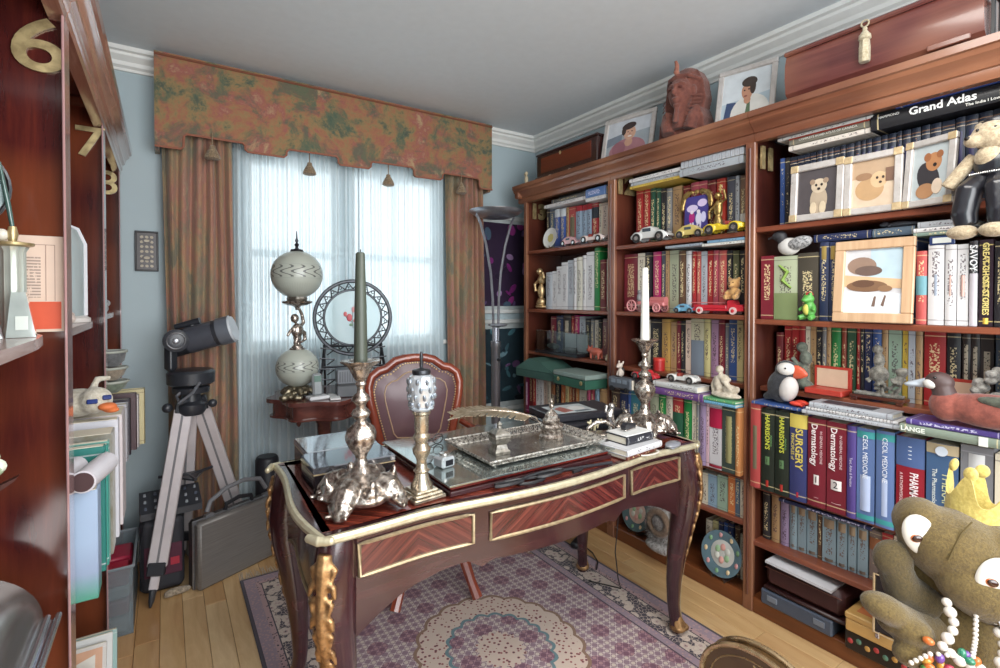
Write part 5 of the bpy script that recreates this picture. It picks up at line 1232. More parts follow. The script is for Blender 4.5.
# ============================================================ ON TOP OF THE CASE
def chest(label,x,y,z,L,Wd,h,rz,c1,panelc):
    r=thing('wooden_chest',label,'chest',(x,y,z),math.radians(rz)); m=wood('chest_'+str(c1[0]),tuple(int(a*0.6) for a in c1),c1,'y',0.7,0.22,0.5)
    for sx in (-1,1):
        for sy in (-1,1): obj('foot',MB().lathe([(0.014,0),(0.018,0.008),(0.012,0.02)],12,TR(sx*(Wd/2-0.03),sy*(L/2-0.05),0)),m,r)
    obj('chest_body',MB().rbox(-Wd/2,Wd/2,-L/2,L/2,0.02,h*0.92,0.006),m,r,None)
    obj('base_moulding',MB().rbox(-Wd/2-0.008,Wd/2+0.008,-L/2-0.008,L/2+0.008,0.016,0.036,0.005),m,r,None)
    obj('lid',MB().rbox(-Wd/2-0.006,Wd/2+0.006,-L/2-0.006,L/2+0.006,h*0.92,h,0.006),m,r,None)
    obj('front_panel',MB().rbox(-Wd/2-0.002,-Wd/2+0.004,-L/2+0.05,L/2-0.05,0.055,h*0.82,0.001),wood('panel_'+str(panelc[0]),tuple(int(a*0.6) for a in panelc),panelc,'y',0.7,0.25,0.5),r,None); return r
r=chest('dark reddish wooden chest with amber burl front, at the window end of the bookcase top',2.215,2.455,2.1305,0.58,0.20,0.19,0,(62,32,30),(128,50,28))
obj('lock_plate',MB().ell((-0.104,0.04,0.15),(0.003,0.010,0.012),None,10,8),BRASS(),r)
# long chest with bowed front and a tassel
r=thing('wooden_chest','long reddish brown chest with bowed front above the near bay','chest',(2.20,0.785,2.1305),0)
m=wood('long_chest_wood',(70,30,34),(134,78,66),'y',0.5,0.25,0.5,(150,100,76)); L=0.60; P=[(0.15,0.03),(-0.075,0.03),(-0.09,0.045),(-0.098,0.10),(-0.095,0.16),(-0.085,0.195),(0.15,0.195)]
obj('chest_body',MB().prism([(p[0],p[1]) for p in P],-L/2,L/2,mat_axes((0,0,0),(1,0,0),(0,0,1),(0,1,0))),m,r,30)
obj('lid',MB().rbox(-0.098,0.155,-L/2-0.006,L/2+0.006,0.196,0.214,0.005),m,r,None)
obj('base_moulding',MB().rbox(-0.085,0.15,-L/2+0.01,L/2-0.01,0.012,0.03,0.004),flat((40,24,24),0.4),r,None)
for y in (-L/2+0.07,L/2-0.07): obj('foot',MB().rbox(-0.09,0.14,y-0.05,y+0.05,0.0,0.014,0.004),m,r,None)
obj('side_bracket',MB().rbox(-0.1,-0.09,-L/2+0.03,-L/2+0.14,0.03,0.05,0.003),m,r,None)
r=thing('key_tassel','cream beaded tassel hanging from the lid of the long chest','tassel',(2.094,0.80,2.228))
TC=fuzzym('cream_tassel',(206,196,170),(150,136,108),130)
obj('loop',MB().tube([(0.0+0.001,0.012*math.cos(a),0.104+0.012*math.sin(a)) for a in [k*PI/6 for k in range(12)]],0.003,6,True),TC,r)
obj('tassel_head',MB().lathe([(0.003,0.092),(0.008,0.086),(0.007,0.078),(0.012,0.070),(0.018,0.062),(0.020,0.048),(0.015,0.044)],14,TR(0,0,0)),TC,r)
obj('tassel_skirt',MB().lathe([(0.014,0.046),(0.0165,0.02),(0.0165,-0.028),(0.015,-0.034),(0.005,-0.034)],18,rip=lambda a,i,z:1+0.06*math.cos(12*a)),TC,r)
# dark lantern-like object at the very end
r=thing('metal_lantern','black metal framed glass lantern at the near end of the bookcase top','lantern',(2.17,0.43,2.1305))
for y in (-0.04,0.04):
    for x in (-0.04,0.04): obj('corner_bar',MB().rbox(x-0.005,x+0.005,y-0.005,y+0.005,0,0.16,0.001),flat((26,26,28),0.4),r,None)
obj('base_plate',MB().rbox(-0.044,0.044,-0.034,0.034,0,0.01,0.002),flat((26,26,28),0.4),r,None); obj('roof',MB().lathe([(0.068,0.16),(0.02,0.20),(0.004,0.21)],4,RZ(45)),flat((26,26,28),0.4),r,None); obj('candle',MB().lathe([(0.018,0.0101),(0.018,0.08)],14),flat((214,204,186),0.6),r)
# small figurines at the far end
rough_figure('cream_figurine','small cream winged figurine at the window end of the bookcase top','figurine',2.10,2.84,2.1305,[((0,0,0.008),(0.02,0.02,0.008)),((0,0,0.04),(0.014,0.016,0.03)),((0,0,0.085),0.013),([(0.005,0.01,0.06),(0.01,0.035,0.09)],[0.010,0.005])],flat((206,190,158),0.5),0.003)
for i,y in enumerate((2.37,2.56)): rough_figure('white_shell','small white shell lying %s the feet of the burl fronted chest'%('between' if i else 'near'),'shell',2.085,y,2.1305,[((0,0,0.009),(0.014,0.02,0.009)),((0,0.012,0.008),(0.008,0.01,0.007))],flat((214,206,190),0.5),0.002)
# pharaoh bust
r=thing('pharaoh_bust','reddish brown ancient king bust with striped headcloth and cobra on the bookcase top','sculpture',(2.20,1.625,2.1305),math.radians(6))
TCa=fuzzym('terracotta',(132,78,64),(92,50,42),30); b=MB()
obj('base_slab',MB().rbox(-0.09,0.09,-0.165,0.15,0,0.022,0.004),flat((92,106,112),0.6),r,None)
b2=MB()
# headcloth: rounded crown, flaring side flaps, lappets and shoulders
b2.ell((0.015,0,0.275),(0.078,0.092,0.105)).prism([(-0.090,0.12),(-0.112,0.20),(-0.098,0.29),(-0.070,0.345),(0.070,0.345),(0.098,0.29),(0.112,0.20),(0.090,0.12)],-0.035,0.035,mat_axes((0.02,0,0),(0,1,0),(0,0,1),(1,0,0)))
b2.prism([(-0.125,0.02),(-0.118,0.10),(-0.100,0.15),(0.100,0.15),(0.118,0.10),(0.125,0.02)],-0.06,0.05,mat_axes((0.01,0,0),(0,1,0),(0,0,1),(1,0,0)))
for s in (-1,1): b2.tube([(-0.035,s*0.080,0.155),(-0.055,s*0.070,0.10),(-0.065,s*0.058,0.045)],[0.024,0.030,0.032],10)
b2.ell((-0.046,0,0.238),(0.056,0.060,0.082)).tube([(-0.03,0,0.17),(-0.03,0,0.06)],[0.040,0.055],12)
b2.ell((-0.108,0,0.232),(0.014,0.010,0.016)).ell((-0.100,0,0.252),(0.010,0.008,0.028)).ell((-0.098,0,0.202),(0.010,0.020,0.0055)).ell((-0.095,0,0.191),(0.010,0.017,0.0055)).ell((-0.084,0,0.170),(0.015,0.018,0.013))
b2.tube([(-0.082,0,0.165),(-0.094,0,0.085)],[0.010,0.014],8)
for s in (-1,1): b2.ell((-0.040,s*0.068,0.238),(0.014,0.012,0.028)); b2.tube([(-0.099,s*0.010,0.270),(-0.094,s*0.028,0.276),(-0.080,s*0.046,0.268)],0.0055,6)
b2.tube([(-0.01,0.092,0.290),(-0.065,0.050,0.312),(-0.082,0,0.318),(-0.065,-0.050,0.312),(-0.01,-0.092,0.290)],0.010,8)
melted('head',b2,TCa,r,0.0042,1)
for s in (-1,1):
    e=obj('eye',MB().ell((-0.095,s*0.027,0.253),(0.006,0.014,0.006),None,12,8),flat((96,50,44),0.5),r)
b=MB()
for s in (-1,1):
    for k in range(9): z=0.06+k*0.018; b.tube([(-0.092-0.0+0.002*k,s*(0.040+0.004*k),z),(-0.050+0.002*k,s*(0.100+0.0008*k),z+0.004)],0.0028,5)
o=obj('headcloth_stripes',b,TCa,r); o['kind']='stuff'
melted('cobra',MB().tube([(-0.062,0,0.312),(-0.088,0,0.335),(-0.080,0,0.368),(-0.094,0,0.388)],[0.010,0.014,0.011,0.007],8),fuzzym('terracotta_light',(176,118,96),(120,66,54),30),r,0.003,1)
# ============================================================ WRITING DESK
DK=thing('writing_desk','large dark mahogany writing desk with gilt mounts, brass edge and veneered drawers on the rug','desk',(1.035,1.56,0))
DO=(-1.035,-1.56,0)
def dobj(name,b,m,smooth=40,par=None,**k): b.shift(DO); return obj(name,b,m,par or DK,smooth,**k)
def yF(x): return 1.236-0.030*math.exp(-((x-1.05)/0.30)**2)+0.012*math.exp(-((x-0.60)/0.14)**2)+0.012*math.exp(-((x-1.50)/0.14)**2)
def xLs(y): return 0.312-0.020*math.sin((y-1.24)/0.68*2*PI)*0.7-0.012*math.sin((y-1.24)/0.68*PI)
DT=0.009 # rug under the feet
def outline(off=0.0):
    pts=[]
    xs=[0.315+i*(1.755-0.315)/40 for i in range(41)]
    for x in xs: pts.append((x,yF(x)+off))
    ys=[1.262+i*(1.895-1.262)/16 for i in range(17)]
    for y in ys: pts.append((2.07-xLs(y)-off,y))
    for x in xs[::-1]: pts.append((x,1.56*2-yF(x)-0.0-off))
    for y in ys[::-1]: pts.append((xLs(y)+off,y))
    return pts
def veneer(name,c1,c2,c3,mode):
    t=NT(name); X,Y,Z=t.xyz(t.co()); ax=t.math('ABSOLUTE',X)
    u=t.math('ADD',t.math('MULTIPLY',ax,0.72),t.math('MULTIPLY',Z,1.0)) if mode=='chev' else t.math('ADD',X,t.math('MULTIPLY',Y,1.0))
    cx=t.n('ShaderNodeCombineXYZ'); t.put(cx.inputs[0],t.math('MULTIPLY',u,62.0)); t.put(cx.inputs[1],t.math('MULTIPLY',ax,2.5))
    n=t.noise(cx.outputs[0],1.0,5.0,0.65,0.3)[0]
    c=t.ramp(n,[(0.30,lin(c1)),(0.5,lin(c2)),(0.68,lin(c3))]); return t.out(c,0.22,0,0.6)
CHEV=veneer('chevron_veneer',(34,14,20),(80,32,32),(122,62,54),'chev'); TOPV=veneer('top_veneer',(60,22,20),(104,42,32),(140,66,48),'diag')
DM=deskw('x')
dobj('tabletop',MB().prism(outline(0.006),0.752,0.776),DM,30)
dobj('veneer_band',MB().prism(outline(0.028),0.776,0.7766),TOPV,None)
b=MB(); b.tube([(p[0],p[1],0.766) for p in outline(0.0)],0.0115,8,True,1.0); dobj('brass_edge',b,metalm('cream_brass',(206,198,170),0.36,(160,146,112),0.35,50,0.15,0.5))
# aprons
def zb_front(x):
    u=abs(x-1.035)
    if u<0.24: return 0.573+0.010*(u/0.24)**2
    if u<0.275: return 0.583-0.016*math.sin((u-0.24)/0.035*PI/2)
    if u<0.31: return 0.567+0.026*(u-0.275)/0.035
    if u<0.44: return 0.593-0.018*((u-0.31)/0.13)**2
    return max(0.47,0.575-0.085*((u-0.44)/0.20)**1.6)
def strip(fn_y,zb,x0,x1,n,dy,swap=False):
    b=MB(); vs=[];fs=[]
    for i in range(n+1):
        x=x0+(x1-x0)*i/n; y=fn_y(x); z=zb(x)
        for (yy,zz) in ((y,0.752),(y,z),(y+dy,z),(y+dy,0.752)): vs.append((yy,x,zz) if swap else (x,yy,zz))
    for i in range(n):
        for j in range(4):
            k=(j+1)%4; fs.append((i*4+j,i*4+k,(i+1)*4+k,(i+1)*4+j))
    fs+=[(0,1,2,3),(4*n,4*n+3,4*n+2,4*n+1)]; b.add(vs,fs); return b
fy=lambda x: yF(x)+0.022
dobj('front_apron',strip(fy,zb_front,0.36,1.71,60,0.02),DM,35)
dobj('back_apron',strip(lambda x:3.12-yF(x)-0.022,zb_front,0.36,1.71,60,-0.02),DM,35)
zs=lambda y: 0.50+0.07*(1-((y-1.56)/0.3)**2) if abs(y-1.56)<0.3 else 0.5
dobj('side_apron',strip(lambda y: xLs(y)+0.024,zs,1.29,1.83,24,0.02,True),DM,35)
dobj('side_apron',strip(lambda y: 2.07-xLs(y)-0.024,zs,1.29,1.83,24,-0.02,True),DM,35)
GB=metalm('brass_inlay',(176,158,126),0.4,(110,90,66),0.4,60,0.2,0.55)
for s in (0,1):
    f=(lambda y: xLs(y)+0.0225) if s==0 else (lambda y: 2.07-xLs(y)-0.0225)
    ys=[1.30+i*0.52/20 for i in range(21)]
    dobj('side_gilt_line',MB().tube([(f(y),y,zs(y)+0.012) for y in ys],0.004,6),GB)
def drawer(x0,x1,z0,z1):
    cx=(x0+x1)/2; cz=(z0+z1)/2; n=16
    loc=Vector((cx,yF(cx)+0.02,cz)); 
    root=None; b=MB(); vs=[];fs=[]
    for i in range(n+1):
        x=x0+(x1-x0)*i/n; y=fy(x)-0.003
        for (yy,zz) in ((y,z1),(y,z0),(y+0.006,z0),(y+0.006,z1)): vs.append((x-loc.x,yy-loc.y,zz-loc.z))
    for i in range(n):
        for j in range(4): k=(j+1)%4; fs.append((i*4+j,i*4+k,(i+1)*4+k,(i+1)*4+j))
    fs+=[(0,1,2,3),(4*n,4*n+3,4*n+2,4*n+1)]; b.add(vs,fs)
    d=obj('drawer',b,CHEV,DK,35,TR(loc.x+DO[0],loc.y+DO[1],loc.z))
    pts=[]
    for i in range(n+1): x=x0+(x1-x0)*i/n; pts.append((x-loc.x,fy(x)-0.004-loc.y,z0-loc.z))
    for i in range(n+1): x=x1+(x0-x1)*i/n; pts.append((x-loc.x,fy(x)-0.004-loc.y,z1-loc.z))
    obj('brass_border',MB().tube(pts,0.0055,6,True),GB,d)
drawer(0.405,0.735,0.645,0.728); drawer(0.790,1.355,0.642,0.722); drawer(1.400,1.672,0.640,0.728)
# legs
def leg(sx,sy):
    def P(dx,dy,z): return (1.035+sx*(0.735-dx)+0.0,1.56+sy*(0.325-dy),z)
    pts=[P(0.055,0.045,0.751),P(0.045,0.035,0.68),P(0.040,0.030,0.60),P(0.045,0.035,0.52),P(0.058,0.045,0.42),P(0.070,0.055,0.32),P(0.078,0.06,0.22),P(0.080,0.06,0.13),P(0.074,0.055,0.06),P(0.066,0.048,0.012+DT)]
    ra=[0.050,0.054,0.057,0.053,0.045,0.037,0.030,0.025,0.024,0.028]
    b=MB(); b.tube(pts,ra,8,up=(1,0,0)); l=dobj('leg',b,DM,50)
    rn=random.Random(int(10+sx*2+sy)); b=MB()
    # corner mount: acanthus scroll running down the knee
    def C(t):
        k=t*(len(pts)-1); i=min(int(k),len(pts)-2); f=k-i; p=Vector(pts[i]).lerp(Vector(pts[i+1]),f); r=ra[i]*(1-f)+ra[i+1]*f
        return p+Vector((sx,sy,0)).normalized()*r*0.93,r
    dd=Vector((-sx,sy,0)).normalized(); b.tube([C(0.03+0.05*i)[0] for i in range(11)],[0.020,0.022,0.017,0.012,0.013,0.015,0.013,0.010,0.008,0.007,0.005],8)
    for i in range(9):
        t=0.05+i*0.055; p,r=C(t); p2,_=C(t+0.07); w=0.030*(1-0.6*i/9)
        for sd in (-1,1): b.tube([p,p.lerp(p2,0.5)+dd*sd*w*1.0,p2+dd*sd*w*(1.25 if i%2 else 0.8)],[0.010*(1-0.4*i/9),0.010*(1-0.4*i/9),0.004],6)
    b.tube([C(0.03)[0]+Vector((-sx*0.03,sy*0.0,0)),C(0.12)[0]+Vector((-sx*0.042,0,0)),C(0.2)[0]+Vector((-sx*0.03,0,0))],[0.006,0.009,0.006],6)
    b.shift(DO); melted('gilt_mount',b,GILT(),DK,0.0042,1)
    b=MB().tube([C(0.5+0.05*i)[0] for i in range(10)],0.005,6); dobj('gilt_strip',b,GB,40)
    b=MB(); p=Vector(pts[-1]); b.ell(p+Vector((0,0,0.012)),(0.034,0.034,0.0195),None,10,7); b.tube([p+Vector((0,0,0.02)),p+Vector((-sx*0.01,-sy*0.01,0.07))],[0.031,0.020],8); b.ell(p+Vector((sx*0.02,sy*0.02,0.014)),(0.016,0.016,0.014),None,8,6); b.shift(DO); melted('gilt_foot',b,GILT(),DK,0.004,1)
    # shell at the tabletop corner
    b=MB(); c=Vector((1.035+sx*0.735,1.56+sy*0.318,0.768)); d=Vector((-sx,sy,0)).normalized()
    for k in range(-3,4): b.ell(c+d*0.010*k+Vector((-sx*abs(k)*0.002,-sy*abs(k)*0.002,0)),(0.010,0.010,0.014-abs(k)*0.001),None,8,6)
    b.shift(DO); melted('corner_shell',b,metalm('cream_brass',(206,198,170),0.36,(160,146,112),0.35,50,0.15,0.5),DK,0.0035,1)
for sx in (-1,1):
    for sy in (-1,1): leg(sx,sy)
DZ=0.7775
# riser boards and glass sheet
r=thing('desk_blotter_board','low reddish wooden board raised on the desk under the glass sheet','desk board',(1.0,1.54,DZ))
obj('lower_board',MB().rbox(-0.325,0.325,-0.262,0.26,0.0,0.016,0.003),DM,r,None); obj('upper_board',MB().rbox(-0.318,0.318,-0.252,0.25,0.0162,0.030,0.003),wood('red_mahogany',(70,16,18),(126,42,28),'x',0.5,0.22,0.5),r,None)
gl=NT('desk_glass'); gl.b.inputs['Coat Weight'].default_value=1.0
GTOP=flat((150,160,156),0.06,0.25,0.8,0.10)
tag(obj('glass_sheet',MB().rbox(-0.33,0.335,-0.268,0.268,0,0.006,0.001),metalm('grey_glass',(172,180,178),0.07,(150,156,150),0.2,8,0.0),None,None),'grey green glass sheet lying on the raised wooden board of the desk','glass').location=(1.0,1.54,DZ+0.031)
GZ=DZ+0.0375
# glossy black boxes
def lbox(label,y0,y1,x0,x1,h,silver):
    r=thing('lacquer_box',label,'box',((x0+x1)/2,(y0+y1)/2,DZ)); BL=flat((34,32,40),0.06,0.2,1.0,0.02); w=(x1-x0)/2; d=(y1-y0)/2
    obj('box_body',MB().rbox(-w,w,-d,d,0,h*0.74,0.003),flat((36,30,34),0.12,0,0.8,0.03),r,None); obj('lid',MB().rbox(-w-0.002,w+0.002,-d-0.002,d+0.002,h*0.76,h,0.003),metalm('mirror_lid',(150,152,160),0.06,(120,122,128),0.15,6,0.0) if silver else metalm('mirror_lid2',(196,200,206),0.1,(170,174,180),0.15,6,0.0),r,None)  # paler lid tone stands in for the white window mirrored in black lacquer
    obj('trim_line',MB().rbox(-w-0.001,w+0.001,-d-0.001,d+0.001,h*0.735,h*0.765,0.0005),GLD,r,None)
    obj('pull',MB().rbox(w*0.25,w*0.62,-d-0.010,-d-0.001,h*0.38,h*0.50,0.002),SILV2(),r,None)
lbox('glossy black lacquer box with mirror lid directly behind the tall ornate candlestick',1.500,1.660,0.352,0.598,0.082,True)
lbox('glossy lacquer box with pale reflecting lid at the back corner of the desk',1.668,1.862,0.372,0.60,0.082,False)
# silver candlesticks
def candlestick(label,x,y,ccol,clabel,seed):
    r=thing('candlestick',label,'candlestick',(x,y,DZ),math.radians((seed-1)*4)); S=SILV(); rn=random.Random(seed); b=MB()
    b.lathe([(0.094,0.026),(0.104,0.040),(0.090,0.056),(0.078,0.066),(0.052,0.080),(0.030,0.092),(0.020,0.108),(0.016,0.12)],28,rip=lambda a,i,z:1+0.07*math.cos(4*a)*(0.13-z)/0.09)
    for k in range(4):
        a=PI/4+k*PI/2; c,s=math.cos(a),math.sin(a)
        b.tube([(0.05*c,0.05*s,0.064),(0.085*c,0.085*s,0.052),(0.112*c,0.112*s,0.028),(0.126*c,0.126*s,0.013)],[0.034,0.036,0.026,0.012],10)
        b.ell((0.122*c,0.122*s,0.012),(0.016,0.016,0.0115),None,8,6); b.tube([(0.11*c-0.03*s,0.11*s+0.03*c,0.040),(0.125*c-0.014*s,0.125*s+0.014*c,0.016),(0.14*c-0.03*s,0.14*s+0.03*c,0.020)],[0.009,0.010,0.005],6)
        b.tube([(0.11*c+0.03*s,0.11*s-0.03*c,0.040),(0.125*c+0.014*s,0.125*s-0.014*c,0.016),(0.14*c+0.03*s,0.14*s-0.03*c,0.020)],[0.009,0.010,0.005],6)
        a2=k*PI/2; c,s=math.cos(a2),math.sin(a2); b.ell((0.088*c,0.088*s,0.056),(0.020,0.024,0.022),RZ(math.degrees(a2)),8,6); b.ell((0.095*c,0.095*s,0.078),(0.008,0.012,0.016),RZ(math.degrees(a2)),8,6)
    for k in range(60):
        a=rn.uniform(0,2*PI); q=rn.uniform(0.05,0.115); b.ell((q*math.cos(a),q*math.sin(a),0.082-q*0.36),(0.008,0.008,0.007),None,6,4)
    melted('base',b,S,r,0.0038,1)
    prof=[(0.016,0.10),(0.019,0.118),(0.014,0.128),(0.018,0.14),(0.030,0.158),(0.040,0.180),(0.042,0.196),(0.035,0.214),(0.020,0.226),(0.013,0.234),(0.022,0.244),(0.027,0.254),(0.022,0.262),(0.012,0.270),(0.015,0.280),(0.026,0.292),(0.022,0.302),(0.011,0.312),(0.010,0.328),(0.016,0.334),(0.012,0.342)]
    obj('stem',MB().lathe(prof,26,rip=lambda a,i,z:1+(0.07*math.cos(6*a) if 0.15<z<0.22 else 0.035*math.cos(6*a))),S,r,60)
    obj('candle_cup',MB().lathe([(0.010,0.338),(0.018,0.350),(0.027,0.372),(0.034,0.384),(0.052,0.396),(0.053,0.400),(0.046,0.401),(0.024,0.394),(0.020,0.392)],28,rip=lambda a,i,z:1+(0.09*math.cos(8*a) if z>0.36 else 0.03*math.cos(8*a))),S,r,60)
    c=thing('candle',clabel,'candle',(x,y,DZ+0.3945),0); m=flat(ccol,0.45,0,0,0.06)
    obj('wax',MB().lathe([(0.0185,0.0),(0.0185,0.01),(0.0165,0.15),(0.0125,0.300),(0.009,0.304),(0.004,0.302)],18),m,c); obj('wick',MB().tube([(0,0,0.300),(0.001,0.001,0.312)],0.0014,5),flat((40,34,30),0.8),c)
candlestick('ornate silver candlestick with scroll feet standing in front of the lacquer box',0.450,1.378,(66,72,62),'tall grey green tapered candle in the candlestick by the lacquer box',1)  # dark grey wax colour imitates a backlit candle
candlestick('ornate silver candlestick with scroll feet at the bookcase end of the desk',1.668,1.425,(226,224,216),'tall white tapered candle in the candlestick at the bookcase end',2)
# brass candlestick with cut glass shade
r=thing('brass_lamp','square based brass candlestick with a cut glass shade on the desk front','candlestick',(0.614,1.338,DZ),math.radians(6)); BR=metalm('polished_brass',(200,190,170),0.22,(130,104,78),0.5,30,0.15,0.85)
obj('square_base',MB().rbox(-0.052,0.052,-0.052,0.052,0,0.012,0.003).rbox(-0.046,0.046,-0.046,0.046,0.010,0.020,0.004).rbox(-0.036,0.036,-0.036,0.036,0.018,0.026,0.004),BR,r,None)
obj('stem',MB().lathe([(0.032,0.0262),(0.031,0.036),(0.022,0.052),(0.018,0.070),(0.024,0.076),(0.017,0.082),(0.014,0.10),(0.016,0.112),(0.024,0.125),(0.027,0.138),(0.020,0.148),(0.015,0.155),(0.022,0.165),(0.024,0.175),(0.018,0.185),(0.020,0.19),(0.021,0.235),(0.026,0.240),(0.026,0.248)],24),BR,r)
obj('glass_shade',MB().lathe([(0.030,0.250),(0.036,0.256),(0.030,0.262),(0.034,0.285),(0.0395,0.31),(0.040,0.332),(0.034,0.348),(0.024,0.354)],30,rip=lambda a,i,z:1+0.035*math.cos(10*a+z*60)),flat((206,212,218),0.08,0.45,1.0,0.25),r,30)
b=MB()
for k in range(9):
    for z in (0.268,0.29,0.312,0.334): a=2*PI*k/9+z*20; q=0.034 if z<0.28 else 0.0385; b.ell((q*math.cos(a),q*math.sin(a),z),(0.006,0.006,0.010),None,6,4)
o=obj('cut_facets',b,flat((150,158,168),0.05,0.6,1.0,0.25),r); o['kind']='stuff'
obj('collar',MB().lathe([(0.026,0.353),(0.027,0.358),(0.026,0.366),(0.008,0.370),(0.004,0.372)],20),DARKM(),r); obj('finial',MB().lathe([(0.004,0.370),(0.0055,0.378),(0.004,0.395),(0.006,0.40),(0.003,0.418)],10),DARKM(),r)
# inkstand tray
S=metalm('pierced_silver',(214,208,200),0.26,(96,86,76),0.7,75,0.5,0.72)
r=thing('inkstand_tray','pierced silver inkstand tray lying on the glass sheet','tray',(1.08,1.46,GZ+0.001)); W2,D2=0.225,0.125
obj('tray_plate',MB().rbox(-W2,W2,-D2,D2,0.003,0.008,0.002),metalm('tray_silver',(190,188,182),0.2,(130,122,112),0.4,40,0.15,0.85),r,None)
def rimp(k,o,z): return [(sx*(W2+o),sy*(D2+o),z) for sx,sy in ((-1,-1),(1,-1),(1,1),(-1,1))]
b=MB().tube(rimp(0,0.026,0.027),0.0035,6,True).tube(rimp(0,0.002,0.008),0.003,6,True); obj('gallery_rail',b,S,r)
for side,(a,c) in enumerate((((-1,-1),(1,-1)),((1,-1),(1,1)),((1,1),(-1,1)),((-1,1),(-1,-1)))):
    b=MB(); n=26 if side%2==0 else 15
    for k in range(n):
        f0=k/n; f1=(k+1)/n; lo=lambda f:(a[0]*(W2+0.002)+(c[0]-a[0])*(W2+0.002)*f,a[1]*(D2+0.002)+(c[1]-a[1])*(D2+0.002)*f,0.009); hi=lambda f:(a[0]*(W2+0.024)+(c[0]-a[0])*(W2+0.024)*f,a[1]*(D2+0.024)+(c[1]-a[1])*(D2+0.024)*f,0.026)
        m=(f0+f1)/2; b.tube([lo(f0),hi(m),lo(f1)],0.0024,5); b.tube([hi(f0),lo(m),hi(f1)],0.0018,4)
    o=obj('pierced_gallery',b,S,r); o['kind']='stuff'
for sx in (-1,1):
    for sy in (-1,1): obj('foot',MB().ell((sx*0.2,sy*0.10,0.0015),(0.012,0.012,0.0025),None,8,5),S,r)
TZ=GZ+0.0098
r=thing('inkwell','small dark silver square inkwell on the window side of the tray','inkwell',(0.94,1.425,TZ)); S3=metalm('dark_silver',(150,146,138),0.3,(74,66,58),0.6,60,0.5)
obj('well_body',MB().lathe([(0.038,0),(0.040,0.010),(0.030,0.018),(0.026,0.032),(0.036,0.042),(0.040,0.056),(0.034,0.062)],4,RZ(40)),S3,r,20); obj('lid',MB().lathe([(0.040,0.063),(0.038,0.070),(0.024,0.080),(0.008,0.086),(0.007,0.092),(0.010,0.098),(0.003,0.108)],4,RZ(40)),S3,r,20)
r=thing('inkwell','tall pagoda shaped silver inkwell with a finial at the bookcase end of the tray','inkwell',(1.20,1.465,TZ))
S=SILV(); obj('well_body',MB().lathe([(0.046,0),(0.048,0.012),(0.040,0.022),(0.040,0.040),(0.046,0.048)],8,RZ(20)),S,r,20); obj('lid',MB().lathe([(0.047,0.049),(0.040,0.058),(0.032,0.060),(0.034,0.072),(0.026,0.080),(0.024,0.090),(0.012,0.104),(0.006,0.110)],8,RZ(20)),S,r,20)
obj('finial',MB().tube([(0,0,0.108),(0,0,0.150)],[0.005,0.003],8).ell((0,0,0.122),0.010).ell((0,0,0.138),0.007),S,r)
# rocker blotter
r=thing('rocker_blotter','white and silver curved rocker blotter beside the pagoda inkwell','blotter',(1.392,1.402,DZ+0.0005),math.radians(-25))
P=[(-0.07+0.14*k/16,0.0+0.045*(2*k/16-1)**2) for k in range(17)]+[(0.07,0.05),(-0.07,0.05)]
obj('blotter_block',MB().prism(P,-0.03,0.03,mat_axes((0,0,0),(1,0,0),(0,0,1),(0,-1,0))),flat((206,206,204),0.4),r,30); obj('top_plate',MB().rbox(-0.074,0.074,-0.034,0.034,0.0505,0.055,0.002),S,r,None)
melted('handle',MB().tube([(-0.055,0,0.056),(-0.05,0,0.075),(-0.02,0,0.095),(0.02,0,0.097),(0.05,0,0.078),(0.055,0,0.056)],[0.008,0.007,0.009,0.009,0.007,0.008],8),S,r,0.003,1)
# silver quill feather
r=thing('silver_quill','large silver feather quill resting across the inkwells','quill',(1.06,1.50,TZ))
path=[Vector((0.085,-0.034,0.066)),Vector((0.07,-0.03,0.088)),Vector((0.0,0.01,0.108)),Vector((-0.07,0.05,0.116)),Vector((-0.14,0.085,0.113)),Vector((-0.19,0.10,0.10))]
def qp(t):
    k=t*(len(path)-1); i=min(int(k),len(path)-2); return path[i].lerp(path[i+1],k-i)
FE=metalm('feather_silver',(206,192,168),0.32,(130,110,84),0.5,45,0.3)
obj('shaft',MB().tube(path,[0.002,0.003,0.0035,0.003,0.002,0.001],6),S,r)
rn=random.Random(3)
for side in (-1,1):
    b=MB(); N=46
    for k in range(N):
        t=0.24+0.76*k/N; p=qp(t); w=0.036*math.sin(min(1,(t-0.20)/0.8)**0.6*PI*0.90)+0.006; d=Vector((-0.035,0.014,0)); o=Vector((0.35,0.9,0)).normalized()*side
        q=p+o*w+d*(0.9+rn.uniform(-.15,.15))+Vector((0,0,-0.010+0.02*(side>0))); s=Vector((-0.010,0.005,0)); u=Vector((0,0,0.0012))
        b.add([p,p+s,q+s*0.4,q,p+u,p+s+u,q+s*0.4+u,q+u],[(0,1,2,3),(4,7,6,5),(0,4,5,1),(1,5,6,2),(2,6,7,3),(3,7,4,0)])
    ob=obj('vane',b,FE,r,None); ob['kind']='stuff'
# glass inkwell
r=thing('glass_inkwell','small clear glass inkwell with black ink at the front of the glass sheet','inkwell',(0.735,1.432,GZ+0.001),math.radians(12))
obj('glass_block',MB().rbox(-0.026,0.026,-0.026,0.026,0,0.034,0.006),flat((186,192,196),0.05,0.3,1.0,0.2),r,30); obj('ink_window',MB().rbox(-0.015,0.015,-0.0275,-0.0262,0.008,0.026,0.003),flat((26,26,32),0.2),r,None); obj('neck_ring',MB().lathe([(0.014,0.034),(0.016,0.038),(0.015,0.043),(0.010,0.044)],18),SILV2(),r)
r=thing('glass_dish','small clear glass dish beside the black ink glass inkwell','dish',(0.70,1.50,GZ+0.001)); obj('bowl',MB().lathe([(0.018,0),(0.024,0.004),(0.030,0.016),(0.028,0.0165),(0.022,0.006),(0.001,0.003)],20,caps=False),flat((180,188,192),0.08,0.3,1.0,0.2),r)
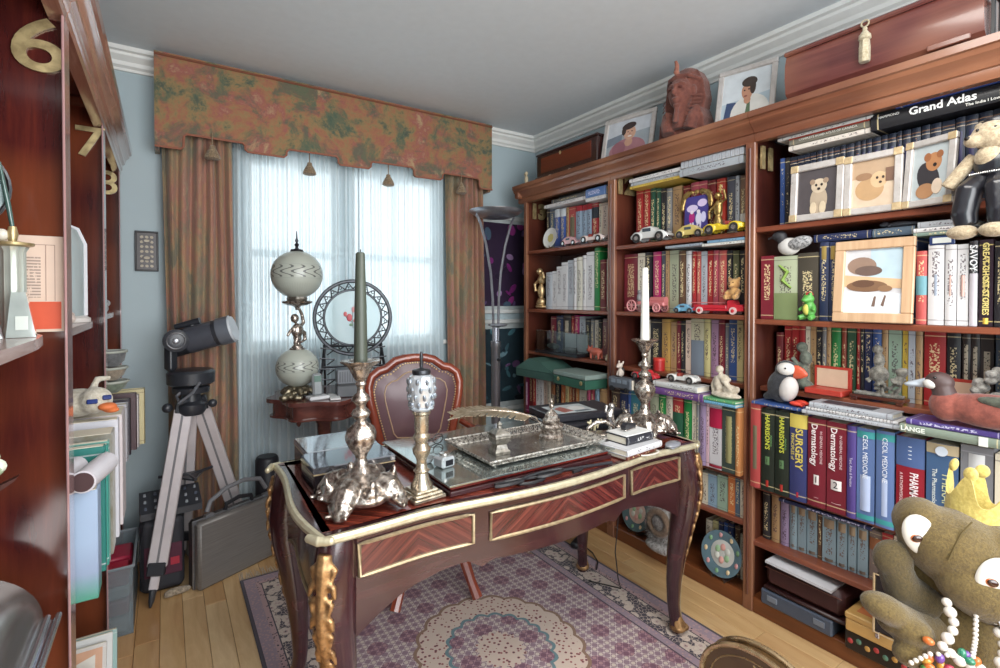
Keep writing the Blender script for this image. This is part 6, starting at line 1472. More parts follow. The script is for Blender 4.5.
r=thing('glasses','dark folded reading glasses lying behind the brass lamp on the glass sheet','glasses',(0.80,1.66,GZ+0.001),math.radians(15))
for s in (-1,1): obj('lens_rim',MB().tube([(s*0.033+0.024*math.cos(a),0.0,0.018+0.017*math.sin(a)) for a in [k*PI/8 for k in range(16)]],0.0022,6,True),flat((40,36,38),0.3),r); obj('temple_arm',MB().tube([(s*0.057,0,0.022),(s*0.057,0.02,0.018),(-s*0.05,0.035+0.006*s,0.006)],0.002,6),flat((40,36,38),0.3),r)
obj('bridge',MB().tube([(-0.010,0,0.021),(0,0,0.026),(0.010,0,0.021)],0.002,6),flat((40,36,38),0.3),r)
# black cables on desk
b=MB()
tag(obj('coiled_cable',b.tube([(0.82+0.28*k/40+0.07*math.sin(k*0.55),1.250+0.018*math.cos(k*0.55)-0.0,DZ+0.012+0.006*math.sin(k*0.3)) for k in range(41)],0.0052,8),flat((34,34,38),0.45)),'looped black cable lying along the desk front before the glass sheet','cable')
tag(obj('pen',MB().tube([(-0.07,0.012,0.006),(0.07,-0.012,0.006)],[0.005,0.0055],8),flat((36,36,42),0.35)),'black pen lying on the desk in front of the coiled cable','pen').location=(1.21,1.248,DZ)
# black portfolio stack at the back
r=thing('laptop','closed black laptop lying at the back of the desk beside the chair','laptop',(1.545,1.700,DZ+0.0005),math.radians(-6)); BK=flat((36,36,42),0.3,0,0.3)
obj('base',MB().rbox(-0.185,0.185,-0.13,0.13,0,0.026,0.006),BK,r,None); obj('screen_lid',MB().rbox(-0.187,0.187,-0.132,0.132,0.0265,0.044,0.006),BK,r,None); obj('silver_edge',MB().rbox(-0.1885,-0.1873,-0.125,0.125,0.028,0.034,0.0003),SILV2(),r,None)
r=thing('photo_album','black album with a silver framed picture on its cover, lying on the laptop','album',(1.55,1.722,DZ+0.0455),math.radians(-10))
obj('cover',MB().rbox(-0.18,0.18,-0.115,0.115,0,0.030,0.004),flat((44,44,50),0.35),r,None); pprint(r,TR(-0.14,-0.085,0.0305),0.2,0.15,(176,184,186),[('p',(150,90,80),[(.2,.1),(.5,.2),(.4,.8),(.15,.6)]),('e',(206,206,204),.68,.5,.2,.25),('p',(96,104,110),[(.5,.05),(.9,.1),(.85,.25),(.5,.2)])])
# small silver figures
FS=metalm('cast_silver',(206,202,196),0.25,(100,94,88),0.6,70,0.4)
r=thing('papers','pale stack of papers lying under the small silver figures at the desk end','papers',(1.475,1.468,DZ+0.0005),math.radians(-8))
obj('sheet_stack',MB().rbox(-0.075,0.075,-0.045,0.045,0,0.010,0.001),flat((176,186,206),0.6),r,None)
rough_figure('silver_figure','small silver twisting figure standing beside the white books on the desk','figurine',1.518,1.475,DZ+0.0115,[((0,0,0.010),(0.020,0.020,0.010)),([(0,0,0.01),(0.012,0.0,0.045),(-0.004,0,0.08),(0.008,0,0.105)],[0.013,0.014,0.016,0.010]),((0.008,0,0.118),0.013),([(0,0,0.085),(-0.028,0,0.10),(-0.02,0,0.125)],0.007,6),([(0.002,0,0.08),(0.03,0.01,0.07)],[0.008,0.005])],FS,0.003)
rough_figure('silver_antler_stand','small pale cast stand with branching arms beside the twisting silver figure','figurine',1.45,1.495,DZ+0.0115,[((0,0,0.006),(0.018,0.018,0.006)),([(0,0,0.01),(0,0,0.05)],0.006,6),([(-0.035,0.005,0.062),(-0.015,0,0.045),(0,0,0.045),(0.018,0,0.045),(0.036,-0.005,0.066)],0.005,6),([(-0.018,0,0.03),(-0.022,0,0.07)],0.0045,6),([(0.016,0,0.03),(0.02,0,0.07)],0.0045,6)],flat((206,196,160),0.4),0.0028)
# white book pile at the desk end
def dbook(x,y,z,w,d,t,rz,col,label,mark=None):
    rr=thing('book',label,'book',(x,y,z+0.0006),math.radians(rz)); bb,p=book_meshes(t-0.0006,w,d,False); m=bookm(C[col] if isinstance(col,str) else col,mark,0.2)
    M2=TR(-w/2,-d/2,0)@mat_axes((0,0,0),(0,1,0),(0,0,1),(1,0,0)); obj('cover',bb,m,rr,35,M2); obj('pages',p,PAGES,rr,None,M2)
dbook(1.43,1.282,DZ,0.18,0.09,0.016,6,(96,44,36),'thin dark reddish book lying lowest in the pile at the desk end')
dbook(1.437,1.290,DZ+0.0165,0.21,0.12,0.022,6,(206,206,210),'large white book lying in the middle of the pile at the desk end')
dbook(1.455,1.315,DZ+0.039,0.15,0.10,0.030,2,(40,40,48),'small white topped book with black spine highest in the desk end pile',(206,206,206))
tag(obj('white_card',MB().rbox(-0.073,0.073,-0.048,0.048,0,0.004,0.001),flat((214,214,212),0.5)),'white card lying on the small black spined book of the desk end pile','card').matrix_world=TR(1.455,1.315,DZ+0.0700)@RZ(2)
r=thing('stapler','small black and silver stapler on top of the white book pile','stapler',(1.455,1.32,DZ+0.0750),math.radians(10)); obj('base',MB().rbox(-0.035,0.035,-0.012,0.012,0,0.006,0.002),SILV2(),r,None); obj('arm',MB().prism([(-0.035,0.0065),(0.036,0.0065),(0.036,0.020),(-0.02,0.030),(-0.035,0.022)],-0.010,0.010,mat_axes((0,0,0),(1,0,0),(0,0,1),(0,-1,0))),BK,r,30)
tag(obj('strap',MB().tube([(1.475+0.05*math.cos(a),1.242+0.022*math.sin(a),DZ+0.0045) for a in [PI*1.1+k*0.26 for k in range(14)]],0.004,6,False,0.7),flat((206,198,188),0.6)),'cream curled strap lying at the desk edge before the white books','strap')
r=thing('computer_mouse','grey computer mouse lying beside the candlestick at the bookcase end','mouse',(1.625,1.25,DZ+0.0008),math.radians(15)); obj('shell',MB().ell((0,0,0.009),(0.046,0.026,0.012),None,18,10).rbox(-0.036,0.036,-0.018,0.018,0,0.004,0.002),flat((130,132,140),0.3,0,0.3),r); obj('button_line',MB().rbox(0.012,0.0135,-0.018,0.018,0.0185,0.0205,0.0003),flat((50,50,56),0.4),r,None)
# ============================================================ SWIVEL CHAIR
CH=thing('desk_chair','brown leather desk chair with carved reddish wooden frame and brass nailheads behind the desk','chair',(1.04,2.18,DT),math.radians(-10))
LT=NT('brown_leather'); n=LT.noise(LT.co(),90.0,3.0)[0]; LT.bump(n,0.15,0.001); LEATH=LT.out(LT.mix(LT.noise(LT.co(),6.0)[0],lin((74,50,56)),lin((108,78,84))),0.38,0,0.15)
CW=chairw('z'); NAILS=metalm('nail_brass',(190,160,110),0.3,(90,66,40),0.3,50,0.1)
def shield(s,zt=1.04,zb=0.55):
    # closed outline of the backrest (x,z), s shrinks inward
    half=[(0.0,zt),(0.06,zt-0.002),(0.115,zt-0.014),(0.15,zt-0.040),(0.165,zt-0.052),(0.20,zt-0.058),(0.238,zt-0.085),(0.252,zt-0.135),(0.247,zt-0.21),(0.226,zt-0.31),(0.205,zt-0.40),(0.195,zb+0.03),(0.17,zb),(0.09,zb-0.008),(0.0,zb-0.01)]
    cz=(zt+zb)/2; o=[]
    for x,z in half:
        x2=max(0.0,x-s) if x>0.08 else x*(1-s/0.25); z2=z-s*(1 if z>cz+0.1 else (-1 if z<cz-0.18 else (z-cz)/0.18*0.5)); o.append((x2,z2))
    return o+[(-x,z) for x,z in o[1:-1][::-1]]
def bk(x,z): return 0.235+0.10*(z-0.5)-0.22*x*x   # curved, leaning back
def p3(s,dy): return [(x,bk(x,z)+dy,z) for x,z in shield(s)]
obj('back_frame',MB().tube(p3(0.012,0),0.023,8,True,1.0),CW,CH,60)
def pad(s,dy,bulge):
    o=shield(s); cz=0.80; vs=[(0,bk(0,cz)+dy-bulge,cz)]; fs=[]; n=len(o); R=6
    for k in range(1,R+1):
        f=k/R
        for x,z in o: x2=x*f; z2=cz+(z-cz)*f; vs.append((x2,bk(x2,z2)+dy-bulge*(1-f**2.6),z2))
    for j in range(n): fs.append((0,1+j,1+(j+1)%n))
    for k in range(R-1):
        for j in range(n): a=1+k*n+j; c=1+k*n+(j+1)%n; fs.append((a,a+n,c+n,c))
    return MB().add(vs,fs)
o=obj('leather_pad',pad(0.03,-0.006,0.035),LEATH,CH,60)
obj('rear_pad',pad(0.03,0.012,-0.012),LEATH,CH,60)
tl=[(x*0.74,bk(x*0.74,0.80+(z-0.80)*0.76)-0.006-0.035*(1-0.76**2.6)-0.002,0.80+(z-0.80)*0.76) for x,z in shield(0.03)]
obj('tooled_gold_line',MB().tube(tl,0.0035,5,True),flat((170,140,110),0.5),CH)
nb=MB(); pts=p3(0.037,-0.012); 
for i in range(len(pts)):
    a=Vector(pts[i]); c=Vector(pts[(i+1)%len(pts)]); m=max(1,int((c-a).length/0.012))
    for k in range(m): nb.ell(a.lerp(c,k/m),0.0045,None,6,4)
o=obj('nailheads',nb,NAILS,CH); o['kind']='stuff'
obj('seat',MB().rbox(-0.26,0.26,-0.26,0.22,0.44,0.52,0.035),LEATH,CH,40); obj('seat_rail',MB().rbox(-0.27,0.27,-0.27,0.235,0.39,0.445,0.012),CW,CH,40)
for s in (-1,1):
    obj('arm',MB().tube([(s*0.245,0.235,0.68),(s*0.275,0.12,0.665),(s*0.285,-0.02,0.66),(s*0.27,-0.12,0.645),(s*0.26,-0.10,0.55),(s*0.255,-0.06,0.44)],[0.018,0.018,0.020,0.022,0.018,0.018],8),CW,CH)
    obj('arm_pad',MB().ell((s*0.283,0.02,0.682),(0.026,0.09,0.016),None,12,8),LEATH,CH)
    obj('back_post',MB().tube([(s*0.20,0.235,0.40),(s*0.198,0.242,0.57)],0.018,8),CW,CH)
obj('column',MB().lathe([(0.035,0.20),(0.05,0.215),(0.03,0.24),(0.028,0.33),(0.05,0.36),(0.11,0.392)],18),CW,CH)
for k in range(5):
    a=math.radians(-72*k-62+0); c,s=math.cos(a),math.sin(a)
    obj('leg',MB().tube([(0.02*c,0.02*s,0.25),(0.12*c,0.12*s,0.27),(0.21*c,0.21*s,0.20),(0.265*c,0.265*s,0.09),(0.305*c,0.305*s,0.025)],[0.028,0.03,0.027,0.022,0.024],8),CW,CH)
# ============================================================ SIDE TABLE AND WHAT STANDS ON IT
ST=thing('side_table','scallop edged reddish wooden side table by the sheer curtain with a small drop finial','table',(0.70,2.75,0.0095))
STW=wood('side_table_wood',(60,32,32),(116,66,54),'x',1,0.22,0.6)
def clover(r,off=0): return [((r+off)*(1+0.075*math.cos(8*a))*math.cos(a),(r+off)*(1+0.075*math.cos(8*a))*math.sin(a)) for a in [2*PI*k/96 for k in range(96)]]
obj('table_top',MB().prism(clover(0.262),0.818,0.838),STW,ST,30); obj('apron',MB().prism(clover(0.235),0.752,0.818),STW,ST,30); obj('lower_moulding',MB().prism(clover(0.248),0.742,0.752),STW,ST,30)
for k in range(4):
    a=math.radians(k*90+22.5+200); x,y=0.215*math.cos(a),0.215*math.sin(a); obj('drop_finial',MB().lathe([(0.004,-0.032),(0.010,-0.024),(0.012,-0.016),(0.006,-0.008),(0.010,0.0)],12,TR(x,y,0.742)),STW,ST)
obj('pedestal',MB().lathe([(0.05,0.16),(0.06,0.18),(0.035,0.22),(0.028,0.35),(0.045,0.44),(0.03,0.55),(0.04,0.68),(0.09,0.742)],20),STW,ST)
for k in range(3):
    a=math.radians(90+120*k); c,s=math.cos(a),math.sin(a); obj('leg',MB().tube([(0.02*c,0.02*s,0.20),(0.12*c,0.12*s,0.19),(0.20*c,0.20*s,0.09),(0.26*c,0.26*s,0.019)],[0.03,0.028,0.022,0.019],8),STW,ST)
TT=0.848
# globe lamp with cherub
GLB=NT('frosted_globe'); X,Y,Z=GLB.xyz(GLB.co()); n=GLB.noise(GLB.co(),85.0,4.0,0.6)[0]
GLB.b.inputs['Transmission Weight'].default_value=0.0
def globem(zc,zr):
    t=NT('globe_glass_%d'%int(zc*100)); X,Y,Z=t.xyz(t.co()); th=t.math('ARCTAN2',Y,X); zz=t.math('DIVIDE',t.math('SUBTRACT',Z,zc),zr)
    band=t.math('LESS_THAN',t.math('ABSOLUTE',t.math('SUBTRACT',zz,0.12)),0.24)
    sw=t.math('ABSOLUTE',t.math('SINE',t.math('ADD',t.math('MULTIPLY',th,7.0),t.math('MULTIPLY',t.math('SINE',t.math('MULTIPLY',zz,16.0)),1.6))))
    curl=t.math('MULTIPLY',t.math('LESS_THAN',sw,0.38),band); col=t.mix(t.math('MULTIPLY',curl,0.85),lin((170,174,164)),lin((76,76,78)))  # base tone darkened so the globes look backlit
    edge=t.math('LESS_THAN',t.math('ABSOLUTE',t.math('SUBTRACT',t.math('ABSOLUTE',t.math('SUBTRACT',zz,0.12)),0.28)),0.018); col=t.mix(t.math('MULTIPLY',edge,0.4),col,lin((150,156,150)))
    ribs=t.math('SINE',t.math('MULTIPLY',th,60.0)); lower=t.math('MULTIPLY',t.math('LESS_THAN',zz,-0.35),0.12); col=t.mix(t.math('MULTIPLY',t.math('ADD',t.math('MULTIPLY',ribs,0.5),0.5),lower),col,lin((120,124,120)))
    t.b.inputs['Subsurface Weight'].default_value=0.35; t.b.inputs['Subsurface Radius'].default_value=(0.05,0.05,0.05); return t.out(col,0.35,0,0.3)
r=thing('globe_lamp','tall lamp with two frosted glass globes and a silver cherub on the side table','lamp',(0.566,2.745,TT),math.radians(30))
OS=SILV(); 
b=MB(); rn=random.Random(6)
for k in range(6): a=k*PI/3; b.tube([(0.02*math.cos(a),0.02*math.sin(a),0.04),(0.06*math.cos(a),0.06*math.sin(a),0.03),(0.082*math.cos(a),0.082*math.sin(a),0.012)],[0.018,0.018,0.011],7); b.ell((0.06*math.cos(a+0.5),0.06*math.sin(a+0.5),0.02),(0.018,0.018,0.015),None,6,5)
melted('scroll_base',b,metalm('bronze_base',(150,140,118),0.35,(70,60,48),0.6,60,0.5),r,0.004,1)
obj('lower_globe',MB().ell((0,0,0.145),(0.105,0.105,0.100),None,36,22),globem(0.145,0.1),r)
obj('neck',MB().lathe([(0.040,0.238),(0.036,0.246),(0.02,0.252),(0.022,0.262)],20),OS,r)
b=MB(); b.ell((0,0,0.335),(0.032,0.028,0.038)).ell((0,0,0.295),(0.022,0.020,0.02)).ell((-0.016,0,0.398),(0.022,0.021,0.024)).tube([(0.008,0.01,0.30),(0.016,0.01,0.27),(0.010,0.008,0.245)],[0.015,0.013,0.010],7).tube([(-0.010,-0.01,0.30),(-0.022,-0.012,0.272),(-0.012,-0.01,0.25)],[0.015,0.013,0.010],7)
b.tube([(0.02,0,0.355),(0.04,0.0,0.375),(0.030,0,0.42),(0.008,0,0.452)],[0.011,0.010,0.009,0.008],7).tube([(-0.02,0,0.35),(-0.045,-0.002,0.335),(-0.062,0.0,0.31)],[0.011,0.009,0.008],7).tube([(0.02,0.01,0.34),(0.055,0.01,0.32),(0.06,0.01,0.285),(0.03,0.01,0.27)],[0.010,0.012,0.010,0.006],7).ell((0,0,0.25),(0.03,0.03,0.012))
melted('cherub',b,OS,r,0.0036,2)
obj('upper_support',MB().lathe([(0.008,0.44),(0.010,0.452),(0.020,0.46),(0.045,0.466),(0.066,0.476),(0.070,0.484),(0.06,0.488)],28,rip=lambda a,i,z:1+(0.08*math.cos(14*a) if z>0.463 else 0)),OS,r)
obj('gallery_ring',MB().lathe([(0.044,0.487),(0.050,0.497),(0.046,0.508)],28,rip=lambda a,i,z:1+0.05*math.cos(20*a)),metalm('dark_silver',(150,146,138),0.3,(74,66,58),0.6,60,0.5),r)
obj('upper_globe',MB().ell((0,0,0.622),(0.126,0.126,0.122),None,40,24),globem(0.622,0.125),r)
obj('finial',MB().lathe([(0.034,0.741),(0.030,0.750),(0.010,0.755),(0.007,0.765),(0.012,0.775),(0.005,0.785),(0.009,0.795),(0.004,0.81),(0.002,0.845)],14),DARKM(),r)
# openwork stand holding a round glass plate
r=thing('plate_stand','round openwork dark metal frame around a painted glass plate on a sloping stand','plate stand',(0.882,2.83,TT),math.radians(-14)); zc=0.392; R0=0.205
for nm,q,w in (('outer_ring',R0,0.011),('inner_ring',R0*0.76,0.007)): obj(nm,MB().tube([(q*math.cos(a),0,zc+q*math.sin(a)) for a in [k*PI/24 for k in range(48)]],w,8,True),DARKM(),r)
b=MB()
for k in range(24):
    a=k*PI/12; a2=a+PI/12; q0,q1=R0*0.79,R0*0.96; am=(a+a2)/2
    b.tube([(q0*math.cos(a),0,zc+q0*math.sin(a)),(q1*math.cos(am),0,zc+q1*math.sin(am)),(q0*math.cos(a2),0,zc+q0*math.sin(a2))],0.0042,5); b.tube([((q0+q1)/2*math.cos(am)+0.008*math.cos(t),0,zc+(q0+q1)/2*math.sin(am)+0.008*math.sin(t)) for t in [i*PI/4 for i in range(8)]],0.0026,5,True)
o=obj('openwork',b,DARKM(),r); o['kind']='stuff'
sht=NT('pale_glass'); tr=sht.n('ShaderNodeBsdfTransparent'); tr.inputs[0].default_value=(0.8,0.9,0.92,1); mx=sht.n('ShaderNodeMixShader'); mx.inputs[0].default_value=0.45; sht.out(lin((206,220,222)),0.1); sht.t.links.new(tr.outputs[0],mx.inputs[1]); sht.t.links.new(sht.b.outputs[0],mx.inputs[2]); sht.t.links.new(mx.outputs[0],sht.t.nodes['Material Output'].inputs[0])
obj('glass_plate',MB().lathe([(R0*0.745,-0.002),(R0*0.745,0.002)],40,TR(0,0,zc)@RX(90)),sht.m,r,30)
# painted flowers on the plate (red and green)
for i,(x,z,rx,rz,c) in enumerate(((-0.02,0.0,0.016,0.022,(176,60,70)),(-0.042,0.02,0.010,0.014,(186,76,80)),(0.018,-0.018,0.018,0.014,(176,56,64)),(0.0,0.045,0.008,0.018,(190,120,120)),(0.03,-0.045,0.014,0.01,(90,110,84)),(-0.01,-0.04,0.012,0.008,(92,120,90)))):
    obj('painted_flower',MB().ell((x,-0.0035,zc+z),(rx,0.0015,rz),None,10,6),flat(c,0.4),r)
obj('painted_stem',MB().tube([(0.0,-0.003,zc-0.06),(-0.005,-0.003,zc-0.01),(0.0,-0.003,zc+0.06)],0.002,5).tube([(-0.002,-0.003,zc-0.03),(-0.035,-0.003,zc+0.0),(-0.046,-0.003,zc+0.03)],0.0018,5),flat((96,96,90),0.4),r)
for s in (-1,1):
    obj('stand_leg',MB().tube([(s*0.15,0.0,zc-0.15),(s*0.165,-0.05,0.12),(s*0.20,-0.12,0.008)],[0.010,0.008,0.009],6).tube([(s*0.155,0.0,zc-0.15),(s*0.15,0.09,0.006)],0.007,6),DARKM(),r)
    b=MB()
    for k in range(4): f=0.2+0.2*k; b.tube([(s*0.10,-0.115*f,0.26*(1-f)+0.01),(s*(0.17+0.02*f),-0.12*f,0.27*(1-f)+0.012)],0.004,5); b.tube([(s*(0.10+0.0*f),-0.115*f,0.26*(1-f)+0.01),(s*0.14,-0.1*f,0.26*(1-f)-0.02)],0.0035,5)
    o=obj('stand_tracery',b,DARKM(),r); o['kind']='stuff'
obj('cross_bar',MB().tube([(-0.17,-0.05,0.125),(0.17,-0.05,0.125)],0.006,6).tube([(-0.155,0,0.235),(0.155,0,0.235)],0.008,6),DARKM(),r)
# grey speaker-like boxes, phone, card on the table
r=thing('small_radio','small dark grey two tier box on the side table behind the tall candlestick','radio',(0.785,2.605,TT+0.0005),math.radians(-10)); GRB=flat((96,100,106),0.35)
obj('lower_box',MB().rbox(-0.060,0.060,-0.05,0.05,0,0.058,0.004),flat((80,82,86),0.4),r,None); obj('upper_box',MB().rbox(-0.060,0.060,-0.05,0.05,0.066,0.140,0.004),GRB,r,None); obj('joint_plate',MB().rbox(-0.055,0.055,-0.044,0.044,0.0582,0.0658,0.001),flat((30,30,32),0.4),r,None)
b=MB(); [b.rbox(-0.048+0.012*k,-0.042+0.012*k,-0.0515,-0.050,0.076,0.130,0.0005) for k in range(8)]; o=obj('grille',b,flat((70,72,78),0.4),r,None); o['kind']='stuff'
r=thing('cordless_phone','small silver cordless phone standing in its white cradle on the side table','phone',(0.628,2.585,TT+0.0005),math.radians(8)); obj('cradle',MB().rbox(-0.05,0.05,-0.032,0.032,0,0.018,0.005),flat((206,206,208),0.35),r,None)
obj('handset',MB().rbox(-0.024,0.024,-0.012,0.012,0.0185,0.128,0.008,RX(-8)),flat((146,150,152),0.3,0.3),r,30); obj('display',MB().rbox(-0.017,0.017,-0.0135,-0.0122,0.085,0.115,0.0005,RX(-8)),flat((96,120,110),0.2),r,None)
tag(obj('white_card',MB().rbox(-0.025,0.025,-0.07,0.07,0,0.010,0.002),flat((206,206,206),0.5)),'white flat card box on the side table between the phone and the grey box','card').matrix_world=TR(0.705,2.575,TT+0.0008)@RZ(-10)
rough_figure('bronze_flowers','cast greenish bronze flowers lying at the foot of the globe lamp','figurine',0.505,2.625,TT,[([(-0.04,-0.01,0.014),(-0.01,0.01,0.018),(0.02,0.0,0.014),(0.05,-0.03,0.012)],[0.012,0.016,0.014,0.010]),((-0.03,-0.015,0.018),(0.024,0.02,0.017)),((0.0,0.02,0.02),(0.02,0.018,0.018)),((0.03,-0.022,0.014),(0.018,0.014,0.013))],metalm('bronze_base',(150,140,118),0.35,(70,60,48),0.6,60,0.5),0.004)
# ============================================================ FLOOR LAMP
r=thing('floor_lamp','silver grey torchiere floor lamp with curved twin rods beside the bookcase','floor lamp',(1.846,2.84,0.0)); LP=metalm('lamp_grey',(166,168,176),0.3,(130,132,140),0.25,20,0.05)
obj('base',MB().lathe([(0.15,0),(0.15,0.015),(0.13,0.026),(0.03,0.034)],30),LP,r); obj('pole',MB().lathe([(0.030,0.03),(0.030,1.02),(0.034,1.025),(0.034,1.06),(0.022,1.065)],18),LP,r); obj('dimmer_knob',MB().lathe([(0.012,0),(0.010,0.014)],10,TR(0,-0.032,0.94)@RX(90)),DARKM(),r)
obj('lower_tray',MB().lathe([(0.012,1.155),(0.05,1.160),(0.066,1.168),(0.062,1.176),(0.02,1.178)],24,TR(0.016,0,0)),LP,r)
for s in (-1,1): obj('rod',MB().tube([(s*0.018,0,1.05),(s*0.02,0,1.18),(s*0.024,0,1.34),(s*0.040,0,1.52),(s*0.075,0,1.70),(s*0.118,0,1.84),(s*0.150,0,1.90)],0.0085,8),LP,r)
obj('fitting',MB().lathe([(0.014,1.06),(0.014,1.15)],12),LP,r)
obj('dish_shade',MB().lathe([(0.02,1.878),(0.10,1.886),(0.150,1.905),(0.178,1.925),(0.180,1.932),(0.172,1.930),(0.14,1.912),(0.09,1.896),(0.02,1.89)],40),LP,r); obj('dish_lens',MB().lathe([(0.001,1.876),(0.085,1.884),(0.09,1.8865)],30,caps=False),flat((90,92,98),0.3),r)
# ============================================================ PICTURES ON THE BACK WALL
def wallpic(label,x0,x1,z0,z1,mw,fwid,art,accent,seed):
    r=thing('framed_picture',label,'picture',((x0+x1)/2,YB-0.001,z0)); w=x1-x0; h=z1-z0; M=mat_axes((-w/2,-0.001,0),(1,0,0),(0,0,1),(0,-1,0)); FR=flat((206,208,206),0.4)
    for (a,c,d,e) in ((0,w,0,fwid),(0,w,h-fwid,h),(0,fwid,fwid+.0003,h-fwid-.0003),(w-fwid,w,fwid+.0003,h-fwid-.0003)): obj('frame_rail',MB().rbox(a,c,d,e,0,0.022,0.004,M),FR,r,None)
    obj('mat_board',MB().box(fwid,w-fwid,fwid,h-fwid,0.001,0.006,M),flat((176,184,184),0.7),r,None)
    rn=random.Random(seed); sh=[]
    for k in range(26):
        c=accent[k%len(accent)]; sh.append(('e',c,rn.uniform(0,1),rn.uniform(0,1),rn.uniform(0.02,0.12),rn.uniform(0.01,0.05),rn.uniform(0,3)))
    pprint(r,M@TR(mw,mw,0.008),w-2*mw,h-2*mw,art,sh,'artwork')
wallpic('white framed dark purple artwork hanging above on the blue wall by the floor lamp',1.86,2.38,1.235,1.965,0.055,0.03,(50,36,58),[(120,40,110),(90,70,110),(150,120,160),(40,30,50),(140,50,120),(70,90,110)],3)
wallpic('white framed dark teal artwork hanging below the purple one by the floor lamp',1.86,2.38,0.50,1.19,0.07,0.03,(40,56,64),[(70,110,120),(100,130,140),(30,40,50),(60,90,100),(110,80,120)],8)
r=thing('framed_picture','small black framed fretwork panel hanging on the blue wall beside the telescope drape','picture',(-0.076,YB-0.001,1.487)); M=mat_axes((-0.05,-0.001,0),(1,0,0),(0,0,1),(0,-1,0))
for (a,c,d,e) in ((0,.10,0,.008),(0,.10,.197,.205),(0,.008,.0083,.1967),(.092,.10,.0083,.1967)): obj('frame_rail',MB().rbox(a,c,d,e,0,0.014,0.002,M),flat((24,22,26),0.4),r,None)
sh=[]; rn=random.Random(2)
for k in range(7):
    z=0.1+k*0.13; 
    for x in (0.25,0.5,0.75): sh.append(('e',(44,38,38),x,z,0.09,0.035,0.5 if x<0.5 else -0.5)); 
sh+=[('e',(190,176,150),.5,.78,.22,.06),('e',(44,38,38),.5,.78,.14,.035),('e',(190,176,150),.5,.32,.25,.07),('e',(44,38,38),.5,.32,.15,.04)]
pprint(r,M@TR(0.008,0.008,0.004),0.084,0.189,(56,46,46),[(s_[0],((176,162,140) if s_[1][0]<100 else (60,50,48)))+tuple(s_[2:]) for s_ in sh],'fretwork_panel')
# ============================================================ TELESCOPE ON TRIPOD
BLK=flat((44,46,52),0.38,0,0.1); ALU=metalm('aluminium',(206,198,200),0.42,(176,170,172),0.25,14,0.03,0.25)
r=thing('telescope','black and silver telescope on a mount with aluminium tripod legs by the drape','telescope',(0.10,2.80,0.0))
def L(x,y,z): return (x-0.10,y-2.80,z)
hub=L(0.095,2.80,0.86)
obj('tripod_head',MB().lathe([(0.05,0.80),(0.062,0.82),(0.062,0.85),(0.04,0.865),(0.038,0.90)],20),BLK,r)
for i,(fx,fy) in enumerate(((-0.065,2.655),(0.37,3.01),(0.06,3.03))):
    top=Vector(L(0.095+(fx-0.095)*0.16,2.80+(fy-2.80)*0.16,0.83)); ft=Vector(L(fx,fy,0.0)); d=(ft-top); u=d.normalized(); 
    k=top+d*0.80; side=(Vector((0.98,-0.2,0))-u*u.dot(Vector((0.98,-0.2,0)))).normalized(); nn=u.cross(side).normalized()
    def leg_box(a,bq,w,th): 
        A=Vector(a);Bq=Vector(bq); Ln=(Bq-A).length; return MB().rbox(-w,w,-th,th,0,Ln,0.004,mat_axes(A,side,nn,u))
    lg=obj('tripod_leg',leg_box(top,k,0.038,0.012),ALU,r,None); obj('leg_groove',leg_box(top,k,0.008,0.0128),flat((120,118,122),0.4),lg,None)
    obj('clamp',leg_box(k-u*0.02,k+u*0.035,0.034,0.018),BLK,lg,None); obj('lower_leg',leg_box(k+u*0.035,ft-u*0.075,0.018,0.009),ALU,lg,None); obj('foot_tip',MB().tube([ft-u*0.08,ft-u*0.03,ft-u*0.004],[0.016,0.012,0.004],8),BLK,lg)
    obj('hinge',MB().rbox(-0.034,0.034,-0.016,0.016,-0.05,0.02,0.005,mat_axes(top,side,nn,u)),BLK,r,None)
obj('accessory_tray',MB().lathe([(0.09,0.50),(0.09,0.508)],3,TR(-0.01,0.02,0)@RZ(40)),BLK,r,None)
for k in range(3): a=math.radians(40+120*k); obj('spreader',MB().tube([(-0.01,0.02,0.505),(-0.01+0.13*math.cos(a),0.02+0.1*math.sin(a),0.51)],0.007,6),BLK,r)
obj('wedge_plate',MB().lathe([(0.040,0.90),(0.075,0.905),(0.078,0.93),(0.06,0.94)],24),BLK,r)
obj('drive_base',MB().lathe([(0.085,0.94),(0.098,0.95),(0.100,1.00),(0.090,1.012),(0.05,1.016)],30),BLK,r)
obj('fork_arm',MB().rbox(-0.105,-0.055,-0.05,0.05,1.005,1.20,0.022),BLK,r,40); 
ax=obj('drive_dial',MB().lathe([(0.052,0),(0.052,0.018),(0.04,0.026),(0.02,0.028)],28,TR(-0.06,-0.05,1.155)@RX(90)@Matrix.Identity(4)),flat((58,60,66),0.35),r); obj('dial_ring',MB().tube([(-0.06+0.036*math.cos(a),-0.078,1.155+0.036*math.sin(a)) for a in [k*PI/12 for k in range(24)]],0.003,6,True),STEEL(),ax); obj('dial_hub',MB().ell((-0.06,-0.078,1.155),(0.014,0.006,0.014)),STEEL(),ax)
ua=Vector((0.90,-0.34,0.27)).normalized(); c0=Vector((0.01,0.0,1.155))
tb=obj('optical_tube',MB().tube([c0-ua*0.10,c0-ua*0.085,c0+ua*0.12],[0.05,0.062,0.062],28),BLK,r)
obj('silver_band',MB().tube([c0-ua*0.02,c0+ua*0.10],[0.0635,0.0635],28),flat((70,72,80),0.3),tb)
obj('front_ring',MB().tube([c0+ua*0.12,c0+ua*0.175],[0.067,0.067],28),flat((92,96,104),0.3),tb); obj('lens_cap',MB().tube([c0+ua*0.1751,c0+ua*0.184],[0.064,0.060],28),flat((176,180,186),0.4),tb)
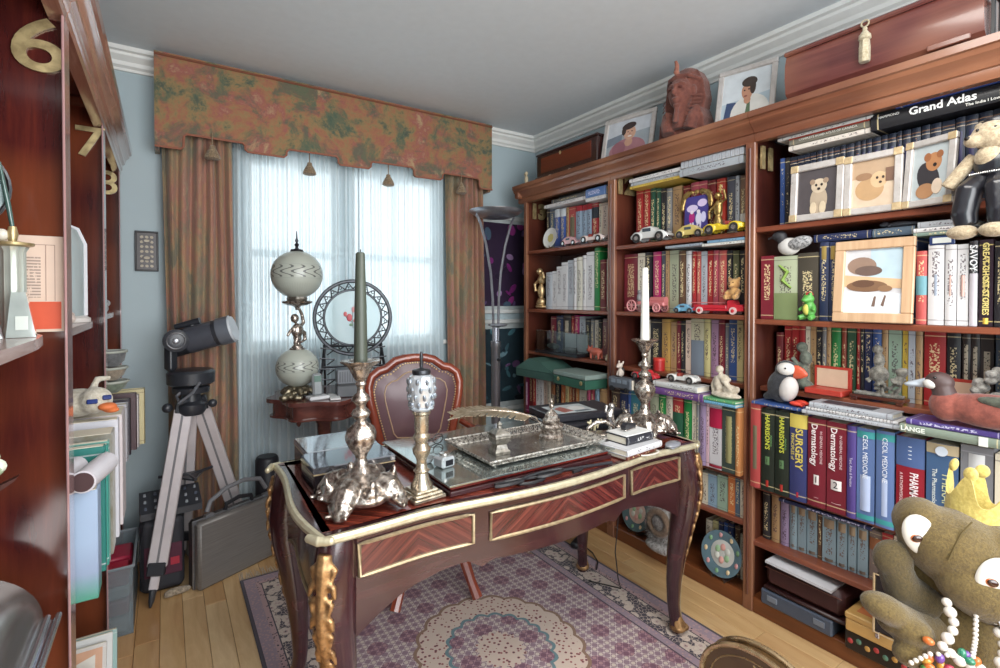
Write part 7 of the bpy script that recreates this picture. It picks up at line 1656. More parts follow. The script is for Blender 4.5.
obj('finder_scope',MB().tube([c0+Vector((0,0,0.080))-ua*0.08,c0+Vector((0,0,0.080))+ua*0.03],[0.013,0.016],12).rbox(c0.x-0.01,c0.x+0.01,c0.y-0.01,c0.y+0.01,c0.z+0.05,c0.z+0.07,0.002),BLK,tb)
obj('hand_cable',MB().tube([(0.03,-0.09,0.96),(0.00,-0.13,0.92),(-0.05,-0.12,0.88),(-0.06,-0.06,0.90),(-0.02,-0.05,0.94)],0.007,7),flat((90,92,98),0.5),r)
obj('lock_knob',MB().ell((-0.095,-0.03,0.845),(0.022,0.018,0.022)),BLK,r); obj('lock_knob',MB().ell((0.085,-0.04,0.85),(0.020,0.018,0.02)),BLK,r)
# ============================================================ BRIEFCASE AND BAGS
r=thing('briefcase','grey metal sided briefcase standing on its edge on the oak floor beside the telescope','briefcase',(0.30,2.815,0.0012),math.atan2(0.20,0.40)); BC=NT('brushed_grey'); v=BC.co('Object',(3,3,120)); n=BC.noise(v,3.0,3.0)[0]; BCM=BC.out(BC.mix(n,lin((100,96,94)),lin((136,132,128))),0.38,0.3)
obj('front_shell',MB().rbox(-0.225,0.225,-0.048,-0.002,0.0,0.315,0.012),BCM,r,40); obj('rear_shell',MB().rbox(-0.225,0.225,0.002,0.048,0.0,0.315,0.012),flat((52,48,48),0.4),r,40)
obj('metal_rim',MB().rbox(-0.228,0.228,-0.004,0.004,-0.0005,0.318,0.002),STEEL(),r,None)
obj('handle',MB().tube([(-0.07,0,0.318),(-0.065,0,0.345),(0.0,0,0.358),(0.065,0,0.345),(0.07,0,0.318)],0.010,8),flat((36,36,40),0.4),r)
for s in (-1,1): obj('latch',MB().rbox(s*0.15-0.02,s*0.15+0.02,-0.012,0.012,0.312,0.328,0.002),STEEL(),r,None)
tag(obj('cord',MB().tube([(0.155,2.70,0.348),(0.17,2.715,0.39),(0.24,2.76,0.425),(0.32,2.79,0.44),(0.40,2.83,0.42),(0.43,2.85,0.36)],0.011,8),flat((112,112,116),0.6)),'thick grey strap curling over the top of the grey briefcase','strap').location=(0,0.02,-0.0)
r=thing('equipment_bag','black equipment bag standing on the floor behind the briefcase and tripod','bag',(-0.018,2.832,0.001),math.radians(0)); BAG=flat((46,46,52),0.7)
melted('bag_body',MB().rbox(-0.088,0.085,-0.062,0.06,0.002,0.34,0.02),BAG,r,0.008,2); obj('maroon_panel',MB().rbox(-0.07,0.075,-0.065,-0.061,0.08,0.22,0.002),flat((78,28,50),0.6),r,None); obj('red_tag',MB().rbox(0.03,0.065,-0.0675,-0.0655,0.12,0.155,0.001),flat((170,40,60),0.5),r,None)
obj('carry_strap',MB().tube([(-0.07,-0.05,0.33),(-0.085,-0.07,0.22),(-0.082,-0.072,0.1),(-0.07,-0.06,0.03)],0.009,6,False,0.4),BAG,r)
r=thing('electronic_mixer','black sound mixer with small knobs lying on top of the equipment bag','electronics',(0.01,2.835,0.348),math.radians(4)); obj('case_body',MB().prism([(-0.068,0),(-0.068,0.03),(0.064,0.09),(0.064,0.0)],-0.115,0.125,mat_axes((0,0,0),(0,1,0),(0,0,1),(1,0,0))),flat((50,52,58),0.4),r,30)
for i in range(6):
    for j in range(3): obj('knob',MB().lathe([(0.006,0),(0.005,0.012)],8,TR(-0.095+i*0.04,-0.045+j*0.040,0.0395+j*0.0185)),flat((150,154,160) if (i+j)%3 else (90,96,110),0.4),r)
tag(obj('black_cylinder',MB().lathe([(0.058,0),(0.060,0.01),(0.060,0.46),(0.054,0.475),(0.048,0.48)],24),flat((40,40,46),0.4)),'tall black cylindrical case standing behind the briefcase near the sheer curtain','case').location=(0.462,3.025,0.001)
rough_figure('crumpled_tissue','crumpled cream and brown cloth on the floor before the equipment bag','cloth',0.035,2.715,0.001,[((0,0,0.018),(0.05,0.018,0.016)),((0.035,0.008,0.015),(0.02,0.015,0.013)),((-0.03,-0.008,0.012),(0.02,0.013,0.011))],fuzzym('cloth_mix',(196,180,156),(90,78,68),70),0.004)
# black plug and cords on the floor under the desk
r=thing('power_plug','black power plug and adapter lying on the floor by the bookcase','plug',(1.845,2.04,0.0105),math.radians(30)); obj('adapter',MB().rbox(-0.045,0.03,-0.02,0.02,0,0.032,0.008),flat((34,34,38),0.4),r,40); obj('plug_head',MB().lathe([(0.016,0),(0.018,0.012),(0.012,0.03)],12,TR(0.03,0,0.018)@RY(90)),flat((34,34,38),0.4),r)
tag(obj('black_cable',MB().tube([(1.87,2.02,0.02),(1.86,1.93,0.013),(1.82,1.85,0.013),(1.76,1.80,0.013)],0.0035,6),flat((30,30,34),0.5)),'short black cord running from the plug across the rug border','cord')
tag(obj('hanging_cable',MB().tube([(1.60,1.48,0.56),(1.625,1.53,0.40),(1.66,1.58,0.22),(1.70,1.60,0.08),(1.74,1.62,0.013),(1.66,1.75,0.0125)],0.0028,6),flat((40,36,36),0.5)),'thin dark cable hanging from under the desk down to the rug','cable')
tag(obj('black_adapter',MB().rbox(-0.03,0.03,-0.05,0.05,0,0.06,0.006),flat((30,30,34),0.4),None,None),'black block standing on the oak floor near the far desk leg','adapter').location=(1.93,2.30,0.001)
# ============================================================ LEFT-HAND BOOKCASE
LBC=thing('bookcase','deep red mahogany bookcase seen end on, with brass numbers on its uprights','bookcase',(-0.35,3.14,0))
LO=(0.35,-3.14,0)
def LW(name,b,m,smooth=None): b.shift(LO); return obj(name,b,m,LBC,smooth)
LP_=[0.65,1.489,2.33,3.115]
for y in LP_:
    LW('partition',MB().box(-0.512,-0.1845,y,y+0.028,0.0,2.03),leftw('z')); LW('stile',MB().rbox(-0.184,LF,y-0.042,y+0.030,0.0,1.965,0.0015),wood('edge_sheen',(140,104,104),(190,156,156),'z',0.5,0.14,1.0))  # pale pink stile colour stands in for the bright reflection on the edges
LW('back_panel',MB().box(-0.518,-0.5125,0.65,3.143,0.0,2.03),leftw('z'))
lp=[(-0.03,1.965),(0.0,1.965),(0.002,1.985),(0.006,1.99),(0.008,2.012),(0.016,2.018),(0.022,2.04),(0.034,2.052),(0.036,2.062),(0.044,2.066),(0.046,2.092),(-0.03,2.094)]
for a,c in ((0.3,1.48),(1.482,2.32),(2.322,3.165)): LW('cornice',MB().prism(lp,a+0.001,c-0.001,mat_axes((LF,0,0),(1,0,0),(0,0,1),(0,1,0))),wood('left_cornice',(136,88,72),(196,158,140),'y',1.0,0.16,0.8),30)  # wood lightened and pinker to paint in the cornice reflections
LW('top_board',MB().box(-0.518,LF-0.03,0.3,3.165,2.05,2.09),leftw('y'))
def lshelf(z,y0,y1,cur=True):
    P=[(-0.511,y0),(-0.195,y0)]+([(-0.195-0.0*k,y0+(y1-y0)*k/8) for k in range(1,6)]+[(-0.197,y0+(y1-y0)*0.72),(-0.206,y0+(y1-y0)*0.84),(-0.232,y0+(y1-y0)*0.95),(-0.262,y1)] if cur else [(-0.200,y1)])+[(-0.511,y1)]
    LW('shelf_board',MB().prism(P,z-0.02,z),wood('left_shelf',(150,120,112),(206,190,186),'y',1,0.25,0.5),30)  # pale wood colour imitates the glossy reflection along the shelf edge
lshelf(1.275,0.68,1.488); lshelf(1.275,1.518,2.329); lshelf(1.285,2.36,3.114)
lshelf(0.66,0.68,1.43,False); lshelf(0.62,1.518,2.27,False); lshelf(0.96,2.36,3.05,False); lshelf(0.68,2.36,3.05,False)
lshelf(0.065,0.68,1.43,False); lshelf(0.065,1.518,2.27,False)
# numbers fixed on the upright faces towards the room's near end
text('6',0.165,mat_axes((-0.226+0.35,1.485-3.14,1.897),(1,0,0),(0,0,1),(0,-1,0)),BRASS(),LBC,'brass_number',0.003,'CENTER',0.0015,0,1.25)
text('7',0.150,mat_axes((-0.222+0.35,2.326-3.14,1.903),(1,0,0),(0,0,1),(0,-1,0)),BRASS(),LBC,'brass_number',0.003,'CENTER',0.0015,0,1.2)
text('8',0.160,mat_axes((-0.232+0.35,3.111-3.14,1.905),(1,0,0),(0,0,1),(0,-1,0)),BRASS(),LBC,'brass_number',0.003,'CENTER',0.0015,0,1.15)
# ---- near bay, eye-level shelf
r=thing('open_book_print','cream printed page with an orange foot, propped against the panel numbered six','print',(-0.33,1.479,1.2758)); r.rotation_euler=(math.radians(-1.5),0,0)
obj('page',MB().box(-0.14,0.143,-0.006,0,0,0.21),flat((214,190,172),0.7,var=0.03),r,None); obj('orange_block',MB().box(-0.12,0.138,-0.0068,-0.0062,0.006,0.066),flat((206,84,52),0.6,var=0.06),r,None)
def linesm():
    t=NT('printed_lines'); X,Y,Z=t.xyz(t.co()); n=t.noise(t.co('Object',(220,1,30)),1.0,2.0)[0]; l=t.math('LESS_THAN',t.math('FRACT',t.math('MULTIPLY',Z,150.0)),0.5)
    return t.out(t.mix(t.math('MULTIPLY',t.math('MULTIPLY',l,t.math('GREATER_THAN',n,0.42)),0.6),lin((210,188,172)),lin((90,74,70))),0.7)
obj('printed_text',MB().box(0.045,0.104,-0.0068,-0.0062,0.075,0.165),linesm(),r,None)
b=MB()
for a,c,d,e in ((-0.065,0.128,0.190,0.1912),(0.112,0.113,0.068,0.19),(0.127,0.128,0.068,0.1912)): b.box(a,c,-0.0068,-0.0062,d,e)
o=obj('ruled_lines',b,flat((150,120,110),0.6),r,None); o['kind']='stuff'
r=thing('crystal_block','clear faceted glass ornament block at the foot of the printed page','ornament',(-0.226,1.30,1.2758),math.radians(6)); obj('glass_body',MB().prism([(-0.022,0),(-0.014,0.085),(0.006,0.085),(0.020,0)],-0.016,0.016,mat_axes((0,0,0),(1,0,0),(0,0,1),(0,-1,0))),flat((176,186,182),0.05,0.15,1.0,0.2),r,20); obj('inner_block',MB().rbox(-0.009,0.009,-0.017,-0.0162,0.014,0.04,0.001),flat((206,212,206),0.1),r,None)
r=thing('orange_ornament','small orange and clear glass ornament at the very edge of the shelf','ornament',(-0.272,1.26,1.2758)); obj('glass_body',MB().prism([(-0.03,0),(-0.02,0.09),(-0.006,0.105),(0.012,0.0)],-0.02,0.02,mat_axes((0,0,0),(1,0,0),(0,0,1),(0,-1,0))),flat((206,96,58),0.1,0.1,1.0,0.1),r,20); obj('clear_edge',MB().prism([(0.0125,0),(0.0,0.09),(0.004,0.10),(0.024,0.0)],-0.02,0.02,mat_axes((0,0,0),(1,0,0),(0,0,1),(0,-1,0))),flat((190,196,200),0.05,0.2,1.0,0.1),r,20)
r=thing('column_clock','silver fluted column ornament with a brass top holding a green glass pen','ornament',(-0.250,1.365,1.2758)); obj('fluted_column',MB().lathe([(0.020,0),(0.022,0.01),(0.019,0.02),(0.019,0.165),(0.024,0.175)],24,rip=lambda a,i,z:1+0.05*math.cos(12*a)),flat((190,196,186),0.25,0.35,0.5,0.15),r,50); obj('brass_top',MB().lathe([(0.024,0.175),(0.032,0.178),(0.033,0.183),(0.012,0.186)],24),BRASS(),r)
obj('white_ball',MB().ell((-0.016,0,0.198),0.012,None,14,10),flat((214,208,196),0.4),r)
obj('pen_socket',MB().lathe([(0.006,0.184),(0.009,0.20),(0.006,0.215)],12),BRASS(),r); obj('glass_pen',MB().tube([(0,0,0.213),(-0.006,0,0.26),(-0.018,0,0.34)],[0.0035,0.0045,0.003],10),flat((60,90,84),0.08,0,0.9),r)
r=thing('desk_dial','round dark dial on a bracket, only its edge showing, against the panel numbered six','dial',(-0.345,1.42,1.2758)); obj('stem',MB().tube([(0,0,0.0),(0,0,0.22)],0.006,8).lathe([(0.03,0),(0.03,0.006)],16),DARKM(),r); obj('dial_face',MB().lathe([(0.07,0),(0.072,0.006),(0.06,0.010),(0.03,0.011)],32,TR(0,-0.004,0.295)@RX(90)@Matrix.Diagonal((1.15,1.15,1,1))),flat((60,84,84),0.25,0.2,0.5),r); obj('dial_ring',MB().tube([(0.084*math.cos(a),-0.012,0.295+0.084*math.sin(a)) for a in [k*PI/16 for k in range(32)]],0.004,6,True),DARKM(),r)
# flowers in dark vase, domed box below
r=thing('domed_box','polished metal bread box with a rounded lid and chrome rails on the lower shelf','box',(-0.36,1.20,0.6608)); CHR=metalm('chrome',(206,210,216),0.1,(120,124,130),0.25,8,0.0)
P=[(0.145*math.cos(a),0.02+0.125*math.sin(a)) for a in [PI*k/20 for k in range(21)]]; obj('rounded_lid',MB().prism(P,-0.19,0.19,mat_axes((0,0,0),(1,0,0),(0,0,1),(0,-1,0))),metalm('brushed_dome',(176,170,166),0.2,(120,110,108),0.2,10,0.0),r,30)
obj('tray',MB().rbox(-0.15,0.165,-0.30,0.195,0,0.018,0.004),CHR,r,None)
for x in (0.150,0.168): obj('chrome_rail',MB().tube([(x,-0.30,0.022),(x,0.195,0.022)],0.006,8),CHR,r)
rough_figure('small_figurine','small cream and grey seated figurine on the tray of the domed box','figurine',-0.245,0.965,0.6795,[((0,0,0.018),(0.022,0.022,0.018)),((0,0,0.045),(0.016,0.016,0.018)),((0.004,0,0.075),0.014),([(0.01,0,0.05),(0.028,0,0.04)],0.007,6)],fuzzym('cream_grey',(206,196,176),(96,88,86),40),0.003)
r=thing('flower_spray','small white and green artificial flower spray in a dark dish','flowers',(-0.29,1.10,0.807)); obj('dark_vase',MB().lathe([(0.03,0),(0.035,0.02),(0.02,0.12),(0.028,0.2),(0.04,0.225)],16),flat((50,34,30),0.3),r); obj('leaf',MB().prism([(-0.02,0.0),(0.03,0.01),(0.088,0.052),(0.092,0.058),(0.03,0.03)],-0.01,0.01,mat_axes((0,0,0.2),(1,0,0),(0,0,1),(0,-1,0))),flat((70,40,34),0.4),r,None)
rn=random.Random(9)
for k in range(9): obj('blossom',MB().ell((rn.uniform(0.0,0.078),rn.uniform(-.02,.02),0.245+rn.uniform(0,0.065)),0.012,None,8,6),flat(((206,212,196),(150,170,140))[k%2],0.6),r)
# ---- second bay
r=thing('bell_jar','glass bell jar over dark contents between the panels numbered six and seven','bell jar',(-0.268,2.02,1.2758)); obj('dark_contents',MB().rbox(-0.035,0.035,-0.03,0.03,0.02,0.22,0.01),fuzzym('jar_inside',(150,140,140),(70,60,66),60),r,None); obj('jar_base',MB().lathe([(0.075,0),(0.075,0.012),(0.062,0.02)],30),flat((206,200,196),0.4),r)
obj('glass_shell',MB().lathe([(0.060,0.02),(0.060,0.24),(0.044,0.283),(0.012,0.301),(0.001,0.303)],28,caps=False),sht.m,r)
o=obj('edge_bead',MB().tube([(-0.062,0,0.02),(-0.062,0,0.24),(-0.045,0,0.285),(0,0,0.305),(0.045,0,0.285),(0.062,0,0.24),(0.062,0,0.02)],0.006,8),flat((214,214,220),0.1,0,1.0,0.03),r)
rough_figure('shell_cluster','white coral and shell cluster around the foot of the bell jar','shell',-0.262,1.86,1.2758,[((0,0,0.015),(0.05,0.03,0.014)),((0.03,0.02,0.022),(0.018,0.018,0.016)),((-0.03,0.0,0.026),(0.02,0.016,0.018)),((0.04,-0.02,0.016),(0.014,0.012,0.014)),((0.0,-0.02,0.03),(0.016,0.012,0.016))],fuzzym('shell',(214,200,190),(150,130,124),60),0.0035)
# folders standing on the lower shelf, overhanging its edge (spines face the room)
def lfold(label,y0,t,h,xf,d,col,name='folder',tex=None):
    r=thing(name,label,'folder',(xf,y0,0.6208)); m=bookm(col,(206,206,210),0.0) if tex is None else tex
    obj('cover',MB().rbox(-d,0,0,t-0.001,0,h,0.002),m,r,None); obj('paper_edge',MB().box(-d+0.006,-0.004,0.003,t-0.004,h,h+0.0015),PAGES,r,None); return r
def fadem():
    t=NT('blue_to_green_card'); X,Y,Z=t.xyz(t.co()); n=t.noise(t.co(),8.0,4.0)[0]; f=t.ramp(t.math('ADD',t.math('MULTIPLY',Z,6.0),t.math('MULTIPLY',n,0.3)),[(0.15,lin((70,140,118))),(0.55,lin((138,154,180))),(1.0,lin((150,170,196)))]); return t.out(f,0.5)
lfold('pale blue box file with a green worn foot, standing nearest the panel numbered six',1.555,0.075,0.265,-0.140,0.22,(140,160,190),'box_file',fadem())
lfold('teal folder directly behind the pale blue box file',1.70,0.03,0.335,-0.137,0.22,(40,120,112)); lfold('thin teal green folder second behind the pale blue box file',1.732,0.02,0.33,-0.133,0.22,(60,140,128)); lfold('pale teal folder third behind the pale blue box file',1.754,0.02,0.335,-0.132,0.22,(110,160,150))
lfold('grey marbled folder in the middle of the overhanging row',1.80,0.09,0.345,-0.128,0.22,(130,128,120),'folder',fuzzym('marbled',(150,152,150),(110,104,84),12))
lfold('white folder behind the grey marbled folder',1.92,0.05,0.36,-0.122,0.22,(206,206,214)); lfold('tall white book standing last before the panel numbered seven',2.02,0.16,0.355,-0.118,0.22,(214,204,206))
for i,(y,z,x) in enumerate(((1.60,0.9165,-0.165),(1.66,0.9155,-0.225))):
    r=thing('paper_roll','%s white paper roll with a dark end lying on the pale blue box file'%('outer' if i==0 else 'inner'),'paper roll',(x,y,z)); b=MB().cyl((0,-0.07,0),(0.032,0.082 if i==0 else 0.024,0),0.0265,seg=20); obj('rolled_sheet',b,flat((206,202,208),0.5),r); obj('dark_end',MB().cyl((-0.0006,-0.0730,0),(0,-0.0702,0),0.0225,seg=20),flat((70,48,50),0.7),r)
# plush white bird
r=thing('plush_bird','white plush bird with an orange beak and blue glasses lying on top of the folders','soft toy',(-0.175,1.93,0.988),math.radians(0)); PW_=fuzzym('plush_white',(214,208,196),(170,160,140),90)
melted('body',MB().ell((-0.05,0.05,0.045),(0.07,0.07,0.042)).ell((0.0,0.0,0.055),(0.042,0.042,0.040)).tube([(-0.01,0.03,0.085),(0.0,0.04,0.115),(0.035,0.04,0.115)],[0.012,0.010,0.008],8),PW_,r,0.006,2)
melted('beak',MB().ell((0.030,-0.038,0.040),(0.024,0.022,0.012)).ell((0.040,-0.034,0.028),(0.02,0.018,0.008)),flat((206,110,60),0.6),r,0.004,1)
obj('blue_glasses',MB().rbox(-0.018,0.008,-0.045,-0.040,0.052,0.066,0.005).rbox(0.018,0.040,-0.040,-0.034,0.060,0.074,0.005),flat((44,60,120),0.2),r,30)
# ---- third bay
r=rough_figure('panda_figurine','tiny black and white figurine on the small shelf before the panel numbered eight','figurine',-0.225,2.72,1.2858,[((0,0,0.018),(0.025,0.02,0.018)),((0.015,0,0.042),0.016),((-0.02,0,0.022),(0.012,0.012,0.016))],fuzzym('panda',(206,206,206),(36,36,40),28),0.003)
def pot(label,y,z,prof,col): 
    r=thing('pottery_bowl',label,'bowl',(-0.195,y,z)); obj('bowl',MB().lathe(prof,20),fuzzym('pot_%d'%col[0],col,tuple(int(c*0.5) for c in col),20),r); obj('glazed_rim',MB().tube([(prof[-1][0]*math.cos(a),prof[-1][0]*math.sin(a),prof[-1][1]) for a in [k*PI/10 for k in range(20)]],0.005,6,True),flat((176,180,170),0.3),r)
pot('grey green glazed bowl lowest in the stack before the panel numbered eight',2.62,0.9608,[(0.03,0),(0.055,0.02),(0.065,0.045)],(136,150,130))
pot('pale patterned bowl in the middle of the stack before the panel numbered eight',2.62,1.0125,[(0.03,0),(0.05,0.02),(0.062,0.05)],(176,160,140))
pot('dark speckled bowl topmost in the stack before the panel numbered eight',2.62,1.0695,[(0.03,0),(0.052,0.02),(0.060,0.06)],(120,122,124))
def lb(label,y0,t,h,xf,col,z=0.6808,rough=None): 
    r=thing('book',label,'book',(xf,y0,z)); r.matrix_basis=TR(xf,y0,z)@Matrix.Rotation(PI,4,'Z')@TR(0,-t,0); b,p=book_meshes(t-0.001,h,0.2,False); obj('cover',b,bookm(col,(90,60,60),0.3),r,35); obj('pages',p,PAGES,r,None)
lb('white book with red marks standing at the room side of the third bay',2.78,0.045,0.235,-0.105,(206,200,200)); lb('dark patterned book standing before the blank white book',2.74,0.035,0.25,-0.112,(90,70,76)); lb('tall cream book standing farthest back in the third bay',2.832,0.05,0.252,-0.085,(206,194,150))
lb('dark book standing behind the white paper pile in the third bay',2.66,0.04,0.24,-0.13,(60,56,66)); lb('pale grey book standing first in the third bay',2.56,0.06,0.235,-0.135,(196,196,204))
# clear plastic bin on the floor
r=thing('plastic_bin','translucent grey plastic bin filled with red and white packets on the oak floor','bin',(-0.245,2.70,0.0012))
PB=NT('clear_grey_plastic'); tr=PB.n('ShaderNodeBsdfTransparent'); tr.inputs[0].default_value=(0.75,0.80,0.82,1); mx=PB.n('ShaderNodeMixShader'); mx.inputs[0].default_value=0.38; PB.out(lin((150,160,166)),0.2); PB.t.links.new(tr.outputs[0],mx.inputs[1]); PB.t.links.new(PB.b.outputs[0],mx.inputs[2]); PB.t.links.new(mx.outputs[0],PB.t.nodes['Material Output'].inputs[0])
for nm,(a,c,d,e,f,g) in (('side_wall',(0.126,0.129,-0.20,0.20,0.0,0.27)),('side_wall',(-0.129,-0.126,-0.20,0.20,0.0,0.27)),('end_wall',(-0.126,0.126,-0.20,-0.197,0.0,0.27)),('end_wall',(-0.126,0.126,0.197,0.20,0.0,0.27)),('bin_floor',(-0.126,0.126,-0.197,0.197,0.0,0.003))): obj(nm,MB().box(a,c,d,e,f,g),PB.m,r,None)
obj('rolled_rim',MB().tube([(-0.13,-0.20,0.272),(0.13,-0.20,0.272),(0.13,0.20,0.272),(-0.13,0.20,0.272)],0.006,6,True),flat((120,128,134),0.4),r)
for i,(y,z,c) in enumerate(((-0.11,0.004,(206,200,196)),(-0.11,0.072,(176,36,56)),(-0.11,0.14,(206,196,190)),(-0.11,0.19,(186,30,60)),(0.08,0.004,(186,40,56)),(0.08,0.09,(206,206,206)),(0.08,0.17,(176,40,70)))): tag(obj('packet',MB().rbox(-0.11,0.115,-0.075,0.075,0,0.06 if i not in(2,3) else 0.045,0.008),flat(c,0.4)),'%s packet %s in the plastic bin'%(('white','crimson')[c[1]<100],('lowest at the near end','second up at the near end','third up at the near end','topmost at the near end','lowest at the far end','middle at the far end','topmost at the far end')[i]),'packet').location=(-0.245,2.70+y,z+0.003)
# discs and magazines standing on the bottom board
def mag(label,y,t,h,xf,tilt,col,img=None):
    r=thing('magazine',label,'magazine',(xf,y,0.0665+t*math.sin(math.radians(-tilt)))); r.rotation_euler=(math.radians(tilt),0,0); obj('cover',MB().rbox(-0.20,0,0,t,0,h,0.001),bookm(col,(206,206,206),0.0),r,None); obj('page_edge',MB().box(-0.198,-0.002,0.001,t-0.001,h,h+0.001),PAGES,r,None)
    if img: pprint(r,mat_axes((-0.19,-0.001,0.01),(1,0,0),(0,0,1),(0,-1,0)),0.18,h-0.02,img[0],img[1],'cover_picture')
mag('dark grey case with a white disc, first of the magazines on the lowest shelf',1.86,0.02,0.165,-0.19,-24,(50,54,58),((60,66,70),[('e',(196,200,200),.75,.85,.09,.05),('p',(130,140,146),[(.1,.2),(.7,.6),(.6,.8),(.1,.5)])]))
mag('peach pictured magazine in the middle on the lowest shelf',1.98,0.012,0.185,-0.165,-20,(196,190,184),((196,150,120),[('e',(120,90,76),.4,.4,.2,.12),('p',(206,200,190),[(.6,.2),(.9,.3),(.9,.9),(.6,.8)]),('e',(90,90,90),.3,.75,.1,.06)]))
mag('white magazine standing before the teal edged one on the lowest shelf',2.03,0.010,0.19,-0.152,-14,(206,206,204)); mag('white and teal magazine last on the lowest shelf',2.07,0.014,0.18,-0.142,-10,(150,180,176))
# ============================================================ FROG AND MEDALLION CHAIR
FG=fuzzym('olive_plush',(118,98,52),(80,64,32),160); FGD=fuzzym('olive_plush_dark',(96,80,42),(64,52,26),160)
# low stool carrying the frog
r=thing('wooden_stool','low wooden stool under the plush frog','stool',(1.578,0.42,0.0)); obj('seat_board',MB().rbox(-0.05,0.13,-0.17,0.06,0.36,0.39,0.008),mahog('y'),r,None)
for sx in (-0.03,0.11):
    for sy in (-0.15,0.04): obj('leg',MB().tube([(sx,sy,0.362),(sx,sy,0.0095)],[0.018,0.014],8),mahog('z'),r)
FR=thing('plush_frog','large olive green plush frog wearing a yellow crown before the medical books','soft toy',(1.578,0.430,0.4085)); FR.scale=(0.87,0.87,0.87)
# local frame: d = direction to the left-back viewer; face looks towards (-x,-y) side
yawf=math.radians(0)
def F(a,bk_,z):  # a: along image right (roughly), bk_: away from viewer, z up from the stool
    rx,ry=(0.62,-0.785); fx,fy=(0.785,0.62)
    return (a*rx+bk_*fx,a*ry+bk_*fy,z)
b=MB(); MR=RZ(math.degrees(math.atan2(-0.785,0.62)))
b.ell(F(0.06,0.02,0.13),(0.12,0.10,0.14),MR).ell(F(0.0,0.03,0.29),(0.11,0.06,0.10),MR); melted('body',b,FG,FR,0.008,4)
b=MB(); b.ell(F(0.035,-0.02,0.385),(0.155,0.115,0.105),MR@RY(24)).ell(F(-0.055,-0.01,0.452),(0.062,0.070,0.066),MR@RY(24)).ell(F(0.105,-0.045,0.410),(0.066,0.075,0.066),MR).ell(F(0.065,-0.080,0.310),(0.120,0.080,0.075),MR@RY(20)).ell(F(0.0,0.0,0.42),(0.09,0.08,0.07),MR@RY(24))
melted('head',b,FG,FR,0.0065,3)
def eyeF(p,rot,s=1.0):
    M2=MR@RY(rot); e=obj('white_eye',MB().ell(F(*p),(0.040*s,0.013*s,0.056*s),M2,20,14),flat((206,200,190),0.8,var=0.04),FR)
    q=(p[0]-0.010*s,p[1]-0.0100*s,p[2]-0.006); obj('iris',MB().ell(F(*q),(0.0150*s,0.005,0.0120*s),M2,16,10),flat((176,96,50),0.4),e); obj('pupil',MB().ell(F(q[0],q[1]-0.0025,q[2]),(0.0125*s,0.0045,0.0095*s),M2,14,10),flat((50,22,14),0.1,0,0.8),e)
eyeF((-0.078,-0.072,0.437),-16); eyeF((0.056,-0.133,0.372),18)
seam=[F(-0.012,-0.116,0.475),F(-0.032,-0.131,0.435),F(-0.048,-0.133,0.40)]
obj('stitched_seam',MB().tube([F(0.03,-0.085,0.492),F(0.0,-0.104,0.468),F(-0.022,-0.118,0.432),F(-0.036,-0.123,0.40)],0.0022,5),flat((84,68,30),0.8),FR)
b=MB().tube([F(-0.02,-0.01,0.22),F(-0.10,-0.02,0.265),F(-0.125,-0.03,0.34)],[0.045,0.050,0.042],12).ell(F(-0.125,-0.035,0.345),(0.050,0.038,0.055),MR); melted('arm',b,FGD,FR,0.007,3)
b=MB().tube([F(0.0,0.0,0.14),F(-0.09,-0.06,0.17),F(-0.15,-0.09,0.215)],[0.055,0.052,0.045],12).ell(F(-0.165,-0.10,0.235),(0.062,0.045,0.036),MR@RY(20)).ell(F(-0.105,-0.11,0.19),(0.048,0.04,0.036),MR).ell(F(-0.115,-0.12,0.135),(0.042,0.036,0.034),MR); melted('foot',b,FG,FR,0.007,3)
b=MB().tube([F(0.10,-0.02,0.16),F(0.18,-0.06,0.12),F(0.20,-0.10,0.06)],[0.05,0.05,0.045],12); melted('foot',b,FG,FR,0.008,3)
# yellow felt crown: ring of tall rounded points
YC=fuzzym('yellow_felt',(226,206,120),(190,166,84),80); b=MB(); vs=[];fs=[]; N=70
MC=Matrix.Translation(F(0.085,0.02,0.478))@MR@RY(14)
for k in range(N):
    a=2*PI*k/N; t=(a*5/(2*PI))%1.0; hgt=0.035+0.070*(0.5+0.5*math.cos(2*PI*t))**1.4; fl=0.058
    for (q,z) in ((fl-0.003,-0.03),(fl+0.003,-0.03),(fl+0.010+0.05*hgt,hgt*0.6),(fl+0.012+0.10*hgt,hgt),(fl+0.006+0.10*hgt,hgt),(fl+0.003,hgt*0.6)): vs.append((q*math.cos(a),q*math.sin(a),z))
for k in range(N):
    for j in range(6): l=(j+1)%6; m=(k+1)%N; fs.append((k*6+j,k*6+l,m*6+l,m*6+j))
b.add(vs,fs,MC); obj('crown',b,YC,FR,50)
b=MB()
for k in range(5): a=2*PI*k/5; b=MB().ell((0,0,0),(0.017,0.010,0.019)); b2=MB(); b2.add(b.v,b.f,MC@TR(0.0725*math.cos(a),0.0725*math.sin(a),0.112)@RZ(math.degrees(a)+90)); obj('crown_point',b2,YC,FR)
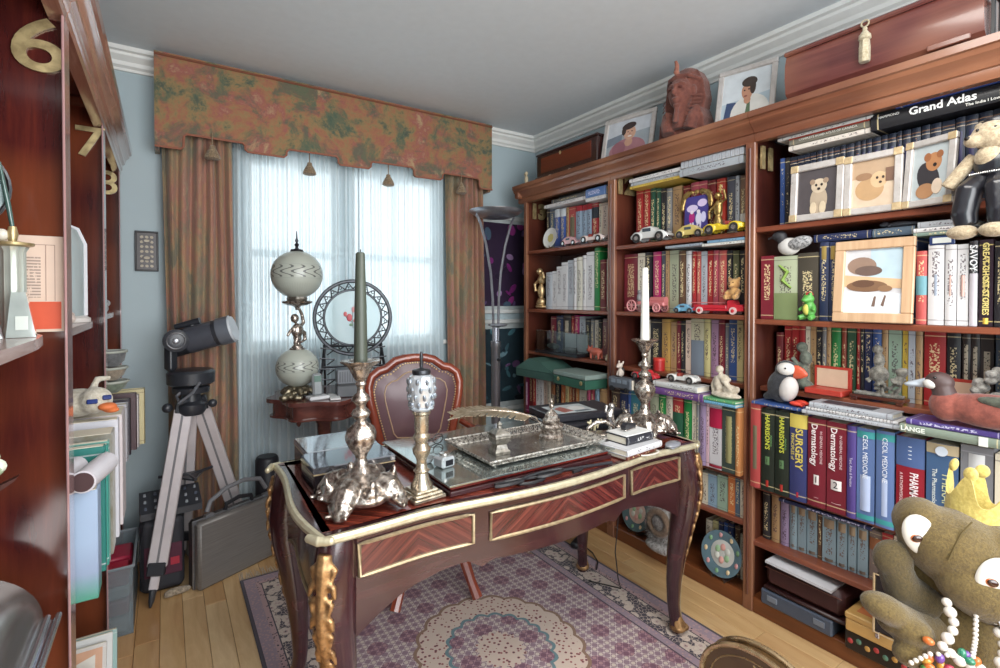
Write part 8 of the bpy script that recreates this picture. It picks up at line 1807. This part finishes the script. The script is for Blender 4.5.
# beads
rn=random.Random(12); PR=flat((214,206,196),0.15,0,0.9,0.05); n=0
strands=[([(-0.035,-0.115,0.285),(-0.025,-0.135,0.235),(-0.06,-0.155,0.19),(-0.02,-0.165,0.16),(0.04,-0.16,0.15)],0.0115),([(0.02,-0.13,0.27),(0.01,-0.15,0.22),(0.0,-0.16,0.18),(-0.09,-0.165,0.17),(-0.14,-0.165,0.13)],0.0062),([(0.06,-0.13,0.265),(0.065,-0.155,0.21),(0.05,-0.165,0.165),(0.09,-0.16,0.14)],0.0105)]
necks=thing('bead_necklaces','tangled pearl and coloured bead necklaces around the neck of the plush frog','necklace',(1.578,0.430,0.4085)); necks.scale=(0.87,0.87,0.87)
for pts,s in strands:
    b=MB(); P=[Vector(F(*p)) for p in pts]
    L=sum((P[i+1]-P[i]).length for i in range(len(P)-1)); m=int(L/(s*1.95)); d=0
    for k in range(m):
        t=k/m*(len(P)-1); i=int(t); p=P[i].lerp(P[i+1],t-i); obj('pearl',MB().ell(p,s*(1.25 if (s>0.01 and k%3==1) else 1.0),None,12,8),PR,necks)
for k in range(26):
    c=((206,110,50),(90,150,80),(110,70,150),(206,150,60),(190,70,90),(40,120,90))[k%6]; p=F(rn.uniform(-0.10,0.13),rn.uniform(-0.17,-0.15),rn.uniform(0.10,0.20)); obj('coloured_bead',MB().ell(p,(0.010,0.010,0.013),RX(rn.uniform(0,90)),10,7),flat(c,0.3,0,0.5),necks)
obj('white_ribbon',MB().tube([F(0.06,-0.13,0.30),F(0.075,-0.155,0.24),F(0.08,-0.165,0.15)],[0.010,0.014,0.018],8,False,0.3),flat((206,204,206),0.5),necks)
# round backed low chair: oval back in a plane parallel to the bookcase
MD=thing('low_chair','low chair with an oval dark back, brass rims and scroll inlay, at the rug edge','chair',(1.30,0.715,0.0095))
def ov(a,dx,s=0): return (dx,0.0+(0.170-s)*math.cos(a),0.272+(0.142-s)*math.sin(a))
AA=[k*PI/24 for k in range(48)]
b=MB(); vs=[ov(a,-0.018,0.008) for a in AA]+[ov(a,0.018,0.008) for a in AA]; n=48; b.add(vs,[tuple(range(n))[::-1],tuple(range(n,2*n))]+[(i,(i+1)%n,n+(i+1)%n,n+i) for i in range(n)]); obj('oval_back',b,wood('dark_bronze_wood',(58,40,24),(96,72,40),'y',1,0.3,0.3),MD,30)
RIM=metalm('pale_brass',(206,180,140),0.25,(120,90,60),0.35,30,0.1)
for dx in (-0.020,0.020): obj('brass_rim',MB().tube([ov(a,dx,0.003) for a in AA],0.0075,8,True),RIM,MD)
obj('inlay_line',MB().tube([ov(a,-0.0185,0.030) for a in AA],0.0022,5,True),RIM,MD)
for s in (-1,0,1): obj('scroll_inlay',MB().tube([(-0.0195,s*0.045+0.022*math.cos(t)*(1-t/9),0.275+0.022*math.sin(t)*(1-t/9)) for t in [k*0.5 for k in range(12)]],0.0045,6),RIM,MD)
obj('inlay_leaf',MB().tube([(-0.0185,0.015,0.375),(-0.0185,-0.05,0.30),(-0.0185,-0.10,0.26)],0.0022,5).tube([(-0.0185,0.015,0.375),(-0.0185,-0.04,0.33),(-0.0185,-0.12,0.30)],0.0018,5),RIM,MD)
for s in (-1,1): obj('leg',MB().tube([(0,s*0.12,0.19),(0,s*0.13,0.0)],[0.016,0.012],8),RIM,MD); obj('leg',MB().tube([(-0.22,s*0.12,0.125),(-0.23,s*0.13,0.0)],[0.014,0.012],8),RIM,MD)
obj('seat',MB().rbox(-0.25,0.0,-0.15,0.15,0.11,0.14,0.012),wood('dark_bronze_wood',(58,40,24),(96,72,40),'y',1,0.3,0.3),MD,None)

flush_text()
